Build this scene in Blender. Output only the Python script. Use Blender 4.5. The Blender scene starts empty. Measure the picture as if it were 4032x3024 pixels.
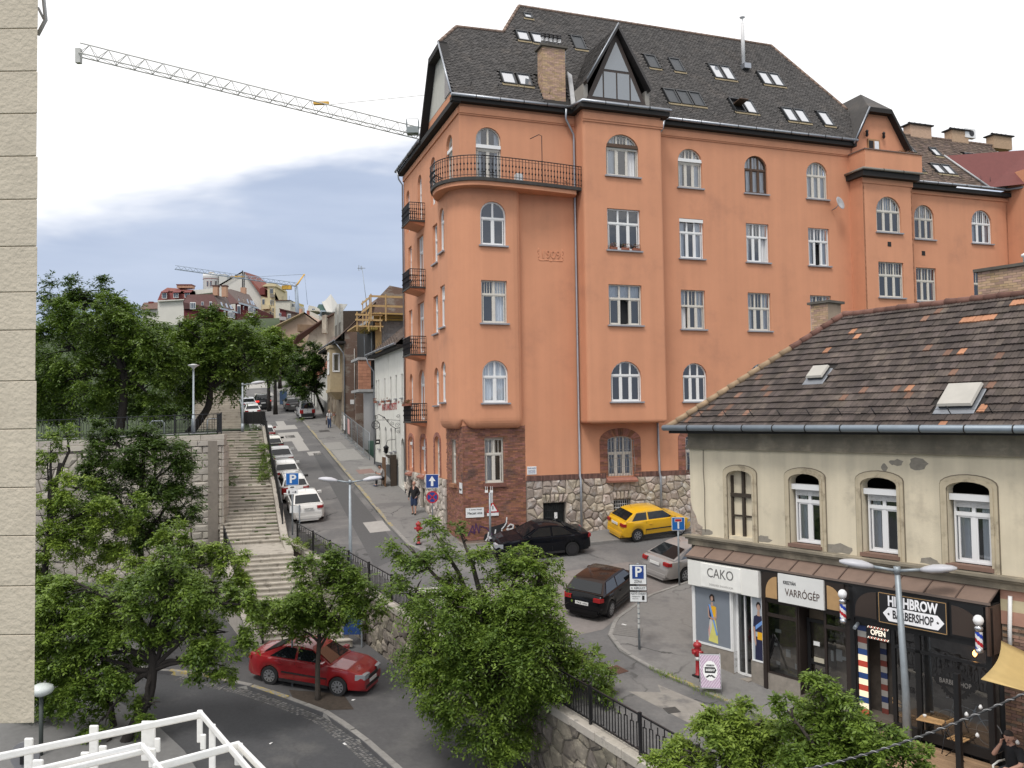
import bpy,math,random
import numpy as np
from math import sin,cos,pi,radians,sqrt,atan2,hypot
from mathutils import Vector,Matrix
from mathutils.geometry import delaunay_2d_cdt
random.seed(7);rng=np.random.default_rng(7)
scene=bpy.context.scene
COL=scene.collection
# ---------------------------------------------------------------- camera
FPX=3355.0
PITCH,ROLL=radians(2.4),0.0145
EYE=Vector((0,0,10.4))
_u=Vector((0,-sin(PITCH),cos(PITCH)));FW=Vector((0,cos(PITCH),sin(PITCH)))
RT=Vector((1,0,0))*cos(ROLL)-_u*sin(ROLL)
UP=Vector((1,0,0))*sin(ROLL)+_u*cos(ROLL)
cd=bpy.data.cameras.new('camera');cam=bpy.data.objects.new('camera',cd);COL.objects.link(cam)
cd.sensor_width=36.0;cd.lens=36.0*FPX/4032;cd.clip_start=0.05;cd.clip_end=3000
cam.matrix_world=Matrix(((RT.x,UP.x,-FW.x,EYE.x),(RT.y,UP.y,-FW.y,EYE.y),(RT.z,UP.z,-FW.z,EYE.z),(0,0,0,1)))
scene.camera=cam
# ---------------------------------------------------------------- sky, sun, exposure
SUN_EL,SUN_AZ=radians(58),radians(205)
W=bpy.data.worlds.new('World');scene.world=W;W.use_nodes=True
nt=W.node_tree;nt.nodes.clear();N=nt.nodes.new;LK=nt.links.new
out=N('ShaderNodeOutputWorld');sky=N('ShaderNodeTexSky');sky.sky_type='NISHITA';sky.sun_disc=False
sky.sun_elevation=SUN_EL;sky.sun_rotation=SUN_AZ;sky.air_density=1.2;sky.dust_density=2.0
bg1=N('ShaderNodeBackground');bg1.inputs[1].default_value=0.12;LK(sky.outputs[0],bg1.inputs[0])
tc=N('ShaderNodeTexCoord');sep=N('ShaderNodeSeparateXYZ');LK(tc.outputs['Generated'],sep.inputs[0])
mp=N('ShaderNodeMapping');mp.inputs['Scale'].default_value=(1.5,1.5,5.0);LK(tc.outputs['Generated'],mp.inputs[0])
n1=N('ShaderNodeTexNoise');n1.inputs['Scale'].default_value=1.7;n1.inputs['Detail'].default_value=5;n1.inputs['Roughness'].default_value=.5;n1.inputs['Distortion'].default_value=.3
mp.inputs['Location'].default_value=(0.35,1.15,0.0)
LK(mp.outputs[0],n1.inputs['Vector'])
def math_(op,a,b=None,clamp=False):
 m=N('ShaderNodeMath');m.operation=op;m.use_clamp=clamp
 for i,x in enumerate((a,b)):
  if x is None:continue
  if isinstance(x,(int,float)):m.inputs[i].default_value=x
  else:LK(x,m.inputs[i])
 return m.outputs[0]
el=math_('SUBTRACT',sep.outputs['Z'],0.0)
band=N('ShaderNodeMapRange');band.inputs[1].default_value=0.36;band.inputs[2].default_value=0.14;band.inputs[3].default_value=-0.30;band.inputs[4].default_value=0.36
LK(el,band.inputs[0])
dens=math_('ADD',n1.outputs[0],band.outputs[0])
ramp=N('ShaderNodeMapRange');ramp.interpolation_type='SMOOTHSTEP';ramp.inputs[1].default_value=0.40;ramp.inputs[2].default_value=0.66;LK(dens,ramp.inputs[0])
n2=N('ShaderNodeTexNoise');n2.inputs['Scale'].default_value=3.2;n2.inputs['Detail'].default_value=6
mp2=N('ShaderNodeMapping');mp2.inputs['Scale'].default_value=(1.5,1.5,9.0);LK(tc.outputs['Generated'],mp2.inputs[0]);LK(mp2.outputs[0],n2.inputs['Vector'])
mxd=N('ShaderNodeMix');mxd.data_type='RGBA';mxd.inputs[6].default_value=(.38,.46,.63,1);mxd.inputs[7].default_value=(.62,.69,.84,1);LK(n2.outputs[0],mxd.inputs[0])
mxc=N('ShaderNodeMix');mxc.data_type='RGBA';mxc.inputs[6].default_value=(1.25,1.23,1.22,1);LK(ramp.outputs[0],mxc.inputs[0]);LK(mxd.outputs[2],mxc.inputs[7])
bg2=N('ShaderNodeBackground');bg2.inputs[1].default_value=0.84;LK(mxc.outputs[2],bg2.inputs[0])
mixs=N('ShaderNodeMixShader');mixs.inputs[0].default_value=0.93;LK(bg1.outputs[0],mixs.inputs[1]);LK(bg2.outputs[0],mixs.inputs[2]);LK(mixs.outputs[0],out.inputs[0])
sd=bpy.data.lights.new('sun','SUN');sd.energy=1.5;sd.angle=radians(14);sd.color=(1,.965,.91)
sun=bpy.data.objects.new('sun',sd);COL.objects.link(sun)
sv=Vector((sin(SUN_AZ)*cos(SUN_EL),cos(SUN_AZ)*cos(SUN_EL),sin(SUN_EL)))
sun.rotation_euler=sv.to_track_quat('Z','Y').to_euler();sun.location=(0,-20,80)
vs=scene.view_settings;vs.view_transform='Standard';vs.look='None';vs.exposure=0.36;vs.gamma=1.0;vs.use_curve_mapping=False
# ---------------------------------------------------------------- frames of reference
def ray(x,y):return FW+RT*((x-2016)/FPX)-UP*((y-1512)/FPX)
def at(x,y,Y):
 r=ray(x,y);return EYE+r*(Y/r.y)
def atz(x,y,Z):
 r=ray(x,y);return EYE+r*((Z-10.4)/r.z)
ANG=radians(19.5);O=Vector((-2.35,40.2));U=Vector((cos(ANG),sin(ANG)));V=Vector((-sin(ANG),cos(ANG)))
def st(s,t,z=0.0):
 p=O+U*s+V*t;return Vector((p.x,p.y,z))
RA=Vector((-10.5,41.5));RD=Vector((.566,-.8244));RN=Vector((.8244,.566));RANG=atan2(RD.y,RD.x)
def ap(a,p,z=0.0):
 q=RA+RD*a+RN*p;return Vector((q.x,q.y,z))
BC=Vector((5.97,28.894));BANG=radians(-54.0);BX=Vector((cos(BANG),sin(BANG)));BY=Vector((-sin(BANG),cos(BANG)))
def bl(x,y,z=0.0):
 q=BC+BX*x+BY*y;return Vector((q.x,q.y,z))
def zU(x,y):
 d=Vector((x,y))-RA;a=d.dot(RD);p=d.dot(RN)
 k=min(1,max(0,(a-8)/12));c=.085*(1-k)+.025*k
 a=max(a,-150)
 return 4.5-.108*a+max(-6,min(p,60))*c
def zL(x,y):
 d=Vector((x,y))-RA;return 2.2-.108*max(-3,d.dot(RD))
 # ---------------------------------------------------------------- materials
MATS={}
def M(name,col,rough=.8,var=.12,scale=2.5,bump=0.0,bscale=40.,metal=0.0,rnd=0.0,col2=None,c2scale=.8,c2lo=.5,c2hi=.68,spec=.5,stretch=None,hue=0.0,coat=0.0,streak=0.0,emit=0.0,crack=0.0):
 if name in MATS:return MATS[name]
 m=bpy.data.materials.new(name);m.use_nodes=True;t=m.node_tree;b=t.nodes['Principled BSDF']
 n=t.nodes.new;l=t.links.new
 b.inputs['Roughness'].default_value=rough;b.inputs['Metallic'].default_value=metal;b.inputs['Specular IOR Level'].default_value=spec
 if coat:b.inputs['Coat Weight'].default_value=coat;b.inputs['Coat Roughness'].default_value=.04
 tc=n('ShaderNodeTexCoord');mp=n('ShaderNodeMapping');l(tc.outputs['Object'],mp.inputs[0])
 if stretch:mp.inputs['Scale'].default_value=stretch
 cur=None
 rgb=n('ShaderNodeRGB');rgb.outputs[0].default_value=(*col,1);cur=rgb.outputs[0]
 if col2:
  nz=n('ShaderNodeTexNoise');nz.inputs['Scale'].default_value=c2scale;nz.inputs['Detail'].default_value=7;nz.inputs['Roughness'].default_value=.62
  l(mp.outputs[0],nz.inputs['Vector'])
  mr=n('ShaderNodeMapRange');mr.interpolation_type='SMOOTHSTEP';mr.inputs[1].default_value=c2lo;mr.inputs[2].default_value=c2hi;l(nz.outputs[0],mr.inputs[0])
  mx=n('ShaderNodeMix');mx.data_type='RGBA';l(mr.outputs[0],mx.inputs[0]);l(cur,mx.inputs[6]);mx.inputs[7].default_value=(*col2,1);cur=mx.outputs[2]
 if crack:
  nz=n('ShaderNodeTexNoise');nz.inputs['Scale'].default_value=1.1;nz.inputs['Detail'].default_value=4;l(tc.outputs['Object'],nz.inputs['Vector'])
  av=n('ShaderNodeVectorMath');av.operation='MULTIPLY_ADD';av.inputs[1].default_value=(1.3,1.3,1.3);l(nz.outputs['Color'],av.inputs[0]);l(tc.outputs['Object'],av.inputs[2])
  vo=n('ShaderNodeTexVoronoi');vo.feature='DISTANCE_TO_EDGE';vo.inputs['Scale'].default_value=crack;l(av.outputs[0],vo.inputs['Vector'])
  n3=n('ShaderNodeTexNoise');n3.inputs['Scale'].default_value=.35;l(tc.outputs['Object'],n3.inputs['Vector'])
  m3=n('ShaderNodeMapRange');m3.inputs[1].default_value=.45;m3.inputs[2].default_value=.6;l(n3.outputs[0],m3.inputs[0])
  m4=n('ShaderNodeMapRange');m4.inputs[1].default_value=.004;m4.inputs[2].default_value=.018;m4.inputs[3].default_value=.8;m4.inputs[4].default_value=0;l(vo.outputs['Distance'],m4.inputs[0])
  m5=n('ShaderNodeMath');m5.operation='MULTIPLY';l(m3.outputs[0],m5.inputs[0]);l(m4.outputs[0],m5.inputs[1])
  mx=n('ShaderNodeMix');mx.data_type='RGBA';l(m5.outputs[0],mx.inputs[0]);l(cur,mx.inputs[6]);mx.inputs[7].default_value=(.035,.034,.033,1);cur=mx.outputs[2]
 val=None
 if var:
  nz=n('ShaderNodeTexNoise');nz.inputs['Scale'].default_value=scale;nz.inputs['Detail'].default_value=6;nz.inputs['Roughness'].default_value=.6
  l(mp.outputs[0],nz.inputs['Vector'])
  mr=n('ShaderNodeMapRange');mr.inputs[1].default_value=.25;mr.inputs[2].default_value=.75;mr.inputs[3].default_value=1-var;mr.inputs[4].default_value=1+var;l(nz.outputs[0],mr.inputs[0]);val=mr.outputs[0]
 if streak:
  mp2=n('ShaderNodeMapping');mp2.inputs['Scale'].default_value=(1.6,1.6,.07);l(tc.outputs['Object'],mp2.inputs[0])
  nz=n('ShaderNodeTexNoise');nz.inputs['Scale'].default_value=1.3;nz.inputs['Detail'].default_value=5;l(mp2.outputs[0],nz.inputs['Vector'])
  mr=n('ShaderNodeMapRange');mr.inputs[1].default_value=.3;mr.inputs[2].default_value=.7;mr.inputs[3].default_value=1-streak;mr.inputs[4].default_value=1+streak*.5;l(nz.outputs[0],mr.inputs[0])
  mm=n('ShaderNodeMath');mm.operation='MULTIPLY';l(mr.outputs[0],mm.inputs[0])
  if val:l(val,mm.inputs[1])
  else:mm.inputs[1].default_value=1
  val=mm.outputs[0]
 if rnd:
  oi=n('ShaderNodeObjectInfo');ge=n('ShaderNodeNewGeometry')
  ad=n('ShaderNodeMath');l(oi.outputs['Random'],ad.inputs[0]);l(ge.outputs['Random Per Island'],ad.inputs[1])
  fr=n('ShaderNodeMath');fr.operation='FRACT';l(ad.outputs[0],fr.inputs[0])
  mr=n('ShaderNodeMapRange');mr.inputs[3].default_value=1-rnd;mr.inputs[4].default_value=1+rnd;l(fr.outputs[0],mr.inputs[0])
  if val:
   mm=n('ShaderNodeMath');mm.operation='MULTIPLY';l(mr.outputs[0],mm.inputs[0]);l(val,mm.inputs[1]);val=mm.outputs[0]
  else:val=mr.outputs[0]
  if hue:
   hs=n('ShaderNodeHueSaturation');ml=n('ShaderNodeMath');ml.operation='MULTIPLY';ml.inputs[1].default_value=7.31;l(fr.outputs[0],ml.inputs[0])
   f2=n('ShaderNodeMath');f2.operation='FRACT';l(ml.outputs[0],f2.inputs[0])
   m2=n('ShaderNodeMapRange');m2.inputs[3].default_value=.5-hue;m2.inputs[4].default_value=.5+hue;l(f2.outputs[0],m2.inputs[0])
   m3=n('ShaderNodeMapRange');m3.inputs[3].default_value=1-hue*6;m3.inputs[4].default_value=1+hue*6;l(f2.outputs[0],m3.inputs[0])
   l(m2.outputs[0],hs.inputs['Hue']);l(m3.outputs[0],hs.inputs['Saturation']);l(cur,hs.inputs['Color']);cur=hs.outputs[0]
 if val:
  hv=n('ShaderNodeVectorMath');hv.operation='SCALE';l(cur,hv.inputs[0]);l(val,hv.inputs['Scale']);cur=hv.outputs[0]
 l(cur,b.inputs['Base Color'])
 if bump:
  nz=n('ShaderNodeTexNoise');nz.inputs['Scale'].default_value=bscale;nz.inputs['Detail'].default_value=4;l(tc.outputs['Object'],nz.inputs['Vector'])
  bp=n('ShaderNodeBump');bp.inputs['Strength'].default_value=min(1,bump);bp.inputs['Distance'].default_value=.02;l(nz.outputs[0],bp.inputs['Height']);l(bp.outputs[0],b.inputs['Normal'])
 if emit:
  l(cur,b.inputs['Emission Color']);b.inputs['Emission Strength'].default_value=emit
 MATS[name]=m;return m
def glassmat(name,tint=(.9,.95,1),refl=.35,rough=.02,dark=None,mx_=1.0):
 if name in MATS:return MATS[name]
 m=bpy.data.materials.new(name);m.use_nodes=True;t=m.node_tree;t.nodes.clear();n=t.nodes.new;l=t.links.new
 o=n('ShaderNodeOutputMaterial');g=n('ShaderNodeBsdfGlossy');g.inputs['Roughness'].default_value=rough
 tr=n('ShaderNodeBsdfTransparent')if not dark else n('ShaderNodeBsdfDiffuse');tr.inputs[0].default_value=(*(dark or tint),1)
 lw=n('ShaderNodeFresnel');lw.inputs['IOR'].default_value=1.5
 mr=n('ShaderNodeMapRange');mr.inputs[1].default_value=.04;mr.inputs[2].default_value=1;mr.inputs[3].default_value=refl*.4;mr.inputs[4].default_value=mx_;l(lw.outputs[0],mr.inputs[0])
 tcn=n('ShaderNodeTexCoord');nz=n('ShaderNodeTexNoise');nz.inputs['Scale'].default_value=2.2;bp=n('ShaderNodeBump');bp.inputs['Strength'].default_value=.12;bp.inputs['Distance'].default_value=.02
 l(tcn.outputs['Object'],nz.inputs['Vector']);l(nz.outputs[0],bp.inputs['Height']);l(bp.outputs[0],g.inputs['Normal'])
 mx=n('ShaderNodeMixShader');l(mr.outputs[0],mx.inputs[0]);l(tr.outputs[0],mx.inputs[1]);l(g.outputs[0],mx.inputs[2]);l(mx.outputs[0],o.inputs[0])
 MATS[name]=m;return m
def leafmat(name,col,col2,rnd=.35):
 m=bpy.data.materials.new(name);m.use_nodes=True;t=m.node_tree;t.nodes.clear();n=t.nodes.new;l=t.links.new
 o=n('ShaderNodeOutputMaterial');ge=n('ShaderNodeNewGeometry');tcn=n('ShaderNodeTexCoord')
 nz=n('ShaderNodeTexNoise');nz.inputs['Scale'].default_value=.9;nz.inputs['Detail'].default_value=3;l(tcn.outputs['Object'],nz.inputs['Vector'])
 ad=n('ShaderNodeMath');ad.operation='ADD';l(nz.outputs[0],ad.inputs[0]);ml=n('ShaderNodeMath');ml.operation='MULTIPLY';ml.inputs[1].default_value=rnd;l(ge.outputs['Random Per Island'],ml.inputs[0]);l(ml.outputs[0],ad.inputs[1])
 mr=n('ShaderNodeMapRange');mr.inputs[1].default_value=.45;mr.inputs[2].default_value=.45+rnd+.2;l(ad.outputs[0],mr.inputs[0])
 mx=n('ShaderNodeMix');mx.data_type='RGBA';mx.inputs[6].default_value=(*col,1);mx.inputs[7].default_value=(*col2,1);l(mr.outputs[0],mx.inputs[0])
 p=n('ShaderNodeBsdfPrincipled');p.inputs['Roughness'].default_value=.42;p.inputs['Specular IOR Level'].default_value=.35;l(mx.outputs[2],p.inputs['Base Color'])
 tl=n('ShaderNodeBsdfTranslucent');sc=n('ShaderNodeVectorMath');sc.operation='MULTIPLY';sc.inputs[1].default_value=(1.2,1.3,.6);l(mx.outputs[2],sc.inputs[0]);l(sc.outputs[0],tl.inputs[0])
 ms=n('ShaderNodeMixShader');ms.inputs[0].default_value=.26;l(p.outputs[0],ms.inputs[1]);l(tl.outputs[0],ms.inputs[2]);l(ms.outputs[0],o.inputs[0])
 MATS[name]=m;return m
 # ---------------------------------------------------------------- object helpers
def link(o,parent=None):
 COL.objects.link(o)
 if parent is not None:o.parent=parent
 return o
def obj(name,me,mat=None,parent=None,loc=(0,0,0),rz=0.0):
 if mat is not None and not me.materials:me.materials.append(mat)
 o=bpy.data.objects.new(name,me);o.location=loc;o.rotation_euler=(0,0,rz);return link(o,parent)
def mk(name,v,f,mat=None,parent=None,smooth=False,loc=(0,0,0),rz=0.0):
 me=bpy.data.meshes.new(name);me.from_pydata([tuple(p)for p in v],[],f);me.update()
 if smooth:me.polygons.foreach_set('use_smooth',[True]*len(me.polygons))
 return obj(name,me,mat,parent,loc,rz)
def tag(o,label=None,cat=None,group=None,kind=None):
 if label:o['label']=label
 if cat:o['category']=cat
 if group:o['group']=group
 if kind:o['kind']=kind
 return o
def thing(name,label,cat,loc=(0,0,0),rz=0.0,group=None):
 o=bpy.data.objects.new(name,None);o.empty_display_size=.2;o.location=loc;o.rotation_euler=(0,0,rz);link(o);return tag(o,label,cat,group)
def copy_tree(o,parent=None):
 c=o.copy();COL.objects.link(c);c.parent=parent
 for ch in list(o.children):copy_tree(ch,c)
 return c
class MB:
 def __init__(s):s.v=[];s.f=[];s.sm=[]
 def add(s,v,f,smooth=False):
  k=len(s.v);s.v+=[tuple(p)for p in v];s.f+=[tuple(i+k for i in q)for q in f];s.sm+=[smooth]*len(f);return s
 def box(s,x0,x1,y0,y1,z0,z1):
  return s.add([(x0,y0,z0),(x1,y0,z0),(x1,y1,z0),(x0,y1,z0),(x0,y0,z1),(x1,y0,z1),(x1,y1,z1),(x0,y1,z1)],[(0,3,2,1),(4,5,6,7),(0,1,5,4),(1,2,6,5),(2,3,7,6),(3,0,4,7)])
 def hexa(s,p):
  return s.add(p,[(0,3,2,1),(4,5,6,7),(0,1,5,4),(1,2,6,5),(2,3,7,6),(3,0,4,7)])
 def prism(s,poly,y0,y1,axis='y'):
  n=len(poly)
  A=[(p[0],y0,p[1])if axis=='y' else((p[0],p[1],y0)if axis=='z' else(y0,p[0],p[1]))for p in poly]
  B=[(p[0],y1,p[1])if axis=='y' else((p[0],p[1],y1)if axis=='z' else(y1,p[0],p[1]))for p in poly]
  return s.add(A+B,[tuple(range(n)),tuple(range(2*n-1,n-1,-1))]+[(i,n+i,n+(i+1)%n,(i+1)%n)for i in range(n)])
 def cyl(s,p0,p1,r0,r1=None,n=8,caps=True):
  r1=r0 if r1 is None else r1;p0=Vector(p0);p1=Vector(p1);d=(p1-p0)
  if d.length<1e-6:return s
  d.normalize();a=d.orthogonal().normalized();b=d.cross(a);v=[]
  for p,r in((p0,r0),(p1,r1)):
   for i in range(n):v.append(p+a*(r*cos(2*pi*i/n))+b*(r*sin(2*pi*i/n)))
  k=len(s.v);s.add(v,[(i,(i+1)%n,n+(i+1)%n,n+i)for i in range(n)],True)
  if caps:s.f+=[tuple(k+i for i in range(n-1,-1,-1)),tuple(k+n+i for i in range(n))];s.sm+=[False,False]
  return s
 def tube(s,pts,r,n=6,close=False):
  pts=[Vector(p)for p in pts];m=len(pts);rs=r if isinstance(r,(list,tuple))else[r]*m;v=[];ref=None
  for i,p in enumerate(pts):
   d=(pts[min(i+1,m-1)]-pts[max(i-1,0)]).normalized()
   if ref is None:a=d.orthogonal().normalized()
   else:
    a=ref-d*ref.dot(d);a=a.normalized()if a.length>1e-5 else d.orthogonal().normalized()
   ref=a;b=d.cross(a)
   for j in range(n):v.append(p+a*(rs[i]*cos(2*pi*j/n))+b*(rs[i]*sin(2*pi*j/n)))
  f=[(i*n+j,i*n+(j+1)%n,(i+1)*n+(j+1)%n,(i+1)*n+j)for i in range(m-1)for j in range(n)]
  s.add(v,f,True);k=len(s.v)-m*n
  s.f+=[tuple(k+i for i in range(n-1,-1,-1)),tuple(k+(m-1)*n+i for i in range(n))];s.sm+=[False,False]
  return s
 def lathe(s,prof,c=(0,0,0),n=12):
  v=[(c[0]+r*cos(2*pi*i/n),c[1]+r*sin(2*pi*i/n),c[2]+z)for r,z in prof for i in range(n)]
  f=[(j*n+i,j*n+(i+1)%n,(j+1)*n+(i+1)%n,(j+1)*n+i)for j in range(len(prof)-1)for i in range(n)]
  k=len(s.v);s.add(v,f,True);m=len(prof);s.f+=[tuple(k+i for i in range(n-1,-1,-1)),tuple(k+(m-1)*n+i for i in range(n))];s.sm+=[False,False];return s
 def quad(s,a,b,c,d):return s.add([a,b,c,d],[(0,1,2,3)])
 def build(s,name,mat,parent=None,loc=(0,0,0),rz=0.0):
  me=bpy.data.meshes.new(name);me.from_pydata(s.v,[],s.f);me.polygons.foreach_set('use_smooth',s.sm);me.update()
  return obj(name,me,mat,parent,loc,rz)
def boxo(name,b,mat,parent=None,loc=(0,0,0),rz=0.0):return MB().box(*b).build(name,mat,parent,loc,rz)
def bevel(o,w=.01,seg=1):
 m=o.modifiers.new('bevel','BEVEL');m.width=w;m.segments=seg;m.limit_method='ANGLE';return o
def in_poly(x,y,P):
 c=False;n=len(P);j=n-1
 for i in range(n):
  if(P[i][1]>y)!=(P[j][1]>y)and x<(P[j][0]-P[i][0])*(y-P[i][1])/(P[j][1]-P[i][1])+P[i][0]:c=not c
  j=i
 return c
def sheet(name,poly,zf,off,mat,res=2.0,kind='structure',parent=None,skirt=0.0):
 P=[]
 for i in range(len(poly)):
  a=Vector(poly[i][:2]);b=Vector(poly[(i+1)%len(poly)][:2]);n=max(1,int((b-a).length/res))
  P+=[a.lerp(b,k/n)for k in range(n)]
 nb=len(P);xs=[p.x for p in P];ys=[p.y for p in P];pts=list(P)
 x=min(xs)+res/2
 while x<max(xs):
  y=min(ys)+res/2
  while y<max(ys):
   if in_poly(x,y,P):pts.append(Vector((x,y)))
   y+=res
  x+=res
 r=delaunay_2d_cdt(pts,[(i,(i+1)%nb)for i in range(nb)],[],1,1e-4)
 v=[(p.x,p.y,zf(p.x,p.y)+off)for p in r[0]];f=[]
 for t in r[2]:
  a,b,c=[r[0][i]for i in t[:3]]
  f.append(tuple(t)if(b-a).cross(c-a)>0 else tuple(reversed(t)))
 if skirt:
  k=len(v);v+=[(p.x,p.y,zf(p.x,p.y)+off)for p in P]+[(p.x,p.y,zf(p.x,p.y)+off-skirt)for p in P]
  f+=[(k+i,k+nb+i,k+nb+(i+1)%nb,k+(i+1)%nb)for i in range(nb)]
 o=mk(name,v,f,mat,parent)
 if kind and parent is None:o['kind']=kind
 return o
def vor(x0,x1,z0,z1,cell,jit=.42,gap=.02):
 """polygons of a rubble pattern filling a rectangle"""
 nx=max(1,round((x1-x0)/cell));nz=max(1,round((z1-z0)/cell));cx=(x1-x0)/nx;cz=(z1-z0)/nz
 pts=[(x0+(i+.5+random.uniform(-jit,jit)+(.25 if j%2 else-.25)*(nx>1))*cx,z0+(j+.5+random.uniform(-jit,jit)*.8)*cz)for i in range(nx)for j in range(nz)]
 res=[]
 for i,p in enumerate(pts):
  P=[(x0,z0),(x1,z0),(x1,z1),(x0,z1)]
  for j,q in enumerate(pts):
   if i==j or abs(p[0]-q[0])>3.2*cell or abs(p[1]-q[1])>3.2*cell:continue
   mx,mz=(p[0]+q[0])/2,(p[1]+q[1])/2;nxv,nzv=q[0]-p[0],q[1]-p[1];R=[]
   for k in range(len(P)):
    a,b=P[k],P[(k+1)%len(P)]
    da=(a[0]-mx)*nxv+(a[1]-mz)*nzv;db=(b[0]-mx)*nxv+(b[1]-mz)*nzv
    if da<=0:R.append(a)
    if(da<0)!=(db<0)and abs(da-db)>1e-9:
     t=da/(da-db);R.append((a[0]+(b[0]-a[0])*t,a[1]+(b[1]-a[1])*t))
   P=R
   if len(P)<3:break
  if len(P)<3:continue
  c=(sum(a[0]for a in P)/len(P),sum(a[1]for a in P)/len(P))
  sz=max(hypot(a[0]-c[0],a[1]-c[1])for a in P)
  if sz<.07:continue
  k=max(.55,1-gap/sz*1.3)
  Q=[(c[0]+(a[0]-c[0])*k,c[1]+(a[1]-c[1])*k)for a in P]
  R=[]
  for a in Q:
   if not R or hypot(a[0]-R[-1][0],a[1]-R[-1][1])>.03:R.append(a)
  if len(R)>=3:res.append((c,R))
 return res
def stone_mesh(mb,c,P,y,depth=.07,out=-1):
 """rock-faced stone: outline at wall plane y, bevelled rim and an uneven middle standing proud (towards out)"""
 n=len(P);k=.78;d=depth*random.uniform(.7,1.35)
 v=[(a[0],y,a[1])for a in P]+[(c[0]+(a[0]-c[0])*.93,y+out*d*.75,c[1]+(a[1]-c[1])*.93)for a in P]
 v+=[(c[0]+(a[0]-c[0])*.5+random.uniform(-.02,.02),y+out*d*random.uniform(.8,1.5),c[1]+(a[1]-c[1])*.5)for a in P]
 f=[(i,(i+1)%n,n+(i+1)%n,n+i)for i in range(n)]+[(n+i,n+(i+1)%n,2*n+(i+1)%n,2*n+i)for i in range(n)]+[tuple(2*n+i for i in range(n))]
 if out>0:f=[tuple(reversed(q))for q in f]
 mb.add(v,f)
def pieces(name,items,mat,parent,limit=290,stuff_name=None):
 """items: functions(mb) building one piece each. The first `limit` are parts of their own, the rest one joined part."""
 for it in items[:limit]:
  mb=MB();it(mb);mb.build(name,mat,parent)
 if len(items)>limit:
  mb=MB()
  for it in items[limit:]:it(mb)
  o=mb.build(stuff_name or name+'_field',mat,parent);o['kind']='stuff'
def text_mesh(body,size,extrude=.004,width=None,shear=0.0,bold=0.0,spacing=1.0):
 cu=bpy.data.curves.new('t','FONT');cu.body=body;cu.size=size;cu.extrude=extrude;cu.align_x='CENTER';cu.align_y='CENTER';cu.offset=bold;cu.shear=shear;cu.space_character=spacing;cu.resolution_u=3
 o=bpy.data.objects.new('t',cu);COL.objects.link(o);dg=bpy.context.evaluated_depsgraph_get();dg.update()
 me=bpy.data.meshes.new_from_object(o.evaluated_get(dg));bpy.data.objects.remove(o);bpy.data.curves.remove(cu)
 if width and len(me.vertices):
  co=np.zeros(len(me.vertices)*3);me.vertices.foreach_get('co',co);co=co.reshape(-1,3);w=co[:,0].max()-co[:,0].min();co[:,0]*=width/w;me.vertices.foreach_set('co',co.ravel());me.update()
 return me
def text(name,body,size,mat,parent,loc,width=None,rx=pi/2,rz=0.0,**k):
 me=text_mesh(body,size,width=width,**k);me.materials.append(mat);me.name=name
 o=bpy.data.objects.new(name,me);o.location=loc;o.rotation_euler=(rx,0,rz);return link(o,parent)
 # ================================================================ palette
orange=M('orange_render',(.63,.292,.168),.92,.06,.5,bump=.25,bscale=60,streak=.055,col2=(.50,.235,.142),c2scale=.4,c2lo=.50,c2hi=.78)
plast_cream=M('cream_render',(.69,.61,.46),.95,.08,1.2,bump=.3,bscale=30,streak=.16,col2=(.47,.41,.31),c2scale=.7,c2lo=.54,c2hi=.74)
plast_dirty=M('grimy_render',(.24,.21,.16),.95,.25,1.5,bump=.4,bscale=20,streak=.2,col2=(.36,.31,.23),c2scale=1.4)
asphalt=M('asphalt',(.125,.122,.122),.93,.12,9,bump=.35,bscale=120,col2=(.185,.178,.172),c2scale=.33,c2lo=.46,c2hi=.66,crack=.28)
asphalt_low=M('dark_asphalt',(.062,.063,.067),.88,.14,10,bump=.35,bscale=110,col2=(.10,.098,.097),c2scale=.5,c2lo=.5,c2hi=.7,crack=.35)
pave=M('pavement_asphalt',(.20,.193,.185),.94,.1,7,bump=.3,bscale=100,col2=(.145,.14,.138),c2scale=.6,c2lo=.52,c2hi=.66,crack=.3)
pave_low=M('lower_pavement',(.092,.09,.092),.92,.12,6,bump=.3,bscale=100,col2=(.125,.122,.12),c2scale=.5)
patch_m=M('concrete_patch',(.36,.345,.325),.95,.12,6,bump=.2)
patch_d=M('dark_patch',(.075,.074,.075),.9,.15,6,bump=.2)
kerbm=M('kerb_stone',(.26,.25,.235),.93,.18,6,bump=.4,bscale=40,rnd=.12)
yellow_kerb=M('worn_yellow_kerb',(.40,.31,.10),.9,.2,9,col2=(.27,.255,.225),c2scale=6,c2lo=.42,c2hi=.52)
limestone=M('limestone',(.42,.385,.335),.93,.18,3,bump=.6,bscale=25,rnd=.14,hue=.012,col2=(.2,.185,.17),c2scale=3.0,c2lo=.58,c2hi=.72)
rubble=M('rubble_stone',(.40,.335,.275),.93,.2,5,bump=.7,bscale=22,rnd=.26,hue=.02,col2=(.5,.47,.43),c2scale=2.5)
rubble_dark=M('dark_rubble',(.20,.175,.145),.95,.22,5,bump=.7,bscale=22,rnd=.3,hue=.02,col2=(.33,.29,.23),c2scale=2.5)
mortar=M('mortar',(.23,.205,.175),.97,.15,6)
stepm=M('stair_stone',(.42,.385,.33),.93,.2,2.4,bump=.4,bscale=30,rnd=.1,col2=(.17,.15,.12),c2scale=2.2,c2lo=.55,c2hi=.72)
moss=M('moss',(.06,.085,.025),.95,.3,12,bump=.6,bscale=60)
soil=M('soil',(.055,.042,.032),.97,.3,8,bump=.6,bscale=40)
grassm=M('grass_ground',(.035,.055,.018),.95,.3,8,bump=.5,bscale=60)
iron=M('black_iron',(.012,.012,.014),.45,.1,8)
white_paint=M('white_paint',(.78,.78,.77),.5,.03,4)
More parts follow.
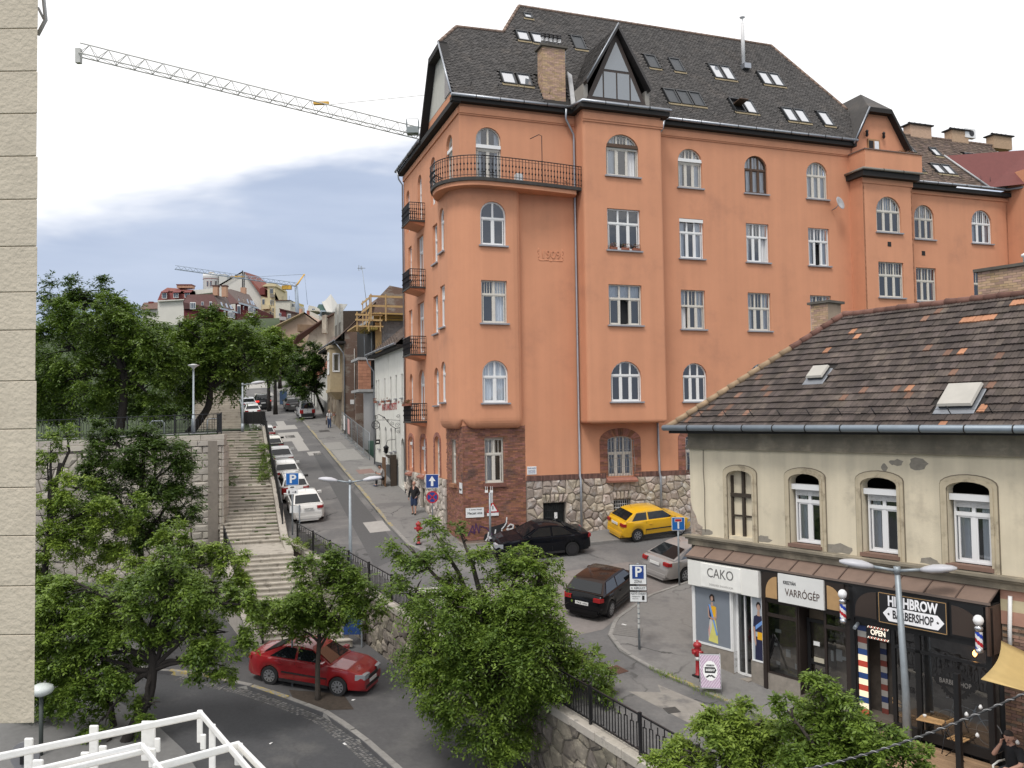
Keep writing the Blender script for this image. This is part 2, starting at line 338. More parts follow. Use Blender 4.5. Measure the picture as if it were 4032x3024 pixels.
old_white=M('peeling_white_paint',(.62,.585,.52),.75,.1,8,col2=(.25,.17,.11),c2scale=9,c2lo=.66,c2hi=.72)
brown_wood=M('brown_wood',(.09,.05,.03),.7,.25,8)
zinc=M('zinc_gutter',(.38,.40,.43),.42,.1,5,metal=.75)
zinc_d=M('dull_zinc',(.27,.285,.31),.5,.15,5,metal=.6)
galv=M('galvanised_steel',(.30,.335,.36),.5,.12,7,metal=.45)
blackm=M('matt_black',(.015,.014,.014),.8,.1)
soffit=M('black_soffit',(.018,.016,.015),.8,.15)
brickm=M('old_brick',(.27,.12,.08),.92,.16,9,bump=.35,bscale=60,rnd=.34,hue=.014,col2=(.15,.085,.068),c2scale=1.1,c2lo=.5,c2hi=.68)
brick_y=M('yellow_brick',(.47,.32,.22),.92,.14,9,bump=.3,rnd=.22,hue=.02)
glass_w=glassmat('window_glass',refl=.38)
curtain_m=M('net_curtain',(.72,.72,.72),.9,.05)
room_shadow=M('interior_shadow',(.03,.03,.032),.9,.1)  # shade of unlit rooms put into a near-black colour
dirt_w=M('window_sill_metal',(.33,.33,.35),.5,.1,metal=.3)
# ================================================================ ground
def zterr(x,y):
 d=Vector((x,y))-RA;a=d.dot(RD);p=d.dot(RN)
 lo=min(zL(x,y),3.0)-3.5
 up=zU(x,y)-2.5
 k=min(1,max(0,(y-44)/8))if p<1 else min(1,max(0,p/1.5))
 z=lo*(1-k)+up*k
 if p<1 and y<60:z=min(z,3.2)
 z=max(-4,min(z,27))
 h=min(1,max(0,(y-105)/90));h=h*h*(3-2*h)
 return z+h*12*min(1,max(.2,(-x-5)/45+.3))
v=[];f=[];n=90
gx=[math.copysign(abs(q)**1.6,q)*700 for q in np.linspace(-1,1,n)];gy=[-60+(k/(n-1))**1.8*1160 for k in range(n)]
for yy in gy:
 for xx in gx:v.append((xx,yy,zterr(xx,yy)))
f=[(j*n+i,j*n+i+1,(j+1)*n+i+1,(j+1)*n+i)for j in range(n-1)for i in range(n-1)]
tag(mk('ground',v,f,grassm,smooth=True),kind='structure')
KL=[(-34,31.6),(-15.95,31.36),(-12,31.07),(-9.43,30.2),(-8,29.4),(-6.31,28.32),(-4.85,26.69),(-3.76,25.21),(-1.6,22.1),(3,15.4),(7,9.6)]
wl=[tuple(ap(a,-.1)[:2])for a in(38,30,20,10,7.2)]
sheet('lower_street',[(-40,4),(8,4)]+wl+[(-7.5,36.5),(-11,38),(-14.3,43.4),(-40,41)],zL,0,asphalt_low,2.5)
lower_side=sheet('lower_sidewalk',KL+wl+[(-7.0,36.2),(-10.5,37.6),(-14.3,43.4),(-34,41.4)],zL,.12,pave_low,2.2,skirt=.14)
npv=[atz(q[0],q[1],.75)[:2]for q in((60,2640),(200,2770),(400,2800),(620,2895),(725,2965),(830,3080),(60,3200))]
sheet('near_pavement',[(-25,27),(-25,6)]+[tuple(q)for q in reversed(npv)],zL,.1,M('near_pavement_concrete',(.17,.168,.165),.93,.12,5,bump=.25),2.0,skirt=.12)
def polyline_stones(name,K,zf,parent,length,w,h,top,mat,side=1,skip=lambda d:False,mat2=None,use2=lambda d:False,limit=400):
 d=0;i=0;P=[Vector(q)for q in K];cum=[0]
 for a,b in zip(P,P[1:]):cum.append(cum[-1]+(b-a).length)
 def pt(x):
  for k in range(len(P)-1):
   if x<=cum[k+1]or k==len(P)-2:
    t=(x-cum[k])/(cum[k+1]-cum[k]);return P[k].lerp(P[k+1],t)
 while d+length<cum[-1]and i<limit:
  a=pt(d+.012);b=pt(d+length-.012);nrm=Vector((-(b-a).y,(b-a).x)).normalized()*side
  if not skip(d):
   q=[a,b,b+nrm*w,a+nrm*w];mb=MB();dz=random.uniform(-.012,.012)
   za,zb=zf(*a),zf(*b)
   zz=[za,zb,zb,za]
   c=[a+nrm*.02,b+nrm*.02,b+nrm*w,a+nrm*w]
   mb.hexa([(p.x,p.y,z+top-h)for p,z in zip(q,zz)]+[(p.x,p.y,z+top+dz)for p,z in zip(c,zz)])
   mb.build(name,mat2 if(mat2 and use2(d))else mat,parent)
  d+=length;i+=1
polyline_stones('kerb_stone',KL[1:],zL,lower_side,.85,.22,.25,.145,kerbm,1,mat2=yellow_kerb,use2=lambda d:(3.0<d<5.4)or(6.2<d<8.2))
def sett_strip(name,K,zf,wid,label_mat):
 mb=MB();P=[Vector(q)for q in K]
 for a,b in zip(P,P[1:]):
  L=(b-a).length;e=(b-a)/L;nn=Vector((e.y,-e.x));d=0
  while d<L:
   for r in range(wid):
    if random.random()<.82:
     c=a+e*(d+.06)+nn*(.07+r*.115);x0=c;z=zf(c.x,c.y);h=random.uniform(.002,.02);s=random.uniform(.043,.052)
     q=[c-e*s-nn*s,c+e*s-nn*s,c+e*s+nn*s,c-e*s+nn*s]
     k=.8;mb.hexa([(p.x,p.y,z-.03)for p in q]+[(c.x+(p.x-c.x)*k,c.y+(p.y-c.y)*k,z+h)for p in q])
   d+=.115
 return tag(mb.build(name,label_mat),kind='stuff',label='small worn stone setts in the gutter of the lower street',cat='setts')
sett_strip('gutter_setts',KL[2:10],zL,4,M('sett_granite',(.15,.145,.14),.9,.2,9,rnd=.35))
sheet('tree_pit',[(-7.9,30.0),(-7.5,29.15),(-6.2,28.55),(-5.4,28.7),(-6.0,29.9)],zL,.126,soil,1.0)
# ---- upper street, Mecset street
sheet('upper_street',[tuple(q[:2])for q in(ap(-1.2,.2),ap(16,.2),ap(40,.2),ap(40,11),st(16,-9),st(34,-4),st(34,.6),st(.2,.6),st(.2,40),st(.2,125),st(-7.6,125),st(-7.6,40),st(-7.6,5.6))],zU,0,asphalt,2.5)
SK=[st(14,-1.55),st(5.5,-1.75),st(1.0,-1.6),st(-.6,-1.25),st(-1.8,-.3),st(-2.4,1.2),st(-2.5,5),st(-2.5,60),st(-2.5,112)]
SK=[tuple(q[:2])for q in SK]
osw=sheet('apartment_sidewalk',SK+[tuple(st(.3,112)[:2]),tuple(st(.3,.3)[:2]),tuple(st(14,.3)[:2])],zU,.11,pave,2.5,skirt=.13)
polyline_stones('kerb_stone',SK[:8],zU,osw,.9,.2,.25,.125,kerbm,-1,mat2=yellow_kerb,use2=lambda d:d>21 and d<62)
KB=[(12.4,16.8),(6.21,24.73),(4.2,27.3),(3.45,28.6),(3.2,30),(3.6,31.5),(5.17,34.03),(7.3,35.97),(13,40.5)]
bsw=sheet('barber_sidewalk',KB+[(17,38),(17,18)],zU,.07,pave,2.0,skirt=.1)
polyline_stones('kerb_stone',KB,zU,bsw,.6,.16,.2,.085,kerbm,-1,mat2=yellow_kerb,use2=lambda d:5<d<13 and int(d*1.7)%3)
def patch(name,corners,mat,zf=zU,off=.005,res=1.0):return sheet(name,[tuple(q)if not isinstance(q,Vector)else(q.x,q.y)for q in corners],zf,off,mat,res)
def stq(*c):return[st(s,t)for s,t in c]
for c in([(-5.4,37),(-3.6,37),(-3.6,42.5),(-5.4,42.5)],[(-4.6,31.5),(-3.7,31.5),(-3.7,37),(-4.6,37)],[(-6.2,44.5),(-3.4,44.5),(-3.4,47.5),(-4.2,47.5),(-4.2,51),(-5,51),(-5,47.5),(-6.2,48)],[(-4.0,29),(-3.0,29),(-3.0,30.8),(-4.0,30.8)],[(-6.4,66),(-3.2,66),(-3.2,69),(-4.5,70),(-4.5,73),(-6.2,73)],[(-5.6,78),(-3.3,78),(-3.3,82),(-5.6,82)],[(-6.6,90),(-3,90),(-3,104),(-6.6,104)],[(-6.6,40.5),(-5.5,40.5),(-5.5,42.3),(-6.6,42.3)]):
 patch('concrete_patch',stq(*c),patch_m)
for c in([(-4.4,-1.2),(-2.8,.2),(-2.9,30),(-3.6,30)],[(-4.9,39),(-4.1,39),(-4.1,40.6),(-4.9,40.6)]):patch('dark_asphalt_repair',stq(*c),M('asphalt_repair',(.088,.087,.088),.9,.12,8,bump=.3,bscale=100))
patch('concrete_patch',stq((-3.6,4.6),(-2.55,4.6),(-2.55,6.8),(-3.6,6.8)),patch_m,off=.009)
patch('pink_asphalt_apron',[(1.2,29.4),(3.1,30.6),(5.2,34.2),(8,36.8),(5,38.2),(-1,35.4),(-3,32.6)],M('pink_asphalt',(.205,.183,.172),.93,.12,6,bump=.3,bscale=90,col2=(.165,.15,.143),c2scale=.7))
patch('pale_concrete_strip',[ap(9,1.2),ap(13,1.1),ap(13,2.6),ap(10,3.2)],patch_m,off=.004)
patch('pale_concrete_lane',[ap(20,2.4),ap(31,2.5),ap(31,3.75),ap(24,3.85),ap(19,3.3)],M('broken_concrete',(.27,.25,.225),.95,.16,4,bump=.4,bscale=30,col2=(.16,.152,.145),c2scale=1.3),off=.004)
for c in([(-2.2,25),(-.4,25),(-.4,30),(-2.2,30)],[(-2.3,30.3),(-.9,30.3),(-.9,34),(-2.3,34)],[(-1.4,19),(-.2,19),(-.2,22),(-1.4,22)]):patch('pale_pavement_panel',stq(*c),M('pale_pavement',(.27,.262,.245),.95,.1,5,bump=.25),off=.114)
patch('red_pavement_panel',stq((-1.7,19.4),(-.6,19.4),(-.6,21.0),(-1.7,21.0)),M('red_pavement',(.25,.165,.145),.95,.12,5),off=.118)
coverm=M('cast_iron_cover',(.07,.066,.062),.7,.2,20,bump=.4)
def cover(c,w,l,rz,zf,off,label,mat=coverm):
 z=zf(*c);mb=MB();mb.box(-w/2,w/2,-l/2,l/2,-.03,.008)
 for k in range(1,6):mb.box(-w*.42,w*.42,-l/2+l*k/6-.012,-l/2+l*k/6+.012,.008,.013)
 o=mb.build('street_cover',mat,None,(c[0],c[1],z+off),rz);e=.3
 nx=(zf(c[0]+e,c[1])-zf(c[0]-e,c[1]))/(2*e);ny=(zf(c[0],c[1]+e)-zf(c[0],c[1]-e))/(2*e)
 q=Vector((-nx,-ny,1)).normalized();o.rotation_mode='QUATERNION';o.rotation_quaternion=Vector((0,0,1)).rotation_difference(q)@Matrix.Rotation(rz,4,'Z').to_quaternion()
 return tag(o,label,'cover')
cover(tuple(st(-1.35,41)[:2]),.9,1.1,ANG,zU,.115,'dark rectangular cover in the sidewalk below the white van')
cover((3.2,27.2),.55,.42,BANG,zU,.012,'rusty drain grate in the lane beside the parking zone sign',M('rusty_iron',(.10,.05,.035),.85,.2,20))
cover((3.95,30.35),1.0,1.0,BANG+.7,zU,.078,'square chamber cover framed in the sidewalk behind the parking zone sign',M('framed_cover',(.17,.163,.155),.9,.15,8))
cover(tuple(ap(22.5,2.6)[:2]),.38,.34,.3,zU,.01,'small iron valve cover in broken concrete of the lane')
def litter(x,y,zf,off,s,lab,col=(.75,.75,.74)):
 mb=MB();mb.add([(0,0,0),(s,.02,.015),(s*1.1,s*.55,.0),(s*.4,s*.7,.02),(-.02,s*.5,.006)],[(0,1,2,3,4)])
 return tag(mb.build('litter_scrap',M('paper_%d'%int(col[0]*100),col,.9,.1),None,(x,y,zf(x,y)+off),random.uniform(0,6)),lab,'litter')
litter(-5.55,29.35,zL,.13,.14,'white paper scrap beside the front wheel of the red car');litter(-5.2,26.5,zL,.01,.16,'white scrap in the gutter setts of the lower street')
litter(-7.5,26.4,zL,.01,.13,'pale scrap on the dark lower street near the white rack');litter(4.0,30.9,zU,.08,.2,'white tissue on the sidewalk behind the chamber cover')
# ================================================================ terrace, retaining wall, stairs
TC=Vector((-14.8,43.5));TL=Vector((-36,41.0));TDIR=(TL-TC).normalized();TANG=atan2(TDIR.y,TDIR.x)
def zT(x,y):return 9.92+.025*(x+14.35)+max(0,y-44)*.012
sheet('park_terrace',[tuple(TC),tuple(TL),(-60,60),(-48,90)]+[tuple(st(s,t)[:2])for s,t in((-12.5,60),(-7.9,34),(-7.9,21.5),(-10.9,21.5),(-10.9,9))],zT,0,grassm,4.0)
sheet('terrace_path',[(-34,44.6),(-16.5,45.6),(-16.3,48.6),(-34,47.8)],zT,.02,M('terrace_asphalt',(.2,.2,.205),.93,.1,5),3.0)
rw=thing('retaining_wall','tall pale limestone retaining wall under the park terrace beside the stairs','wall',(TC.x,TC.y,0),TANG)
LW=21.0;ztop=lambda x:9.95-.025*x
mb=MB();mb.hexa([(0,0,1),(LW,0,1),(LW,-1.2,1),(0,-1.2,1),(0,0,ztop(0)-.5),(LW,0,ztop(LW)-.5),(LW,-1.2,ztop(LW)-.5),(0,-1.2,ztop(0)-.5)]);mb.build('wall_core',mortar,rw)
items=[]
def blk(x0,x1,z0,z1,y=.0,d=.06,s=.025):
 def fn(mb):
  c=((x0+x1)/2,(z0+z1)/2);g=.012
  zz=[z0-s*x0+g,z0-s*x1+g,z1-s*x1-g,z1-s*x0-g]
  P=[(x0+g,zz[0]),(x1-g,zz[1]),(x1-g,zz[2]),(x0+g,zz[3])];c=(c[0],sum(zz)/4)
  stone_mesh(mb,c,P,y,d,1)
 return fn
z=9.31;row=0
while z>1.3:
 w=.62 if row%2 else.98
 items+=[blk(0,w,z-.36,z),blk(w,1.5,z-.36,z)];z-=.36;row+=1
pieces('block',items,limestone,rw)
items=[]
for(x0,x1)in((1.52,7.0),(7.0,13),(13,20.5)):
 for c,P in vor(x0,x1,2.0,9.2,.62,gap=.018):
  P2=[(a[0],a[1]-.025*a[0])for a in P];items.append(lambda mb,c=(c[0],c[1]-.025*c[0]),P=P2:stone_mesh(mb,c,P,0,.07,1))
items.sort(key=lambda q:random.random());pieces('rubble_stone',items,limestone,rw,250)
for rowz,dep in((9.42,.12),(9.70,.06)):
 x=-.12
 while x<15:
  w=random.uniform(.8,1.35);mb=MB();xx=min(x+w,15.2)
  z0,z1=rowz-.025*x,rowz-.025*xx
  mb.hexa([(x+.008,dep,z0-.1),(xx-.008,dep,z1-.1),(xx-.008,-.5,z1-.1),(x+.008,-.5,z0-.1),(x+.008,dep,z0+.17),(xx-.008,dep,z1+.17),(xx-.008,-.5,z1+.17),(x+.008,-.5,z0+.17)])
  bevel(mb.build('coping_block',limestone,rw),.015);x=xx
for k in range(21):
 a_,b2=(-.45,.03)if k%2 else(-.75,.03);z_=9.31-.36*k;boxo('block',(-.06,-.0,a_,b2,z_-.35,z_-.01),limestone,rw);boxo('block',(-.06,-.0,-1.2,a_-.012,z_-.35,z_-.01),limestone,rw)
items=[]
z=9.0;row=0
def blks(t0,t1,z0,z1):
 def fn(mb):
  g=.012;P=[(t0+g,z0+g),(t1-g,z0+g),(t1-g,z1-g),(t0+g,z1-g)];stone_mesh(mb,((t0+t1)/2,(z0+z1)/2),P,0,.03,-1)
 return fn
sw=thing('stair_side_wall','limestone wall rising along the left side of the outdoor stairs','wall',st(-10.82,6.3),ANG+pi/2)
boxo('wall_core',(.9,15.2,.03,.5,3,9.55),mortar,sw)
z=9.5
while z>4.2:
 x=.9-(.4 if row%2 else 0)
 while x<15:
  w=random.uniform(.7,1.2);items.append(blks(max(x,.9),min(x+w,15.2),z-.36,z));x+=w
 z-=.36;row+=1
pieces('block',[q for q in items],limestone,sw,280)
# ---- stairs
def flight(root,e0,e1,n,nose=.03,fill=2.0):
 """e0,e1: (left,right,z) of bottom and top edges; builds n steps, each a slab of its own"""
 for i in range(n):
  k0,k1=i/n,(i+1)/n
  l0=e0[0].lerp(e1[0],k0);r0=e0[1].lerp(e1[1],k0);l1=e0[0].lerp(e1[0],k1);r1=e0[1].lerp(e1[1],k1)
  zb=e0[2]+(e1[2]-e0[2])*k0;zt=e0[2]+(e1[2]-e0[2])*k1
  d=((l1+r1)-(l0+r0)).normalized();l1e=l1+d*.12;r1e=r1+d*.12
  off=Vector((random.uniform(-.02,.02),random.uniform(-.01,.01)));zt+=random.uniform(-.008,.008)
  cut=random.uniform(.35,.65)
  for a,b in((0,cut-.003),(cut+.003,1)):
   q=[l0.lerp(r0,a),l0.lerp(r0,b),l1e.lerp(r1e,b),l1e.lerp(r1e,a)]
   mb=MB();ns=d*nose
   mb.hexa([(p.x,p.y,zb-.12)for p in q]+[(p.x,p.y,zt-.05)for p in q]);q2=[q[0]-ns,q[1]-ns,q[2],q[3]]
   mb.hexa([(p.x,p.y,zt-.05)for p in q2]+[(p.x,p.y,zt)for p in q2]);mb.build('step',stepm,root)
s2=lambda s,t:Vector(st(s,t)[:2])
stairs=thing('outdoor_stairs','long worn stone stairs climbing beside the sloping street with mossy treads','stairs',(0,0,0))
flight(stairs,(s2(-9.2,-4.0),s2(-5.9,-4.3),1.62),(s2(-10.45,1.9),s2(-7.75,1.9),4.5),18)
flight(stairs,(s2(-10.75,5.2),s2(-7.95,5.2),4.5),(s2(-10.75,11.9),s2(-7.95,11.9),6.9),17)
flight(stairs,(s2(-10.75,13.6),s2(-7.95,13.6),6.9),(s2(-10.75,20.9),s2(-7.95,20.9),9.9),19)
def slab(name,P,z0,z1,mat,parent):mb=MB();mb.prism([(p.x,p.y)for p in P],z0,z1,'z');return mb.build(name,mat,parent)
slab('landing',[s2(-10.75,1.75),s2(-7.75,1.75),s2(-7.6,5.3),s2(-10.75,5.3)],4.2,4.5,stepm,stairs)
slab('landing',[s2(-10.75,11.85),s2(-7.95,11.85),s2(-7.95,13.7),s2(-10.75,13.7)],6.6,6.9,stepm,stairs)
slab('landing',[s2(-10.8,20.8),s2(-7.95,20.8),s2(-7.9,28),s2(-12,28)],9.6,9.9,M('landing_paving',(.36,.335,.30),.95,.12,3),stairs)
for(ta,tb,za,zb)in((-4.2,1.9,1.3,4.2),(5,12,4.2,6.6),(13.5,21,6.6,9.6)):
 mb=MB();L,R=(-10.7,-8.0)if ta>0 else(-9.6,-6.9)
 mb.hexa([tuple(st(L,ta,0)),tuple(st(R,ta,0)),tuple(st(R,tb,0)),tuple(st(L,tb,0)),tuple(st(L,ta,za-.15)),tuple(st(R,ta,za-.15)),tuple(st(R,tb,zb-.15)),tuple(st(L,tb,zb-.15))]);mb.build('stair_core',mortar,stairs)
st2=thing('upper_stairs','second stone flight rising behind the lamp post at the terrace, shaded by trees','stairs',(0,0,0))
flight(st2,(s2(-12.4,28.5),s2(-9.0,28.5),9.9),(s2(-12.4,36.5),s2(-9.0,36.5),13.2),18)
mb=MB();mb.hexa([tuple(st(s,t,z))for s,t,z in((-12.4,28.6,6),(-9,28.6,6),(-9,40,6),(-12.4,40,6),(-12.4,28.6,9.6),(-9,28.6,9.6),(-9,40,13),(-12.4,40,13))]);mb.build('stair_core',mortar,st2)
mb=MB()
for k in range(80):
 up=random.random()<.7;i=random.randrange(19 if up else 17);t0,z0,dt,dz=((13.6,6.9,7.3/19,3/19)if up else(5.2,4.5,6.7/17,2.4/17))
 s=random.choice((random.uniform(-8.9,-8.0),random.uniform(-10.2,-8.0)));w=random.uniform(.08,.35);t=t0+dt*(i+1)-.02;z=z0+dz*(i+1)
 c=[st(s-w,t-.05,z),st(s+w,t-.04,z),st(s+w,t+.05,z+.02),st(s-w,t+.05,z+.02)];tp=[st(s-w*.8,t-.03,z+random.uniform(.03,.08)),st(s+w*.8,t-.03,z+random.uniform(.03,.08)),st(s+w*.8,t+.03,z+.06),st(s-w*.8,t+.03,z+.06)]
 mb.hexa([tuple(q)for q in c+tp])
tag(mb.build('stair_moss',moss),'green moss growing in the joints of the stone steps','moss',kind='stuff')
par=thing('stair_parapet','low crumbling stone parapet between the stairs and the sloping street','wall',(0,0,0))
PZ=[(2.0,4.5),(5.2,4.85),(11.9,7.2),(13.6,7.35),(20.9,10.2),(26.5,10.25)]
for(ta,za),(tb,zb)in zip(PZ,PZ[1:]):
 n=max(1,int((tb-ta)/1.1))
 for i in range(n):
  a,b=ta+(tb-ta)*i/n,ta+(tb-ta)*(i+1)/n;u0,u1=za+(zb-za)*i/n,za+(zb-za)*(i+1)/n;g=.006;mb=MB()
  mb.hexa([tuple(st(s,t,z))for s,t,z in((-7.93,a+g,3),(-7.58,a+g,3),(-7.58,b-g,3),(-7.93,b-g,3),(-7.93,a+g,u0),(-7.58,a+g,u0),(-7.58,b-g,u1),(-7.93,b-g,u1))]);bevel(mb.build('parapet_block',limestone,par),.03)
def fence(name,label,pts,h=1.0,step=.13,post=2.0,motif=False,pr=.03,parent_cat='railing',gap=.1):
 """iron railing along 3D points (feet); every post and baluster is a part"""
 root=thing(name,label,parent_cat,pts[0]);o0=Vector(pts[0]);P=[Vector(p)-o0 for p in pts]
 pm=MB().box(-pr,pr,-pr,pr,0,h+.05).build('post',iron,root);bm=None;first=True
 for a,b in zip(P,P[1:]):
  L=Vector((b.x-a.x,b.y-a.y)).length;rz=atan2(b.y-a.y,b.x-a.x);n=max(1,round(L/post))
  for z0,z1,nm in((h-.04,h,'top_rail'),(gap,gap+.03,'bottom_rail')):
   mb=MB();e=Vector((b.x-a.x,b.y-a.y)).normalized();q=Vector((-e.y,e.x))*.022
   mb.hexa([(a.x+q.x,a.y+q.y,a.z+z0),(b.x+q.x,b.y+q.y,b.z+z0),(b.x-q.x,b.y-q.y,b.z+z0),(a.x-q.x,a.y-q.y,a.z+z0)]+[(a.x+q.x,a.y+q.y,a.z+z1),(b.x+q.x,b.y+q.y,b.z+z1),(b.x-q.x,b.y-q.y,b.z+z1),(a.x-q.x,a.y-q.y,a.z+z1)]);mb.build(nm,iron,root)
  for i in range(n+1):
   c=a.lerp(b,i/n)
   if first:pm.location=c;pm.rotation_euler=(0,0,rz);first=False
   else:o=pm.copy();COL.objects.link(o);o.parent=root;o.location=c;o.rotation_euler=(0,0,rz)
  m=max(1,int(L/step))
  for i in range(m):
   c=a.lerp(b,(i+.5)/m);sl=(b.z-a.z)/max(L,.01)
   if bm is None:
    w=.011
    if motif:mb=MB().box(-.065,-.045,-w,w,.16,h-.22).box(.045,.065,-w,w,.16,h-.22).box(-.045,.045,-w,w,.16,.18).box(-.045,.045,-w,w,h-.24,h-.22).box(-.011,.011,-w,w,h-.22,h-.04)
    else:mb=MB().box(-w,w,-w,w,gap,h-.02)
    bm=mb.build('baluster',iron,root);o=bm
   else:o=bm.copy();COL.objects.link(o);o.parent=root
   o.location=c+(Vector((0,0,-.05))if(motif and i%2)else Vector());o.rotation_euler=(0,0,rz)
 return root
fence('iron_fence','dense black iron fence on the parapet between stairs and street',[st(-7.75,6.4,5.25),st(-7.75,11.9,7.2),st(-7.75,13.6,7.35),st(-7.75,20.9,10.15),st(-7.75,26.5,10.25)],1.05,.085,2.0)
fence('iron_fence','short black iron fence closing the top landing beside the dark parked car',[st(-7.75,26.5,10.25),st(-9.0,33.0,10.3)],1.02,.085,2.0)
tR=lambda x,y=-.15:Vector((TC.x+TDIR.x*x+TDIR.y*y,TC.y+TDIR.y*x-TDIR.x*y,ztop(x)-.05))
fence('terrace_railing','black railing with rectangular loops along the edge of the park terrace',[tR(14,.2),tR(7,.2),tR(.1,.2)],1.05,.26,2.3,True)
fence('terrace_side_railing','dense black railing panel at the corner of the terrace above the stairs',[tR(.1,.2),st(-10.86,9.5,9.85)],1.05,.12,1.6)
fence('stair_railing','black railing down the left side of the lower stairs',[st(-10.6,4.6,4.5),st(-10.55,1.8,4.5),st(-9.3,-4.0,1.75)],1.0,.14,1.6)
mb=MB();mb.hexa([tuple(st(s,t,z))for s,t,z in((-10.9,1.9,1.2),(-10.5,1.9,1.2),(-9.25,-4.1,1.2),(-9.7,-4.1,1.2),(-10.9,1.9,4.75),(-10.5,1.9,4.75),(-9.25,-4.1,1.85),(-9.7,-4.1,1.85))]);tag(mb.build('stair_cheek_wall',limestone),'sloping stone cheek wall on the left of the lower stairs','wall')
# ---- wall and railing between the two streets
uw=thing('street_wall','rubble stone wall holding the upper street above the lower sidewalk','wall',(RA.x,RA.y,0),RANG)
zr=lambda a:4.5-.108*a
mb=MB();mb.hexa([(5.6,-.05,0),(36,-.05,-3),(36,.6,-3),(5.6,.6,0),(5.6,-.05,zr(5.6)-.2),(36,-.05,zr(36)-.2),(36,.6,zr(36)-.2),(5.6,.6,zr(5.6)-.2)]);mb.build('wall_core',mortar,uw)
items=[]
for x0,x1 in((5.6,12),(12,19),(19,27)):
 for c,P in vor(x0,x1,0,2.5,.46,gap=.016):
  P2=[(a[0],a[1]+1.9-.108*a[0])for a in P];items.append(lambda mb,c=(c[0],c[1]+1.9-.108*c[0]),P=P2:stone_mesh(mb,c,P,-.05,.07,-1))
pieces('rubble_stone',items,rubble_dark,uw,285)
x=-1.6
while x<34:
 w=random.uniform(.9,1.3);mb=MB();a,b=x+.006,x+w-.006
 mb.hexa([(a,-.16,zr(a)-.25),(b,-.16,zr(b)-.25),(b,.34,zr(b)-.25),(a,.34,zr(a)-.25),(a,-.16,zr(a)),(b,-.16,zr(b)),(b,.34,zr(b)),(a,.34,zr(a))]);bevel(mb.build('coping_block',limestone,uw),.02);x+=w
mb=MB();mb.hexa([(-1.6,-.05,1),(5.6,-.05,1),(5.6,.3,1),(-1.6,.3,1),(-1.6,-.05,zr(-1.6)-.2),(5.6,-.05,zr(5.6)-.2),(5.6,.3,zr(5.6)-.2),(-1.6,.3,zr(-1.6)-.2)]);mb.build('wall_core',limestone,uw)
fence('street_railing','black iron railing with looped bars along the edge of the upper street',[ap(-.2,.08,zr(-.2)),ap(10,.08,zr(10)),ap(20,.08,zr(20)),ap(29.8,.08,zr(29.8))],1.02,.23,2.05,True,.035)
# ================================================================ wall and window builders
def optop(o,x):
 if not o.get('r'):return o['z1']
 xc=(o['x0']+o['x1'])/2;hw=(o['x1']-o['x0'])/2;k=max(0,1-((x-xc)/hw)**2)
 return o['z1']-o['r']+o['r']*sqrt(k)
def op(x0,x1,z0,z1,r=0.0):return dict(x0=x0,x1=x1,z0=z0,z1=z1,r=r)
def ARCH(x0,x1,z0,z1):return op(x0,x1,z0,z1,(x1-x0)/2*.98)
def wall(name,ops,x0,x1,z0,z1,mf,mat,parent,reveal=.2,brk=(),zfun=None,ztopf=None):
 xs={x0,x1,*[b for b in brk if x0<b<x1]}
 for o in ops:
  n=10 if o['r']else 1
  for i in range(n+1):
   k=(1-cos(pi*i/n))/2 if o['r']else i/n
   xs.add(round(o['x0']+(o['x1']-o['x0'])*k,5))
 xs=sorted(xs);mb=MB()
 zlo=zfun or(lambda x:z0);zhi=ztopf or(lambda x:z1)
 for a,b in zip(xs,xs[1:]):
  if b-a<1e-5:continue
  m=(a+b)/2;cur=(zlo(a),zlo(b))
  for o in sorted([o for o in ops if o['x0']-1e-6<m<o['x1']+1e-6],key=lambda o:o['z0']):
   mb.quad(mf(a,cur[0],0),mf(b,cur[1],0),mf(b,o['z0'],0),mf(a,o['z0'],0));cur=(optop(o,a),optop(o,b))
  mb.quad(mf(a,cur[0],0),mf(b,cur[1],0),mf(b,zhi(b),0),mf(a,zhi(a),0))
 for o in ops:
  P=outline(o,0)
  for p,q in zip(P,P[1:]+P[:1]):mb.quad(mf(p[0],p[1],0),mf(q[0],q[1],0),mf(q[0],q[1],reveal),mf(p[0],p[1],reveal))
 return mb.build(name,mat,parent)
def outline(o,ins,n=10):
 x0,x1,z0=o['x0']+ins,o['x1']-ins,o['z0']+ins
 if not o['r']:return[(x0,z0),(x1,z0),(x1,o['z1']-ins),(x0,o['z1']-ins)]
 xc=(x0+x1)/2;hw=(x1-x0)/2;zs=o['z1']-o['r'];r=max(.02,o['r']-ins)
 return[(x0,z0),(x1,z0)]+[(xc+hw*cos(pi*i/n),zs+r*sin(pi*i/n))for i in range(n+1)]
def mbox(mb,mf,x0,x1,z0,z1,d0,d1):
 mb.hexa([mf(x0,z0,d0),mf(x1,z0,d0),mf(x1,z0,d1),mf(x0,z0,d1),mf(x0,z1,d0),mf(x1,z1,d0),mf(x1,z1,d1),mf(x0,z1,d1)])
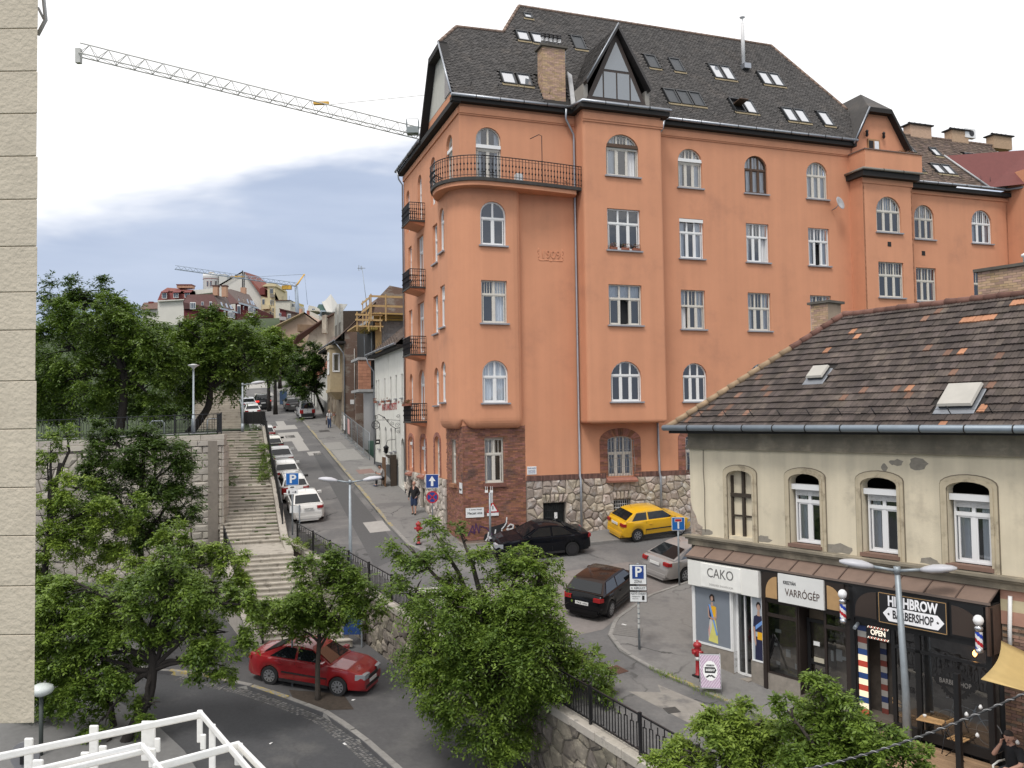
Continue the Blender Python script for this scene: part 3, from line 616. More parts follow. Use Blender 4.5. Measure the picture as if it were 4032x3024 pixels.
def window(parent,mf,o,cols=3,tr=.62,fm=None,bars=0,curtain='sides',rev=.16,sill=True,shutter=0,fw=.06,lower_bars=False,open_leaf=None,gl=None,frame_top=None,blind=0.0,sillm=None,colfr=None):
 """one window: frame mesh, with panes, sill, curtains and shutter box as its own pieces"""
 fm=fm or white_paint;gl=gl or glass_w;mb=MB();P=outline(o,0);Q=outline(o,fw);n=len(P)
 A=[mf(p[0],p[1],rev-.05)for p in P]+[mf(p[0],p[1],rev-.05)for p in Q]+[mf(p[0],p[1],rev+.02)for p in Q]
 mb.add(A,[(i,(i+1)%n,n+(i+1)%n,n+i)for i in range(n)]+[(n+i,n+(i+1)%n,2*n+(i+1)%n,2*n+i)for i in range(n)])
 H=o['z1']-o['z0'];zt=o['z0']+H*tr;x0,x1=o['x0']+fw,o['x1']-fw
 fr=colfr or[i/cols for i in range(cols+1)]
 xs=[x0+(x1-x0)*k for k in fr]
 if tr<1:mbox(mb,mf,x0,x1,zt-.05,zt+.05,rev-.06,rev+.02)
 for x in xs[1:-1]:
  top=optop(o,x)-fw
  mbox(mb,mf,x-.045,x+.045,o['z0']+fw,top,rev-.045,rev+.015)
 if bars and tr<1:
  for i in range(1,bars+1):
   x=x0+(x1-x0)*i/(bars+1)
   if min(abs(x-q)for q in xs)<.06:continue
   mbox(mb,mf,x-.012,x+.012,zt,optop(o,x)-fw*.5,rev-.03,rev)
 w=mb.build('window',fm,parent)
 rows=[(o['z0']+fw,zt-.05),(zt+.05,None)]if tr<1 else[(o['z0']+fw,None)]
 for xa,xb,ci in zip(xs,xs[1:],range(len(xs))):
  for r,(za,zb)in enumerate(rows):
   if open_leaf is not None and(ci,r)==(open_leaf,0):continue
   mb=MB();k=5 if(o['r']and zb is None)else 1;d=rev-.01
   for i in range(k):
    a,b=xa+(xb-xa)*i/k,xa+(xb-xa)*(i+1)/k
    ta,tb=(zb,zb)if zb is not None else(optop(o,a)-fw*.4,optop(o,b)-fw*.4)
    if min(ta,tb)-za<.01:continue
    mb.quad(mf(a,za,d),mf(b,za,d),mf(b,tb,d),mf(a,ta,d))
   if mb.v:mb.build('pane',gl,w)
   if r==0 and tr<1 and xb-xa>.3:
    mb=MB();e=.045
    mbox(mb,mf,xa+.04,xa+.04+e,za,zb,rev-.035,rev+.005);mbox(mb,mf,xb-.04-e,xb-.04,za,zb,rev-.035,rev+.005)
    mbox(mb,mf,xa+.08,xb-.08,za,za+e+.02,rev-.035,rev+.005);mbox(mb,mf,xa+.08,xb-.08,zb-e,zb,rev-.035,rev+.005);mb.build('sash',fm,w)
 if open_leaf is not None:
  xa,xb=xs[open_leaf],xs[open_leaf+1];mb=MB();L=(xb-xa)*.95
  for z0_,z1_,d0,d1 in((rows[0][0],rows[0][1],rev,rev+.05),(rows[0][0],rows[0][1],rev+L-.05,rev+L),(rows[0][0],rows[0][0]+.06,rev+.05,rev+L-.05),(rows[0][1]-.06,rows[0][1],rev+.05,rev+L-.05)):mbox(mb,mf,xb-.05,xb-.02,z0_,z1_,d0,d1)
  mb.build('open_sash',fm,w)
 if sill:
  mb=MB();k=6
  for i in range(k):
   a,b=o['x0']-.09+(x1-x0+2*fw+.18)*i/k,o['x0']-.09+(x1-x0+2*fw+.18)*(i+1)/k
   mbox(mb,mf,a,b,o['z0']-.06,o['z0']+.012,-.11,rev-.05)
  mb.build('sill',sillm or dirt_w,w)
 if shutter:
  mb=MB();zs=zt+.05 if o['r']else o['z1']-.02;mbox(mb,mf,o['x0']+.01,o['x1']-.01,zs,zs+.17 if o['r']else zs-.17,rev-.15,rev-.06);mb.build('shutter_box',white_paint if shutter==1 else brown_wood,w)
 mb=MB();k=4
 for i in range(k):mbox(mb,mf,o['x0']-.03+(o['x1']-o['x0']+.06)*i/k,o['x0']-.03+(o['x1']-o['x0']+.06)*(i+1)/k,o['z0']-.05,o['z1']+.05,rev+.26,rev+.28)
 mb.build('room_shadow',room_shadow,w)  # dark panel added behind the glass to stand for an unlit room
 def cur(xa,xb,za,zb,d):
  mb=MB();n=max(4,int((xb-xa)/.07));pts=[]
  for i in range(n+1):
   x=xa+(xb-xa)*i/n;dd=d+(.03 if i%2 else 0)+random.uniform(0,.015);zt_=min(zb,optop(o,min(max(x,o['x0']+.02),o['x1']-.02))-.03);pts.append((mf(x,za,dd),mf(x,zt_,dd)))
  for p,q in zip(pts,pts[1:]):mb.quad(p[0],q[0],q[1],p[1])
  mb.build('curtain',curtain_m,w)
 if curtain=='full':cur(x0,x1,o['z0']+.03,o['z1'],rev+.1)
 elif curtain=='sides':
  k=random.uniform(.2,.34);cur(x0,x0+(x1-x0)*k,o['z0']+.03,o['z1'],rev+.1);cur(x1-(x1-x0)*random.uniform(.15,.34),x1,o['z0']+.03,o['z1'],rev+.1)
 elif curtain=='left':cur(x0,x0+(x1-x0)*.42,o['z0']+.03,o['z1'],rev+.1)
 elif curtain=='top':cur(x0,x1,zt,o['z1'],rev+.1)
 if blind:
  mb=MB();zz=o['z1']-H*blind;k=8
  for i in range(k):
   a,b=x0+(x1-x0)*i/k,x0+(x1-x0)*(i+1)/k;mb.quad(mf(a,zz,rev+.07),mf(b,zz,rev+.07),mf(b,optop(o,min(b,x1-.01)),rev+.07),mf(a,optop(o,max(a,x0+.01)),rev+.07))
  mb.build('blind',curtain_m,w)
 return w
 # ================================================================ orange apartment building
ob=thing('apartment_building','tall orange rendered corner apartment building with steep dark tiled roof','building',(O.x,O.y,0),ANG)
fm0=lambda x,z,d:(x,d,z)
fb0=lambda x,z,d:(x,-1.0+d,z)
fl0=lambda t,z,d:(d,t,z)
R1,R2,R3,R4=11.2,14.98,18.7,22.45
cols_main=[(11.9,13.35),(16.0,17.45),(20.05,21.47)]
mo=[]
spec=[]
for i,(a,b)in enumerate(cols_main):
 mo+=[ARCH(a,b,R1,13.22),op(a,b,R2,17.05),op(a,b,R3,20.82),ARCH(a,b,R4,24.55)]
 sty=[dict(cols=3,tr=.66,curtain='none',fm=white_paint,blind=.0),dict(cols=3,tr=.6,fm=old_white,bars=5,curtain='sides',open_leaf=0 if i==0 else None),dict(cols=3,tr=.66,fm=white_paint,bars=0 if i==0 else 5,curtain='sides',shutter=1 if i==0 else 0,open_leaf=(None,2,1)[i]),dict(cols=3,tr=.64,fm=(old_white,brown_wood,old_white)[i],bars=5,curtain=('sides','full','full')[i],shutter=1 if i==0 else 0)]
 spec+=sty
rc=[(27.6,29.1),(32.0,33.6)]
for i,(a,b)in enumerate(rc):
 mo+=[op(a,b,13.2,15.25),op(a,b,16.95,18.95),ARCH(a,b,20.62,22.68)]
 spec+=[dict(cols=3,tr=.62,fm=old_white,bars=5,curtain='none')]*2+[dict(cols=3,tr=.6,fm=(old_white,white_paint)[i],bars=8,curtain=('top','sides')[i])]
doorL=ARCH(.82,2.1,21.85,24.56)
gw=op(7.5,8.94,7.5,9.5,.22)
gw2=op(11.95,13.3,7.5,9.5,.22)
wall('main_wall',mo+[gw,gw2],3.12,34.9,7.45,25.6,fm0,orange,ob,ztopf=lambda x:25.6 if x<26.6 else 23.75,brk=(26.59,26.6),reveal=.22)
wall('corner_wall_upper',[],0,3.12,10.1,21.6,fm0,orange,ob)
wall('top_floor_wall',[doorL],0,3.12,21.6,25.6,fm0,orange,ob,reveal=.22)
for o_,s_ in zip(mo,spec):window(ob,fm0,o_,**s_)
w=window(ob,fm0,doorL,cols=2,tr=.6,fm=old_white,curtain='sides',shutter=1,sill=False)
boxo('return_wall',(34.9,35.1,-1.6,0,7,25),orange,ob)
lo_=[];ls=[]
for k,(z0,z1,ar)in enumerate(((R1,13.2,1),(R2,17.0,0),(R3,20.8,0))):
 lo_+=[(ARCH if ar else op)(10.42,11.3,z0,z1),(ARCH if ar else op)(7.5,8.95,z0-.75,z1+.1),(ARCH if ar else op)(4.35,5.35,z0,z1)]
 ls+=[dict(cols=2,fm=white_paint,curtain='none'),dict(cols=2,tr=.7,fm=white_paint,bars=3,curtain='sides',sill=False),dict(cols=2,fm=white_paint,curtain='sides')]
lo_+=[ARCH(10.85,11.7,21.75,24.3),ARCH(7.75,8.7,21.75,24.4),ARCH(4.6,5.7,21.9,24.5),ARCH(1.24,2.42,22.3,24.62)]
ls+=[dict(cols=2,fm=white_paint,curtain='none',sill=False)]*3+[dict(cols=2,fm=old_white,shutter=1,curtain='sides')]
gl_=[op(10.5,11.5,7.65,9.5,.3),op(7.35,8.45,7.6,9.5,.3),op(4.3,5.3,7.5,9.6,.3)]
gs=[dict(cols=2,tr=.7,fm=white_paint,shutter=1,curtain='none',sill=False),dict(cols=2,tr=.6,fm=white_paint,shutter=1,blind=.5,curtain='none',sill=False),dict(cols=2,tr=.6,fm=old_white,curtain='none',sill=False)]
GT=lambda t:25.75 if t>6.5 else(25.75+min(1.15,1.15))
wall('side_wall',[q for q in lo_ if q['x0']>2.9]+gl_,2.9,12.45,7.45,25.7,fl0,orange,ob,reveal=.24)
wall('side_wall_corner',[lo_[-1]],0,2.9,10.1,25.7,fl0,orange,ob,reveal=.24)
for o_,s_ in zip(lo_+gl_,ls+gs):window(ob,fl0,o_,rev=.2,**s_)
boxo('rear_wall',(0,35,12.3,12.45,3,25.5),orange,ob);boxo('end_wall',(34.8,35,0,12.4,3,24),orange,ob)
# ---- first bay
bo=[ARCH(7.28,8.97,R1,13.2),op(7.25,9.07,R2,17.0),op(7.25,9.07,R3,20.78),op(7.25,9.07,22.42,24.55,.82)]
bs=[dict(cols=3,tr=.66,curtain='none',fm=white_paint),dict(cols=3,tr=.66,fm=old_white,curtain='top',open_leaf=1),dict(cols=3,tr=.66,fm=white_paint,curtain='none',fw=.07),dict(cols=3,tr=.66,fm=old_white,bars=8,curtain='sides',shutter=2,open_leaf=2)]
bx0,bx1,bz0,bz1=6.03,10.42,10.15,25.62;r_=.16
wall('bay_front',bo,bx0+r_,bx1-r_,bz0+r_,bz1,fb0,orange,ob,reveal=.22)
for o_,s_ in zip(bo,bs):window(ob,fb0,o_,**s_)
prof=[(0.0,0.0)]+[(r_*sin(pi/2*i/4),r_*(1-cos(pi/2*i/4)))for i in range(5)]
mb=MB()
for sx,xe in((-1,bx0),(1,bx1)):
 ring=[(xe-sx*(r_-r_*sin(pi/2*i/4)),-1.0+(r_-r_*cos(pi/2*i/4)))for i in range(5)]+[(xe,.0)]
 for p,q in zip(ring,ring[1:]):mb.quad((p[0],p[1],bz0+r_),(q[0],q[1],bz0+r_),(q[0],q[1],bz1),(p[0],p[1],bz1))
 for i in range(4):
  a0,a1=pi/2*i/4,pi/2*(i+1)/4
  for p,q in zip(ring,ring[1:]):
   def sh(pt,a):c=(bx0+bx1)/2;k=(1-(1-cos(a))*r_/2.2);return(c+(pt[0]-c)*k,pt[1]+(1-cos(a))*r_*(1 if pt[1]<-.8 else.4),bz0+r_-r_*sin(a))
   mb.quad(sh(p,a0),sh(q,a0),sh(q,a1),sh(p,a1))
for i in range(4):
 a0,a1=pi/2*i/4,pi/2*(i+1)/4
 yy=lambda a:-1.0+(1-cos(a))*r_;zz=lambda a:bz0+r_-r_*sin(a)
 mb.quad((bx0+r_,yy(a0),zz(a0)),(bx1-r_,yy(a0),zz(a0)),(bx1-r_,yy(a1),zz(a1)),(bx0+r_,yy(a1),zz(a1)))
mb.quad((bx0+.07,-.86,bz0),(bx1-.07,-.86,bz0),(bx1-.07,0,bz0),(bx0+.07,0,bz0))
mb.build('bay_sides',orange,ob)
# ---- second bay with terrace parapet
b2=[op(23.93,25.7,13.2,15.2),op(23.93,25.7,16.92,18.93),ARCH(23.9,25.65,20.6,22.65)]
wall('bay_front',b2,23.0,26.5,10,23.75,fb0,orange,ob,reveal=.2)
for o_,s_ in zip(b2,[dict(cols=3,tr=.64,fm=old_white,bars=8,curtain='none')]*2+[dict(cols=3,tr=.6,fm=old_white,bars=8,curtain='top')]):window(ob,fb0,o_,**s_)
boxo('bay_side',(22.99,23.1,-1.0,0,10,23.75),orange,ob);boxo('bay_side',(26.4,26.51,-1.0,0,10,23.75),orange,ob)
MB().box(22.95,26.98,-1.32,-1.2,24.0,25.1).box(22.95,23.07,-1.2,0,24.0,25.1).box(26.86,26.98,-1.2,0,24.0,25.1).build('terrace_parapet',orange,ob)
MB().box(22.9,27.03,-1.37,-1.15,25.1,25.16).box(22.9,23.12,-1.15,0,25.1,25.16).build('parapet_coping',M('brown_coping',(.2,.13,.1),.8),ob)
boxo('terrace_floor',(23,26.9,-1.2,0,23.75,24.05),orange,ob)
MB().box(22.75,26.75,-1.35,0,23.62,23.98).build('eaves_board',soffit,ob)
def gutter(path,r=.085,parent=None,mat=None):
 mb=MB();mb.tube(path,r,8);g=mb.build('gutter',mat or zinc,parent)
 for a,b in zip(path,path[1:]):
  a=Vector(a);b=Vector(b);L=(b-a).length;n=int(L/1.05)
  for i in range(1,n):
   p=a.lerp(b,i/n);d=(b-a).normalized()*.015;MB().cyl(p-d,p+d,r+.012,n=8).build('gutter_joint',soffit,g)
 return g
gutter([(22.7,0,23.98),(22.7,-1.42,24.0),(26.9,-1.42,24.0)],.075,ob,M('weathered_gutter',(.2,.185,.16),.7,.2,6))
gutter([(26.8,-.42,23.9),(34.5,-.42,23.95),(35.0,-1.2,23.95)],.085,ob,zinc_d)
MB().box(0,6.0,-.05,.0,25.05,25.12).box(0,6.0,-.09,0,25.12,25.42).box(10.45,23.0,-.05,0,25.05,25.12).box(10.45,23.0,-.09,0,25.12,25.42).box(6.0,10.45,-1.09,-1.0,25.12,25.45).box(6.0,10.45,-1.05,-1.0,25.02,25.12).box(26.5,34.9,-.07,0,23.3,23.5).box(22.96,26.54,-1.05,-1.0,23.3,23.6).box(-.07,0,0,12.4,25.1,25.4).build('string_course',orange,ob)
# ---- rounded corner oriel
def arc(cx,cy,r,a0,a1,n):return[(cx+r*cos(radians(a0+(a1-a0)*i/n)),cy+r*sin(radians(a0+(a1-a0)*i/n)))for i in range(n+1)]
path=[(2.95,0.0),(2.93,-.15),(2.85,-.3),(2.7,-.41),(2.5,-.45),(.95,-.45)]+arc(.95,.95,1.4,270,180,10)[1:]+[(-.45,2.45),(-.41,2.65),(-.3,2.8),(-.15,2.88),(0,2.9)]
base=[(p[0],0.0)if(p[1]<=0 and p[0]>.4)else((0.0,p[1])if p[1]>.4 else(max(0,p[0]),max(0,p[1])))for p in path]
cum=[0.0]
for a,b in zip(path,path[1:]):cum.append(cum[-1]+hypot(b[0]-a[0],b[1]-a[1]))
def pth(x):
 x=min(max(x,0),cum[-1])
 for i in range(len(path)-1):
  if x<=cum[i+1]+1e-9:
   k=(x-cum[i])/(cum[i+1]-cum[i]);a,b=path[i],path[i+1];d=Vector((b[0]-a[0],b[1]-a[1])).normalized()
   return(a[0]+(b[0]-a[0])*k,a[1]+(b[1]-a[1])*k),(d.y*-1,d.x)
def fo(x,z,d):
 p,n=pth(x);return(p[0]-n[0]*d*-1*-1,p[1]-n[1]*d*-1*-1,z)if False else(p[0]+(-n[0])*d,p[1]+(-n[1])*d,z)
_p,_n=pth(1.5)
_sgn=1 if fo(1.5,0,.1)[1]>_p[1]else-1
_fo=fo
def fo(x,z,d,s=_sgn):return _fo(x,z,d*s)
xs_of=lambda s:cum[5]-(s-.95)
a,b=xs_of(2.15),xs_of(.86);c0=cum[15]
la,lb=c0+.35,c0+1.25
oo=[ARCH(a,b,R1,13.22),op(a,b,R2,17.03),ARCH(a,b,R3,20.83),ARCH(la,lb,R1+.1,13.3),op(la,lb,R2,17.05),ARCH(la,lb,R3,20.9)]
wall('oriel_wall',oo,0,cum[-1],10.5,21.55,fo,orange,ob,reveal=.2,brk=cum)
for o_,s_ in zip(oo,[dict(cols=2,tr=.62,bars=3,curtain='full',fw=.07),dict(cols=2,tr=.68,bars=8,curtain='left',fm=old_white),dict(cols=2,tr=.62,curtain='none',fw=.07),dict(cols=1,tr=.7,curtain='sides'),dict(cols=1,tr=.7,bars=3,curtain='none'),dict(cols=1,tr=.7,curtain='sides')]):window(ob,fo,o_,**s_)
mb=MB();n=6
for i in range(len(path)-1):
 for j in range(n):
  def q(k,jj):
   th=pi/2*jj/n;P_,B_=path[k],base[k];dd=hypot(P_[0]-B_[0],P_[1]-B_[1]);return(B_[0]+(P_[0]-B_[0])*cos(th)**.8,B_[1]+(P_[1]-B_[1])*cos(th)**.8,10.5-.5*sin(th)*min(1,dd/.35))
  mb.quad(q(i,j),q(i+1,j),q(i+1,j+1),q(i,j+1))
me_o=mb.build('oriel_underside',orange,ob);me_o.data.polygons.foreach_set('use_smooth',[True]*len(me_o.data.polygons))
# ---- brick corner below the oriel
kb=[op(1.07,2.01,7.41,9.5)];kl=[op(1.27,2.05,7.35,9.44)]
bmort=M('brick_mortar',(.25,.19,.155),.96,.15,6)
wall('brick_backing',kb,0.02,3.14,4.2,10.1,lambda x,z,d:(x,.02+d,z),bmort,ob,reveal=.2)
wall('brick_backing',kl,0.02,3.06,4.2,10.1,lambda x,z,d:(.02+d,x,z),bmort,ob,reveal=.2)
window(ob,fm0,kb[0],cols=2,tr=.66,fm=old_white,bars=4,curtain='left',sill=False);window(ob,fl0,kl[0],cols=1,tr=.66,fm=old_white,curtain='none',sill=False)
items=[]
def brick(mf,x0,x1,z0,z1,d=.022):
 k=random.uniform(.6,1.15)*d
 def fn(mb):
  mb.hexa([mf(x0,z0,0),mf(x1,z0,0),mf(x1,z0,-k),mf(x0,z0,-k),mf(x0,z1,0),mf(x1,z1,0),mf(x1,z1,-k),mf(x0,z1,-k)])
 return fn
for mf,LL,o_ in((lambda x,z,d:(x,.02+d,z),3.13,kb[0]),(lambda x,z,d:(.02+d,x,z),3.05,kl[0])):
 z=4.75;r=0
 while z<10.08:
  x=-.02-(.125 if r%2 else 0)
  while x<LL:
   a,b=max(x+.005,-.02),min(x+.245,LL)
   segs=[(a,b)]
   if z+.066>o_['z0']and z<o_['z1']:
    segs=[(p,q)for p,q in((a,min(b,o_['x0'])),(max(a,o_['x1']),b))if q-p>.02]
   for p,q in segs:
    if q-p>.02:items.append(brick(mf,p,q,z+.005,z+.068))
   x+=.25
  z+=.073;r+=1
random.shuffle(items);pieces('brick',items,brickm,ob,290)
MB().box(-.14,3.2,-.16,3.1,3.6,4.62).build('corner_plinth',M('plinth_stone',(.25,.235,.21),.95,.2,4,bump=.5,rnd=.1),ob)
for zz,x0,x1,ax in((7.32,.98,2.1,'m'),(7.25,1.18,2.14,'l')):
 mb=MB();mf=fm0 if ax=='m' else fl0;mbox(mb,mf,x0,x1,zz-.1,zz+.08,-.12,.1);mb.build('brick_sill',brickm,ob)
 # ---- rubble base with soldier course
wall('base_backing',[op(4.03,5.17,4.0,6.32),op(7.82,8.7,5.5,6.32)],3.13,34.9,3.6,7.45,lambda x,z,d:(x,.03+d,z),mortar,ob,reveal=.3)
wall('base_backing',[op(7.6,8.3,5.2,6.6),op(10.6,11.3,6.0,6.9)],3.05,12.45,3.6,7.5,lambda x,z,d:(.03+d,x,z),mortar,ob,reveal=.3)
items=[];
for(x0,x1,z0,z1)in((3.16,4.0,4.2,7.45),(4.0,5.2,6.75,7.45),(5.2,7.8,4.2,7.45),(7.8,8.72,6.75,7.3),(7.8,8.72,4.2,5.48),(8.72,13.4,4.2,7.45)):
 for c,P in vor(x0,x1,z0,z1,.40,gap=.012):items.append(lambda mb,c=c,P=P:stone_mesh(mb,c,P,.03,.075,-1))
for x0,x1,n in((3.98,5.22,6),(7.78,8.74,5)):
 for i in range(n):
  a,b=x0+(x1-x0)*i/n,x0+(x1-x0)*(i+1)/n;k=((i+.5)/n-.5)*.22;P=[(a+.01,6.34),(b-.01,6.34),(b-.01+k,6.74),(a+.01+k,6.74)]
  items.append(lambda mb,c=((a+b)/2,6.54),P=P:stone_mesh(mb,c,P,.03,.1,-1))
pieces('base_stone',items,rubble,ob,290)
items=[]
for(x0,x1,z0,z1)in((3.1,7.55,4.6,7.45),(7.55,8.35,6.65,7.45),(8.35,10.55,4.8,7.45),(10.55,11.35,6.95,7.45),(11.35,12.45,5,7.45)):
 for c,P in vor(x0,x1,z0,z1,.42,gap=.012):items.append(lambda mb,c=c,P=P:(lambda m2:mb.add([(p[1],p[0],p[2])for p in m2.v],[tuple(reversed(q))for q in m2.f]))((lambda m2:(stone_mesh(m2,c,P,.03,.1,-1),m2)[1])(MB())))
pieces('side_base_stone',items,M('pale_rubble',(.46,.41,.36),.93,.2,5,bump=.8,bscale=20,rnd=.25,hue=.015),ob,200)
items=[]
x=3.16
while x<13.3:
 if not(7.4<x<8.95):items.append(brick(fm0,x,x+.07,7.42,7.68,.05))
 x+=.08
pieces('soldier_brick',items,M('dark_brick',(.15,.08,.065),.9,.2,8,rnd=.3),ob,150)
def surround(o_,mf,wdt,zb,d=.05,rise=None):
 items=[];x0,x1=o_['x0'],o_['x1'];zs=o_['z1']-o_['r']
 z=zb
 while z<zs:
  for a,b in((x0-wdt,x0),(x1,x1+wdt)):
   k=random.random()<.5
   if k:items.append(brick(mf,a+.004,b-.004,z+.004,z+.07,d))
   else:m=(a+b)/2;items+=[brick(mf,a+.004,m-.003,z+.004,z+.07,d),brick(mf,m+.003,b-.004,z+.004,z+.07,d)]
  z+=.075
 xc=(x0+x1)/2;hw=(x1-x0)/2;n=22;R=rise or(o_['r']+wdt)
 for i in range(n):
  a0,a1=pi*i/n,pi*(i+.9)/n
  Pq=[(xc+hw*cos(t),zs+o_['r']*sin(t))for t in(a0,a1)]+[(xc+(hw+wdt)*cos(t),zs+R*sin(t))for t in(a1,a0)]
  items.append(lambda mb,Pq=Pq:mb.hexa([mf(p[0],p[1],0)for p in Pq]+[mf(p[0],p[1],-d)for p in Pq]))
 return items
window(ob,fm0,gw,cols=3,tr=.58,fm=old_white,bars=5,curtain='none',sill=False);window(ob,fm0,gw2,cols=3,tr=.58,fm=old_white,bars=5,curtain='none',sill=False)
pieces('surround_brick',surround(gw,fm0,.42,7.5,.04,.62)+surround(gw2,fm0,.42,7.5,.04,.62),brickm,ob,140)
its=[]
for o_ in gl_:its+=surround(o_,fl0,.26,7.5,.04,.5)
pieces('surround_brick',its,M('rose_brick',(.30,.13,.095),.92,.15,8,rnd=.22),ob,130)
tilem=M('terracotta_sill',(.32,.14,.10),.8,.15,6)
for x0,x1,mf in((7.4,9.05,fm0),(10.45,11.55,fl0),(7.3,8.5,fl0)):
 mb=MB();mb.hexa([mf(x0,7.2,0),mf(x1,7.2,0),mf(x1,7.2,-.28),mf(x0,7.2,-.28),mf(x0,7.45,0),mf(x1,7.45,0),mf(x1,7.3,-.3),mf(x0,7.3,-.3)]);mb.build('tiled_sill',tilem,ob)
def grille(o_,mf,d,nv,nh,r=.01,bulge=0,name='window_grille',mat=None):
 mb=MB()
 for i in range(nv+1):
  x=o_['x0']+(o_['x1']-o_['x0'])*i/nv;P=[mf(x,o_['z0']+(optop(o_,min(max(x,o_['x0']+.01),o_['x1']-.01))-o_['z0'])*k/6,d-(bulge*sin(pi*min(1,k/3.5))if k<4 else 0))for k in range(7)];mb.tube(P,r,5)
 for j in range(nh+1):
  z=o_['z0']+.04+(o_['z1']-o_['r']-o_['z0']-.06)*j/nh;mb.tube([mf(o_['x0'],z,d),mf(o_['x1'],z,d)],r,5)
 return mb.build(name,mat or M('grey_iron',(.32,.31,.29),.6,.1),ob)
grille(gw,fm0,-.07,9,4,.011,.12);grille(gw2,fm0,-.07,9,4,.011,.12)
boxo('cellar_door',(4.05,5.15,.22,.27,4.0,6.3),M('dark_green_door',(.02,.025,.024),.6),ob);grille(op(4.05,5.15,4.2,6.3),fm0,.12,11,6,.012,mat=iron)
boxo('door_notice',(4.62,4.78,.1,.105,5.55,5.85),white_paint,ob)
boxo('cellar_window',(7.84,8.68,.25,.28,5.5,6.3),room_shadow,ob);grille(op(7.84,8.68,5.52,6.3),fm0,.1,7,4,.014,mat=white_paint)
for t0,t1,z0,z1 in((7.62,8.28,5.2,6.6),(10.62,11.28,6.0,6.9)):boxo('cellar_door',(.24,.28,t0,t1,z0,z1),M('grey_door',(.12,.115,.11),.8,.2),ob)
# ---- date relief
rel=text('date_relief','1909',.56,orange,ob,(4.61,-.004,18.5),extrude=.028,width=.95,bold=.006)
mb=MB();cart=[(-.62,.3),(-.68,.1),(-.6,-.02),(-.66,-.2),(-.6,-.3),(-.1,-.28),(0,-.33),(.1,-.28),(.6,-.3),(.66,-.2),(.6,-.02),(.68,.1),(.62,.3)]
for p,q in zip(cart,cart[1:]):mb.tube([(4.61+p[0],-.0,18.5+p[1]),(4.61+q[0],-.0,18.5+q[1])],.022,5)
mb.build('relief_frame',orange,ob)
# ---- downpipes
def downpipe(pts,r=.055,parent=None,name='downpipe',mat=None):return MB().tube(pts,r,8).build(name,mat or zinc,parent)
downpipe([(5.4,-.42,25.75),(5.42,-.3,25.3),(5.9,-.14,24.6),(5.93,-.1,24.3),(5.93,-.1,7.6),(5.93,-.2,7.4),(5.93,-.22,4.2)],.06,ob)
downpipe([(10.9,-.42,25.75),(10.85,-.3,25.3),(10.55,-.1,24.9)],.055,ob);downpipe([(10.3,-.12,10.2),(10.35,-.12,7.6),(10.35,-.22,7.4),(10.35,-.22,4.4)],.06,ob,mat=zinc_d)
downpipe([(26.75,-.42,23.9),(26.6,-.2,23.5),(26.55,-.1,23.2),(26.55,-.1,12)],.05,ob)
downpipe([(-.45,12.2,25.7),(-.35,12.2,25.2),(-.1,12.3,24.9),(-.08,12.3,5.5)],.05,ob)
# ---- roof: front slope polygon in (s, z), pitch 55 deg
PT=radians(55);TP=math.tan(PT);t_of=lambda z:-.35+(z-25.9)/TP
rp=[(-.45,25.8),(-.42,29.35),(.8,30.78),(3.4,30.9),(4.95,33.35),(21.6,33.35),(24.2,28.37),(23.9,27.2),(23.3,25.8)]
rooft=M('dark_roof_tile',(.066,.061,.058),.82,.2,5,rnd=.32,hue=.006,col2=(.085,.075,.068),c2scale=.9)
rsub=M('roof_underlay',(.025,.022,.02),.9)
roof=MB().add([(s,t_of(z)+.04,z-.03)for s,z in rp],[tuple(range(len(rp)))]).add([(-.42,t_of(29.35),29.35),(.8,t_of(30.78),30.78),(.8,3.15+(3.15-t_of(30.78)),30.6),(-.42,4.25,29.35)],[(0,1,2,3)]).add([(4.95,t_of(33.35),33.35),(21.6,t_of(33.35),33.35),(21.6,10.5,25.6),(4.95,10.5,25.6)],[(0,1,2,3)]).add([(4.95,t_of(33.35),33.35),(3.4,t_of(30.9),30.9),(3.4,6.6,28),(4.95,10.5,25.6)],[(0,1,2,3)]).add([(21.6,t_of(33.35),33.35),(24.2,t_of(28.37),28.37),(26,8,25.6),(21.6,10.5,25.6)],[(0,1,2,3)]).build('roof',rsub,ob)
MB().add([(-.42,6.45,25.85),(-.42,4.25,29.35),(.8,3.3,30.75),(3.4,3.3,30.8),(3.4,6.45,25.85)],[(0,1,2,3,4)]).build('roof_side_slope',rooft,ob)
MB().add([(-.42,6.4,25.75),(-.42,12.6,25.75),(2.2,12.6,29.2),(2.2,6.4,29.2)],[(0,1,2,3)]).add([(2.2,6.4,29.2),(2.2,12.6,29.2),(6,12.6,26),(6,6.4,26)],[(0,1,2,3)]).build('roof_side_slope',rooft,ob)
dz_=.118;tw=.19;items=[]
sky_rects=[]
SKY=[(2.38,3.12,26.95,27.78,0),(3.25,3.98,26.95,27.78,0),(4.12,4.82,30.4,31.15,0),(4.95,5.68,30.35,31.15,0),(7.38,8.08,30.35,31.4,1),(11.62,12.32,29.65,30.68,1),(13.18,13.88,29.65,30.7,1),(11.72,12.42,27.05,28.08,1),(12.5,13.2,27.05,28.08,1),(13.28,13.98,27.05,28.08,1),(15.75,16.42,29.55,30.68,0),(16.5,17.18,29.55,30.68,0),(19.05,19.75,29.6,30.65,0),(19.83,20.55,29.6,30.65,0),(15.8,16.5,27.0,28.02,2),(16.6,17.3,27.0,28.02,0),(19.15,19.88,26.78,27.8,0),(19.96,20.68,26.78,27.8,0),(21.62,22.33,26.78,27.86,0)]
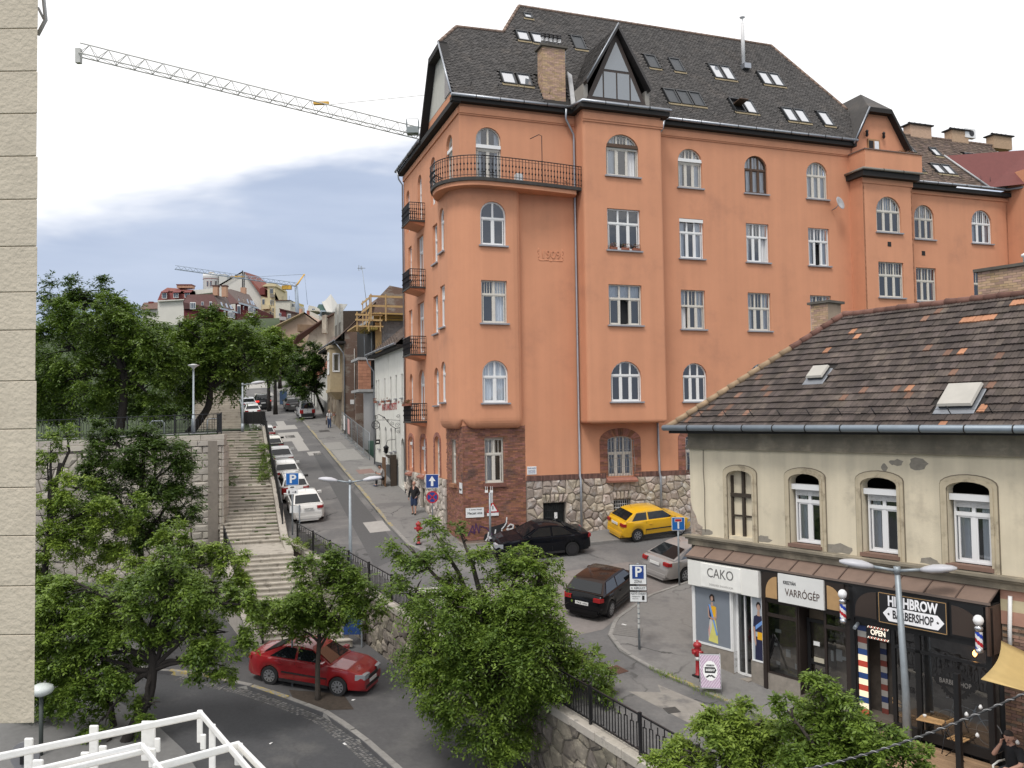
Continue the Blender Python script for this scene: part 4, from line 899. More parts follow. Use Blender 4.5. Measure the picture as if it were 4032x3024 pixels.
def tile_fn(s,z,w,h,skew,lift):
 t0,t1=t_of(z),t_of(z+h);zl=z
 def fn(mb):
  nx=-sin(PT);nz=cos(PT);a=.028+lift;b=.006
  q=[(s,t0+nx*a,zl+nz*a+skew),(s+w*.5,t0+nx*a,zl+nz*a-.018+skew),(s+w,t0+nx*a,zl+nz*a+skew),(s+w,t1+nx*b,zl+h+nz*b),(s,t1+nx*b,zl+h+nz*b)]
  lo=[(s,t0,zl+skew),(s+w*.5,t0,zl-.018+skew),(s+w,t0,zl+skew)]
  mb.add(q+lo,[(0,1,2,3,4),(5,6,1,0),(6,7,2,1),(5,0,4),(7,3,2)])
 return fn
r=0;z=25.82
while z<33.3:
 s=-.42+(tw/2 if r%2 else 0)
 while s<24.2:
  c=(s+tw/2,z+dz_/2)
  if in_poly(c[0],c[1],rp)and not any(a-.1<c[0]<b+.1 and za-.08<c[1]<zb+.05 for a,b,za,zb,_ in SKY)and not(6.2<s<9.45 and z<26.1+3.6*(1-abs(c[0]-7.9)/1.75))and not(4.2<s<5.7 and z<27.9):
   items.append(tile_fn(s+.003,z,tw-.006,dz_*1.25,random.uniform(-.008,.008),random.uniform(0,.012)))
  s+=tw
 z+=dz_;r+=1
items.sort(key=lambda q:random.random())
for it in items[:290]:
 mb=MB();it(mb);mb.build('roof_tile',rooft,roof)
mb=MB()
for it in items[290:]:it(mb)
tag(mb.build('roof_tile_field',rooft,roof),kind='stuff')
ridgem=M('ridge_tile',(.22,.155,.12),.9,.2,6,rnd=.2)
def ridge(P,r=.11,L=.36,parent=None,mat=None):
 for a,b in zip(P,P[1:]):
  a=Vector(a);b=Vector(b);n=max(1,int((b-a).length/L))
  for i in range(n):MB().cyl(a.lerp(b,i/n),a.lerp(b,(i+1)/n),r*1.06,r*.94,8).build('ridge_tile',mat or ridgem,parent)
ridge([(-.42,t_of(29.35),29.38),(.8,t_of(30.78),30.8),(3.4,t_of(30.9),30.92),(4.95,t_of(33.35),33.37),(21.6,t_of(33.35),33.37),(24.2,t_of(28.37),28.4)],.09,.38,roof)
skyglass=glassmat('roof_window_glass',refl=1.6,rough=.03,dark=(.35,.38,.42));skyscreen=M('roof_window_screen',(.055,.06,.066),.55,.08)
def skylight(parent,s0,s1,z0,z1,kind,tf,ang,name='roof_window'):
 nx,nz=-sin(ang),cos(ang);p=lambda s,z,h:(s,tf(z)+nx*h,z+nz*h);mb=MB();fr=.07
 def bar(a,b,c,d,h0,h1):mb.hexa([p(a,c,h0),p(b,c,h0),p(b,d,h0),p(a,d,h0),p(a,c,h1),p(b,c,h1),p(b,d,h1),p(a,d,h1)])
 bar(s0,s0+fr,z0,z1,-.02,.11);bar(s1-fr,s1,z0,z1,-.02,.11);bar(s0,s1,z0,z0+fr*.8,-.02,.105);bar(s0,s1,z1-fr,z1,-.02,.12)
 o=mb.build(name,M('roof_window_frame',(.035,.037,.04),.45,.1),parent)
 if kind<2:MB().quad(p(s0+fr,z0+fr*.8,.07),p(s1-fr,z0+fr*.8,.07),p(s1-fr,z1-fr,.07),p(s0+fr,z1-fr,.07)).build('pane',skyscreen if kind==1 else skyglass,o)
 else:
  MB().quad(p(s0+fr,z0+fr,-.05),p(s1-fr,z0+fr,-.05),p(s1-fr,z1-fr,-.05),p(s0+fr,z1-fr,-.05)).build('opening_shadow',blackm,o)  # flat black sheet stands for the shade inside the open roof window
  zm=(z0+z1)/2;tm=tf(zm);mb=MB();L=(z1-z0)*.55
  mb.hexa([(s0+.08,tm-.72,zm+.12+d)for d in(0,)]+[(s1-.08,tm-.72,zm+.12),(s1-.08,tm+.35,zm-.02),(s0+.08,tm+.35,zm-.02),(s0+.08,tm-.72,zm+.17),(s1-.08,tm-.72,zm+.17),(s1-.08,tm+.35,zm+.03),(s0+.08,tm+.35,zm+.03)]);mb.build('tilted_sash',brown_wood,o)
 MB().quad(p(s0-.05,z0-.12,.05),p(s1+.05,z0-.12,.05),p(s1+.05,z0+.02,.06),p(s0-.05,z0+.02,.06)).build('flashing',M('ochre_flashing',(.25,.2,.12),.8,.2),o)
 return o
for q in SKY:skylight(roof,*q,t_of,PT)
for i in range(17):
 s=.6+i*1.35
 if 5.6<s<10.8:continue
 z=26.55;tt=t_of(z);MB().tube([(s,tt,z-.02),(s,tt-.3,z+.03),(s,tt-.28,z+.25)],.014,4).build('snow_guard',iron,roof)
MB().box(-.45,6.1,-.34,0,25.58,25.78).box(10.3,23.3,-.34,0,25.58,25.78).box(5.75,10.7,-1.34,-1.0,25.6,25.82).box(5.75,6.0,-1.0,0,25.6,25.82).box(10.45,10.7,-1.0,0,25.6,25.82).box(26.5,34.9,-.34,0,23.55,23.78).box(-.36,0,-.3,12.6,25.5,25.76).build('eaves_board',soffit,ob)
gutter([(-.5,-.42,25.83),(5.6,-.42,25.86)],.085,ob);gutter([(5.6,-.42,25.86),(5.85,-1.38,25.9),(10.75,-1.38,25.9)],.085,ob);gutter([(10.8,-.42,25.88),(23.3,-.42,25.9)],.085,ob);gutter([(-.44,6.6,25.8),(-.44,12.7,25.8)],.085,ob,zinc_d)
MB().tube([(-.5,-.4,25.9),(-.48,t_of(29.35)-.1,29.35)],.05,5).build('verge_flashing',zinc,ob)
pm=M('pale_gable_panel',(.50,.49,.44),.8,.06,3)
MB().add([(-.02,.25,26.6),(-.02,6.0,26.6),(-.02,4.05,29.5),(-.02,2.15,29.5)],[(0,1,2,3)]).build('gable_panel',pm,ob)
MB().add([(-.01,-.1,25.7),(-.01,6.35,25.7),(-.01,5.8,26.65),(-.01,.4,26.65)],[(0,1,2,3)]).build('gable_wall',orange,ob)
for t0,z0,t1,z1 in((-.35,25.85,2.05,29.4),(6.5,25.85,4.2,29.4),(2.0,29.42,4.25,29.42)):
 mb=MB();mb.hexa([(-.42,t0,z0-.3),(0,t0,z0-.3),(0,t1,z1-.3),(-.42,t1,z1-.3),(-.42,t0,z0),(0,t0,z0),(0,t1,z1),(-.42,t1,z1)]);mb.build('verge_board',soffit,ob)
mb=MB();mb.hexa([(-.06,2.4,26.65),(-.06,1.0,26.65),(-.03,1.0,26.65),(-.03,2.4,26.65),(-.06,2.2,28.9),(-.06,1.7,28.9),(-.03,1.7,28.9),(-.03,2.2,28.9)]);mb.build('gable_window',M('brown_glazed',(.12,.1,.09),.3,.1),ob)
for t_ in(1.0,2.3,3.6,4.9):MB().cyl((-.02,t_,26.1),(.02,t_,26.1),.14,n=4).build('diamond_niche',M('niche',(.25,.1,.06),.9),ob)
ch=MB().box(4.35,5.55,-.02,.65,26.1,28.95).build('chimney',M('chimney_mortar',(.35,.27,.2),.95,.15),ob)
items=[]
for mf,x0,x1 in((lambda x,z,d:(x,-.02+d,z),4.35,5.55),(lambda x,z,d:(5.55-d,x,z),-.02,.65),(lambda x,z,d:(4.35+d,x,z),-.02,.65)):
 z=26.15;r=0
 while z<28.88:
  x=x0-(.125 if r%2 else 0)
  while x<x1:
   a,b=max(x,x0),min(x+.24,x1)
   if b-a>.04:items.append(brick(mf,a,b-.006,z,z+.065,.014))
   x+=.25
  z+=.075;r+=1
for it in items[:285]:
 mb=MB();it(mb);mb.build('brick',brick_y,ch)
mb=MB()
for it in items[285:]:it(mb)
if mb.v:tag(mb.build('brick_field',brick_y,ch),kind='stuff')
MB().box(4.22,5.68,-.14,.78,28.95,29.05).build('chimney_cap',M('cap_slab',(.11,.1,.085),.95,.2),ch)
for i in range(5):
 c=(4.5+i*.225,.3,29.05);MB().lathe([(.085,0),(.085,.3),(.1,.3),(.1,.33),(.085,.33),(.085,.52)],c,10).build('flue_pot',M('bright_steel',(.62,.63,.65),.3,metal=.8),ch);MB().lathe([(.06,.5),(.12,.54),(.12,.58),(.06,.62),(.12,.66),(.1,.72),(.02,.75)],c,10).build('flue_cowl',M('dark_cowl',(.05,.045,.045),.6),ch)
MB().lathe([(.05,0),(.05,.75),(.09,.78),(.09,.82),(.03,.86)],(5.95,.9,28.6),8).build('vent_pipe',white_paint,roof)
MB().box(4.3,5.6,-.12,.02,25.98,26.14).build('chimney_flashing',zinc,ch)
dm=thing_d=MB().add([(6.22,-1.02,26.12),(9.55,-1.02,26.12),(7.9,-1.02,29.75)],[(0,1,2)]).build('dormer',M('dormer_wood',(.05,.035,.028),.6,.2,8),ob)
dgl=glassmat('dormer_glass',refl=.5,dark=(.13,.16,.19),mx_=.6)
for P in([(6.55,26.3),(7.12,26.3),(7.12,27.5)],[(7.2,26.3),(7.86,26.3),(7.86,27.62),(7.2,27.62)],[(7.94,26.3),(8.6,26.3),(8.6,27.62),(7.94,27.62)],[(8.68,26.3),(9.22,26.3),(8.68,27.5)],[(7.22,27.75),(8.58,27.75),(7.9,29.2)]):
 MB().add([(a,-1.035,b)for a,b in P],[tuple(range(len(P)))]).build('pane',dgl,dm)
mb=MB()
for sgn in(-1,1):
 ap_,bs_=(7.9,29.98),(7.9+sgn*1.75,26.95)
 mb.hexa([(bs_[0],-1.35,bs_[1]-.16),(bs_[0],-.9,bs_[1]-.16),(ap_[0],-.9,ap_[1]-.22),(ap_[0],-1.35,ap_[1]-.22),(bs_[0]+sgn*.05,-1.35,bs_[1]),(bs_[0]+sgn*.05,-.9,bs_[1]),(ap_[0],-.9,ap_[1]),(ap_[0],-1.35,ap_[1])])
mb.build('dormer_verge',M('dormer_trim',(.045,.04,.038),.5),dm)
MB().tube([(6.12,-1.38,26.97),(7.9,-1.38,30.02)],.035,5).build('dormer_flashing',zinc,dm)
for sgn in(-1,1):
 sl=MB();t1=t_of(29.95)
 x0=7.9+sgn*1.8
 sl.add([(x0,-1.3,26.9),(7.9,-1.3,29.98),(7.9,t1+.1,29.98),(x0,t_of(26.9)+.1,26.9)],[(0,1,2,3)]);s_o=sl.build('dormer_slope',rsub,dm);items=[];mb=MB();k=26
 for j in range(k):
  fa,fb=j/k,(j+1.15)/k
  for i in range(24):
   zA=26.9+3.08*fa;tend=t_of(zA)+.1;ta,tb=-1.3+i*.19,min(-1.3+(i+1)*.19-.006,tend)
   if ta>=tend-.03:break
   pa=(x0+(7.9-x0)*fa,26.9+3.08*fa);pb=(x0+(7.9-x0)*fb,26.9+3.08*min(fb,1.02));h=random.uniform(.018,.035);nx_,nz_=sgn*.86,.5
   q=[(pa[0]+nx_*h,ta,pa[1]+nz_*h),(pa[0]+nx_*h,tb,pa[1]+nz_*h),(pb[0]+nx_*.004,tb,pb[1]+nz_*.004),(pb[0]+nx_*.004,ta,pb[1]+nz_*.004),(pa[0],ta,pa[1]),(pa[0],tb,pa[1])];mb.add(q,[(0,1,2,3),(4,5,1,0)])
 tag(mb.build('dormer_tile_field',rooft,s_o),kind='stuff')
for sx in(6.2,9.62):MB().box(sx-.12,sx+.12,-1.0,.3,26.05,26.9).build('dormer_cheek',M('grey_render',(.3,.28,.25),.9),dm)
mb=MB();mb.hexa([(5.72,-.3,26.0),(5.95,-.3,26.0),(6.3,.9,28.0),(6.1,1.0,28.2),(5.72,-.36,26.06),(5.95,-.36,26.06),(6.3,.84,28.06),(6.1,.94,28.26)]);mb.build('valley_flashing',M('pale_flashing',(.5,.5,.5),.6,.15),roof)
MB().box(6.0,10.5,-1.3,-.2,25.85,26.05).build('dormer_ledge',M('ledge_sheet',(.05,.048,.045),.6),ob)
MB().lathe([(.11,0),(.11,2.55),(.08,2.58),(.08,2.75),(.03,2.8),(.03,3.0),(.16,3.05),(.16,3.1)],(18.3,3.1,30.8),10).build('steel_flue',M('white_flue',(.7,.69,.68),.5,.05),roof);MB().box(18.1,18.55,2.7,3.3,30.7,31.0).build('flue_collar',zinc,roof)
skylight(roof,5.0,5.5,32.35,32.75,0,t_of,PT,'roof_vent')
gb=MB().add([(23.15,-.05,24.0),(27.2,-.05,24.0),(27.05,-.05,25.7),(25.75,-.05,27.75),(24.25,-.05,27.75),(23.2,-.05,25.8)],[(0,1,2,3,4,5)]).build('gable_front',orange,ob)
mb=MB()
for a,b in(((23.05,25.75),(24.2,27.85)),((24.2,27.85),(25.8,27.85)),((25.8,27.85),(27.25,25.55))):
 mb.hexa([(a[0],-.45,a[1]-.18),(b[0],-.45,b[1]-.18),(b[0],-.0,b[1]-.18),(a[0],0,a[1]-.18),(a[0],-.45,a[1]+.08),(b[0],-.45,b[1]+.08),(b[0],0,b[1]+.08),(a[0],0,a[1]+.08)])
mb.build('verge_board',soffit,gb)
MB().tube([(23.0,-.46,25.7),(24.18,-.46,27.92)],.05,5).build('verge_flashing',zinc,gb)
MB().add([(24.15,-.4,27.95),(25.85,-.4,27.95),(25.0,1.1,29.3)],[(0,1,2)]).add([(23.05,-.4,25.85),(24.15,-.4,27.95),(25.0,1.1,29.3),(25,6,29.3),(23.05,4,25.9)],[(0,1,2,3,4)]).add([(25.85,-.4,27.95),(27.25,-.4,25.65),(27.25,4,25.7),(25,6,29.3),(25,1.1,29.3)],[(0,1,2,3,4)]).build('gable_roof',rooft,gb)
boxo('terrace_door',(24.3,25.15,-.12,-.06,24.1,26.2),M('oak_frame',(.35,.2,.09),.6),gb);boxo('pane',(24.36,24.68,-.13,-.12,24.2,26.1),blackm,gb);boxo('pane',(24.76,25.06,-.13,-.12,24.2,26.1),glassmat('pale_glass',refl=1.2,dark=(.4,.45,.5)),gb)
for x_ in(24.15,25.35):MB().lathe([(.02,0),(.09,.08),(.07,.28),(.11,.32),(.02,.42)],(x_,-.22,26.25),6).build('wall_lantern',iron,gb)
PT2=radians(50);tf2=lambda z:-.35+(z-23.9)/math.tan(PT2)
rt2=M('brown_roof_tile',(.12,.085,.066),.88,.2,6,rnd=.38,hue=.012)
r2=MB().add([(26.5,tf2(23.9)+.03,23.87),(37.5,tf2(23.9)+.03,23.87),(37.5,tf2(28.05)+.03,28.02),(26.5,tf2(28.05)+.03,28.02)],[(0,1,2,3)]).add([(26.5,tf2(28.05),28.05),(37.5,tf2(28.05),28.05),(37.5,9,24),(26.5,9,24)],[(0,1,2,3)]).build('wing_roof',rsub,ob)
SK2=[(29.05,29.65,26.35,27.05,0),(31.1,31.7,26.3,27.0,0),(33.9,34.5,26.3,26.9,0),(34.6,35.2,26.3,26.9,0),(29.9,30.6,24.75,25.55,0),(30.7,31.4,24.75,25.55,0),(28.25,28.9,24.7,25.5,1)]
mb=MB();z=23.92;r=0
while z<28.0:
 s=26.6+(.1 if r%2 else 0)
 while s<37.3:
  if not any(a-.1<s+.1<b+.1 and za-.1<z<zb+.02 for a,b,za,zb,_ in SK2):
   t0,t1=tf2(z),tf2(z+.2);nx,nz=-sin(PT2),cos(PT2);h=random.uniform(.022,.035);w_=.2
   q=[(s,t0+nx*h,z+nz*h),(s+w_-.006,t0+nx*h,z+nz*h),(s+w_-.006,t1+nx*.005,z+.2),(s,t1+nx*.005,z+.2),(s,t0,z),(s+w_-.006,t0,z)];mb.add(q,[(0,1,2,3),(4,5,1,0)])
  s+=.2
 z+=.155;r+=1
tag(mb.build('wing_tile_field',rt2,r2),kind='stuff')
for q in SK2:skylight(r2,*q,tf2,PT2)
ridge([(26.5,tf2(28.05),28.07),(37.5,tf2(28.05),28.07)],.09,.36,r2)
for i in range(9):MB().tube([(27.4+i*.75,tf2(24.4),24.4),(27.4+i*.75,tf2(24.4)-.28,24.45),(27.4+i*.75,tf2(24.4)-.26,24.7)],.012,4).build('snow_guard',iron,r2)
redm=M('red_sheet_roof',(.16,.045,.04),.7,.1,4)
MB().add([(33.2,tf2(24.0)-.06,24.0),(36.5,-2.2,24.2),(36.5,-.4,26.6),(31.9,tf2(26.45)-.05,26.45)],[(0,1,2,3)]).build('red_roof_sheet',redm,r2)
MB().tube([(33.1,tf2(24.0)-.12,24.0),(31.85,tf2(26.45)-.1,26.45)],.07,5).build('verge_flashing',M('pale_flashing',(.5,.5,.5),.6),r2)
for x_,l_ in((27.2,1.5),(30.6,1.7),(34.0,1.4),(37.6,1.6)):
 c_=MB().box(x_,x_+l_,tf2(28.05)-.1,tf2(28.05)+.5,27.9,28.75).build('chimney',brick_y,r2);MB().box(x_-.12,x_+l_+.12,tf2(28.05)-.22,tf2(28.05)+.62,28.75,28.83).build('chimney_cap',blackm,c_)
 for i in range(4):MB().lathe([(.07,0),(.07,.12),(.11,.14),(.02,.2)],(x_+.2+i*(l_-.4)/3,tf2(28.05)+.2,28.83),8).build('flue_cowl',blackm,c_)
ac=MB().box(35.1,36.0,3.0,3.3,28.35,28.95).build('air_conditioner',white_paint,r2);MB().cyl((35.65,2.98,28.65),(35.65,3.0,28.65),.2,n=12).build('fan_grille',iron,ac)
for s_,z_ in((24.75,19.95),(28.2,19.8)):boxo('wall_vent',(s_-.12,s_+.12,-1.02 if s_<26 else-.02,-.95 if s_<26 else.02,z_-.13,z_+.13),blackm,ob)
dsh=MB().lathe([(0.001,0),(.2,.02),(.36,.08),(.38,.085),(.36,.1),(.2,.04),(.001,.02)],(0,0,0),16).build('satellite_dish',M('dish_grey',(.42,.43,.44),.5),ob,(21.75,-.55,22.15));dsh.rotation_euler=(radians(75),0,radians(20));MB().tube([(21.7,-.02,21.9),(21.72,-.3,21.95),(21.75,-.5,22.1)],.025,6).build('dish_arm',galv,ob)
flow=leafmat('geranium',(.05,.09,.025),(.25,.03,.03),.9)
def planter(p,L,n,parent,axis=0,box=True):
 if box:
  b_=[p[0],p[0]+(L if axis==0 else.16),p[1],p[1]+(L if axis else.16),p[2],p[2]+.12];boxo('flower_box',b_,M('terracotta',(.28,.1,.06),.8),parent)
 mb=MB()
 for i in range(n):
  c=Vector((p[0]+(random.uniform(0,L)if axis==0 else random.uniform(-.05,.2)),p[1]+(random.uniform(0,L)if axis else random.uniform(-.05,.2)),p[2]+.12+random.uniform(0,.2)));d=Vector((random.gauss(0,1),random.gauss(0,1),random.gauss(.3,1))).normalized();e=d.orthogonal().normalized();s=random.uniform(.03,.06)
  mb.add([c,c+d*s+e*s*.5,c+d*s*2,c+d*s-e*s*.5],[(0,1,2,3)])
 return mb.build('flowers',flow,parent)
for x_ in(7.35,8.0,8.6):planter((x_,-1.12,R3+.02),.38,60,ob)
pl_=planter((25.5,-1.25,25.0),1.1,260,ob,box=False)
# ---- wrought iron balconies
def balcony_rail(root,P,zf,h,step=.17,diamonds=True):
 rail=None
 for i in range(len(P)-1):
  pass
 tops=[(p[0],p[1],zf+h)for p in P];MB().tube(tops,.025,5).build('handrail',iron,root);MB().tube([(p[0],p[1],zf+h-.13)for p in P],.012,4).build('upper_rail',iron,root);MB().tube([(p[0],p[1],zf+.1)for p in P],.014,4).build('bottom_rail',iron,root)
 bm=MB().box(-.011,.011,-.011,.011,.02,h)
 if diamonds:
  for zc in(.35,.62):bm.add([(-.05,0,zc),(0,-.015,zc-.08),(.05,0,zc),(0,.015,zc+.08)],[(0,1,2,3)]).add([(0,-.05,zc),(0,0,zc-.08),(0,.05,zc),(0,0,zc+.08)],[(0,1,2,3)])
 b0=bm.build('baluster',iron,root);first=True;carry=0
 for a,b in zip(P,P[1:]):
  L=hypot(b[0]-a[0],b[1]-a[1]);d=carry
  while d<L:
   k=d/L;o=b0 if first else b0.copy()
   if not first:COL.objects.link(o);o.parent=root
   first=False;o.location=(a[0]+(b[0]-a[0])*k,a[1]+(b[1]-a[1])*k,zf);o.rotation_euler=(0,0,atan2(b[1]-a[1],b[0]-a[0]));d+=step
  carry=d-L
bp=[(6.02,-.72),(5,-.86),(4,-.97),(2.4,-1.08),(1.3,-1.12)]+arc(1.0,.95,2.07,268,182,12)+[(-1.05,1.6),(-.8,2.3),(-.4,2.85),(0,3.1)]
slabp=[(p[0],p[1])for p in bp]+[(0,0),(6.02,0)]
bal=MB().prism(slabp,21.62,21.78,'z').build('balcony',M('balcony_edge',(.05,.046,.042),.85,.3,5),ob)
MB().prism([(1.0+(p[0]-1.0)*.95,.4+(p[1]-.4)*.95)for p in bp]+[(0,0),(6.0,0)],21.42,21.62,'z').build('balcony_soffit',orange,bal)
balcony_rail(bal,bp,21.78,1.02)
MB().tube([(3.9,-.85,21.8),(3.9,-.85,24.1),(3.75,-.85,24.15),(3.3,-.85,23.9)],.02,5).build('iron_pole',iron,bal)
for x_ in(4.75,5.3):
 planter((x_-.15,-.6,21.78),.3,40,bal,box=False)
MB().box(2.6,2.95,-.75,-.45,21.8,22.2).build('flower_stool',white_paint,bal)
for z_,cover_ in((10.3,False),(14.0,False),(17.72,False),(21.42,True)):
 b_=MB().prism([(0,7.0),(-.9,7.0),(-.9,9.0),(0,9.0)],z_,z_+.1,'z').build('balcony',M('balcony_edge',(.05,.046,.042),.85,.3,5),ob)
 MB().add([(0,7.15,z_-.22),(-.75,7.15,z_-.02),(-.75,8.85,z_-.02),(0,8.85,z_-.22),(0,7.1,z_+.0),(-.85,7.1,z_+.0),(-.85,8.9,z_+.0),(0,8.9,z_+.0)],[(0,1,2,3),(0,1,5,4),(1,2,6,5),(2,3,7,6)]).build('balcony_soffit',orange,b_)
 balcony_rail(b_,[(0,7.02),(-.88,7.02),(-.88,8.98),(0,8.98)],z_+.08,.98,.12)
 if cover_:MB().add([(-.86,7.1,z_+.15),(-.86,8.9,z_+.15),(-.86,8.9,z_+1.0),(-.86,7.1,z_+1.0)],[(0,1,2,3)]).build('balcony_screen',M('pale_screen',(.5,.48,.43),.8),b_)
 if z_==10.3:planter((-.98,7.05,z_+.95),1.9,220,b_,1)
 # ---- signs and graffiti on the corner
sgn_blue=M('sign_blue',(.012,.05,.24),.5,.03);sgn_white=M('sign_white',(.78,.79,.79),.5,.03);sgn_red=M('sign_red',(.5,.02,.03),.5);sgn_black=M('sign_black',(.012,.012,.014),.6)
def plate(parent,x0,x1,z0,z1,mat,d=.03,y=-.03,name='sign_plate'):return boxo(name,(x0,x1,y-d,y,z0,z1),mat,parent)
pl=plate(ob,.09,.98,5.83,6.28,sgn_white,.02,-.02);text('lettering','Mecset utca',.17,sgn_black,pl,(.53,-.045,6.03),width=.72);text('lettering','II. kerület, Rézmál',.07,sgn_black,pl,(.56,-.045,6.2),width=.6)
pl=plate(ob,3.2,3.68,7.74,8.13,sgn_white,.02,-.0);text('lettering','Bontás veszély!',.075,sgn_blue,pl,(3.44,-.024,8.05),width=.42)
for k in range(3):text('lettering',('az omló vakolat','miatt a járdán','közlekedni tilos'),.05,sgn_blue,pl,(3.44,-.024,7.95-k*.065))if False else text('lettering',('az omló vakolat','miatt a járdán','közlekedni tilos')[k],.05,sgn_blue,pl,(3.44,-.024,7.95-k*.065),width=.36)
sp=MB().box(-.05,-.02,.12,.55,6.95,7.45).build('sign_plate',sgn_white,ob);tx=text('lettering','Hegy út',.16,sgn_black,sp,(-.055,.335,7.15),width=.34,rz=-pi/2)
tri=MB().prism([(1.12,6.02),(1.72,6.02),(1.42,6.52)],-.05,-.03).build('warning_triangle',sgn_red,ob);MB().prism([(1.2,6.07),(1.64,6.07),(1.42,6.43)],-.056,-.05).build('triangle_face',sgn_white,tri);boxo('exclamation',(1.4,1.44,-.06,-.056,6.16,6.33),sgn_black,tri);boxo('triangle_caption',(1.13,1.71,-.05,-.03,5.86,6.0),sgn_white,tri)
def strokes(name,paths,r,mat,y,parent,flat=True):
 mb=MB()
 for P in paths:
  for k in range(len(P)-1):
   a,b=Vector(P[k]),Vector(P[k+1]);e=(b-a);L=e.length
   if L<1e-4:continue
   e/=L;q=Vector((-e.y,e.x))*r;a2=a-e*r*.4;b2=b+e*r*.4
   mb.add([(a2.x+q.x,y,a2.y+q.y),(b2.x+q.x,y,b2.y+q.y),(b2.x-q.x,y,b2.y-q.y),(a2.x-q.x,y,a2.y-q.y)],[(0,1,2,3)])
 return mb.build(name,mat,parent)
def blob(name,P,mat,y,parent):return MB().add([(a,y,b)for a,b in P],[tuple(range(len(P)))]).build(name,mat,parent)
spray_w=M('white_spray',(.72,.72,.72),.8,.06);spray_b=M('black_spray',(.02,.02,.024),.8,.1);spray_p=M('purple_spray',(.08,.03,.09),.8,.1)
G=lambda x,y:(x,y)
blob('graffiti',[(1.3,5.35),(1.45,5.36),(1.75,5.42),(2.0,5.5),(2.08,5.62),(2.15,5.45),(2.05,5.28),(1.85,5.15),(1.95,4.95),(1.95,4.72),(1.75,4.7),(1.5,4.7),(1.2,4.72),(.95,4.75),(1.0,5.0),(1.3,5.1)],spray_b,-.026,ob)
strokes('graffiti',[[(2.12,5.75),(2.1,5.5),(2.0,5.35),(1.85,5.2)],[(1.85,5.15),(1.9,4.95),(1.85,4.8),(1.7,4.68),(1.5,4.66),(1.3,4.66)],[(1.55,5.2),(1.5,4.9),(1.35,4.72)],[(1.2,5.1),(1.15,4.85),(1.05,4.7)],[(2.15,5.3),(2.3,5.42),(2.45,5.36),(2.42,5.22),(2.25,5.17),(2.12,5.22)],[(2.1,5.18),(2.25,5.15),(2.38,5.05),(2.3,4.92),(2.18,5.0),(2.12,5.12)]],.03,spray_w,-.03,ob)
blob('graffiti',[(2.2,5.28),(2.32,5.36),(2.4,5.3),(2.34,5.22)],spray_b,-.028,ob);blob('graffiti',[(2.18,5.1),(2.3,5.1),(2.32,5.02),(2.24,4.98)],spray_b,-.028,ob)
strokes('graffiti',[[(.2,5.0),(.42,5.45),(.5,5.1),(.3,5.2)],[(.5,5.05),(.58,5.55),(.72,5.1),(.78,5.45)],[(.8,5.4),(1.1,5.3),(1.3,5.1),(1.4,4.9)]],.028,spray_p,-.027,ob)
# ================================================================ barber shop building
bb=thing('corner_shop_building','two storey cream corner house with shops below and brown tiled hipped roof','building',(BC.x,BC.y,0),BANG)
gx=lambda x,z,d:(x,d,z)
WN=[(1.6,2.58),(3.95,5.0),(6.3,7.35),(8.68,9.75),(11.1,12.15)]
wo=[op(a,b,6.58,8.68,.2)for a,b in WN]
wall('upper_wall',wo,0,17,6.15,9.55,gx,plast_cream,bb,reveal=.3)
wall('side_wall',[],0,9,2,9.95,lambda x,z,d:(0,x,z),plast_cream,bb)
wall('lower_wall',[],0,17,1.2,6.2,lambda x,z,d:(x,.12+d,z),room_shadow,bb)
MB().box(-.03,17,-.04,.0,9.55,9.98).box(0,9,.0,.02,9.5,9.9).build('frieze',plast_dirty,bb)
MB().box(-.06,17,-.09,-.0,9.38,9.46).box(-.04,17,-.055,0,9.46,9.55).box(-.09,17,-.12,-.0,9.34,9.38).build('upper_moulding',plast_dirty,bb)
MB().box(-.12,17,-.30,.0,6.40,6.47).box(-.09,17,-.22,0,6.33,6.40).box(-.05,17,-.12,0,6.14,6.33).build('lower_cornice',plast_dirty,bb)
trimm=M('window_trim',(.50,.43,.31),.95,.12,3,col2=(.30,.25,.18),c2scale=2.5)
trim_edge=M('dark_trim_edge',(.19,.16,.12),.95,.2,4)  # darker band around the outside of each window surround
pvc=M('white_pvc',(.80,.80,.80),.4,.02)
deepglass=glassmat('shop_glass',refl=.45)
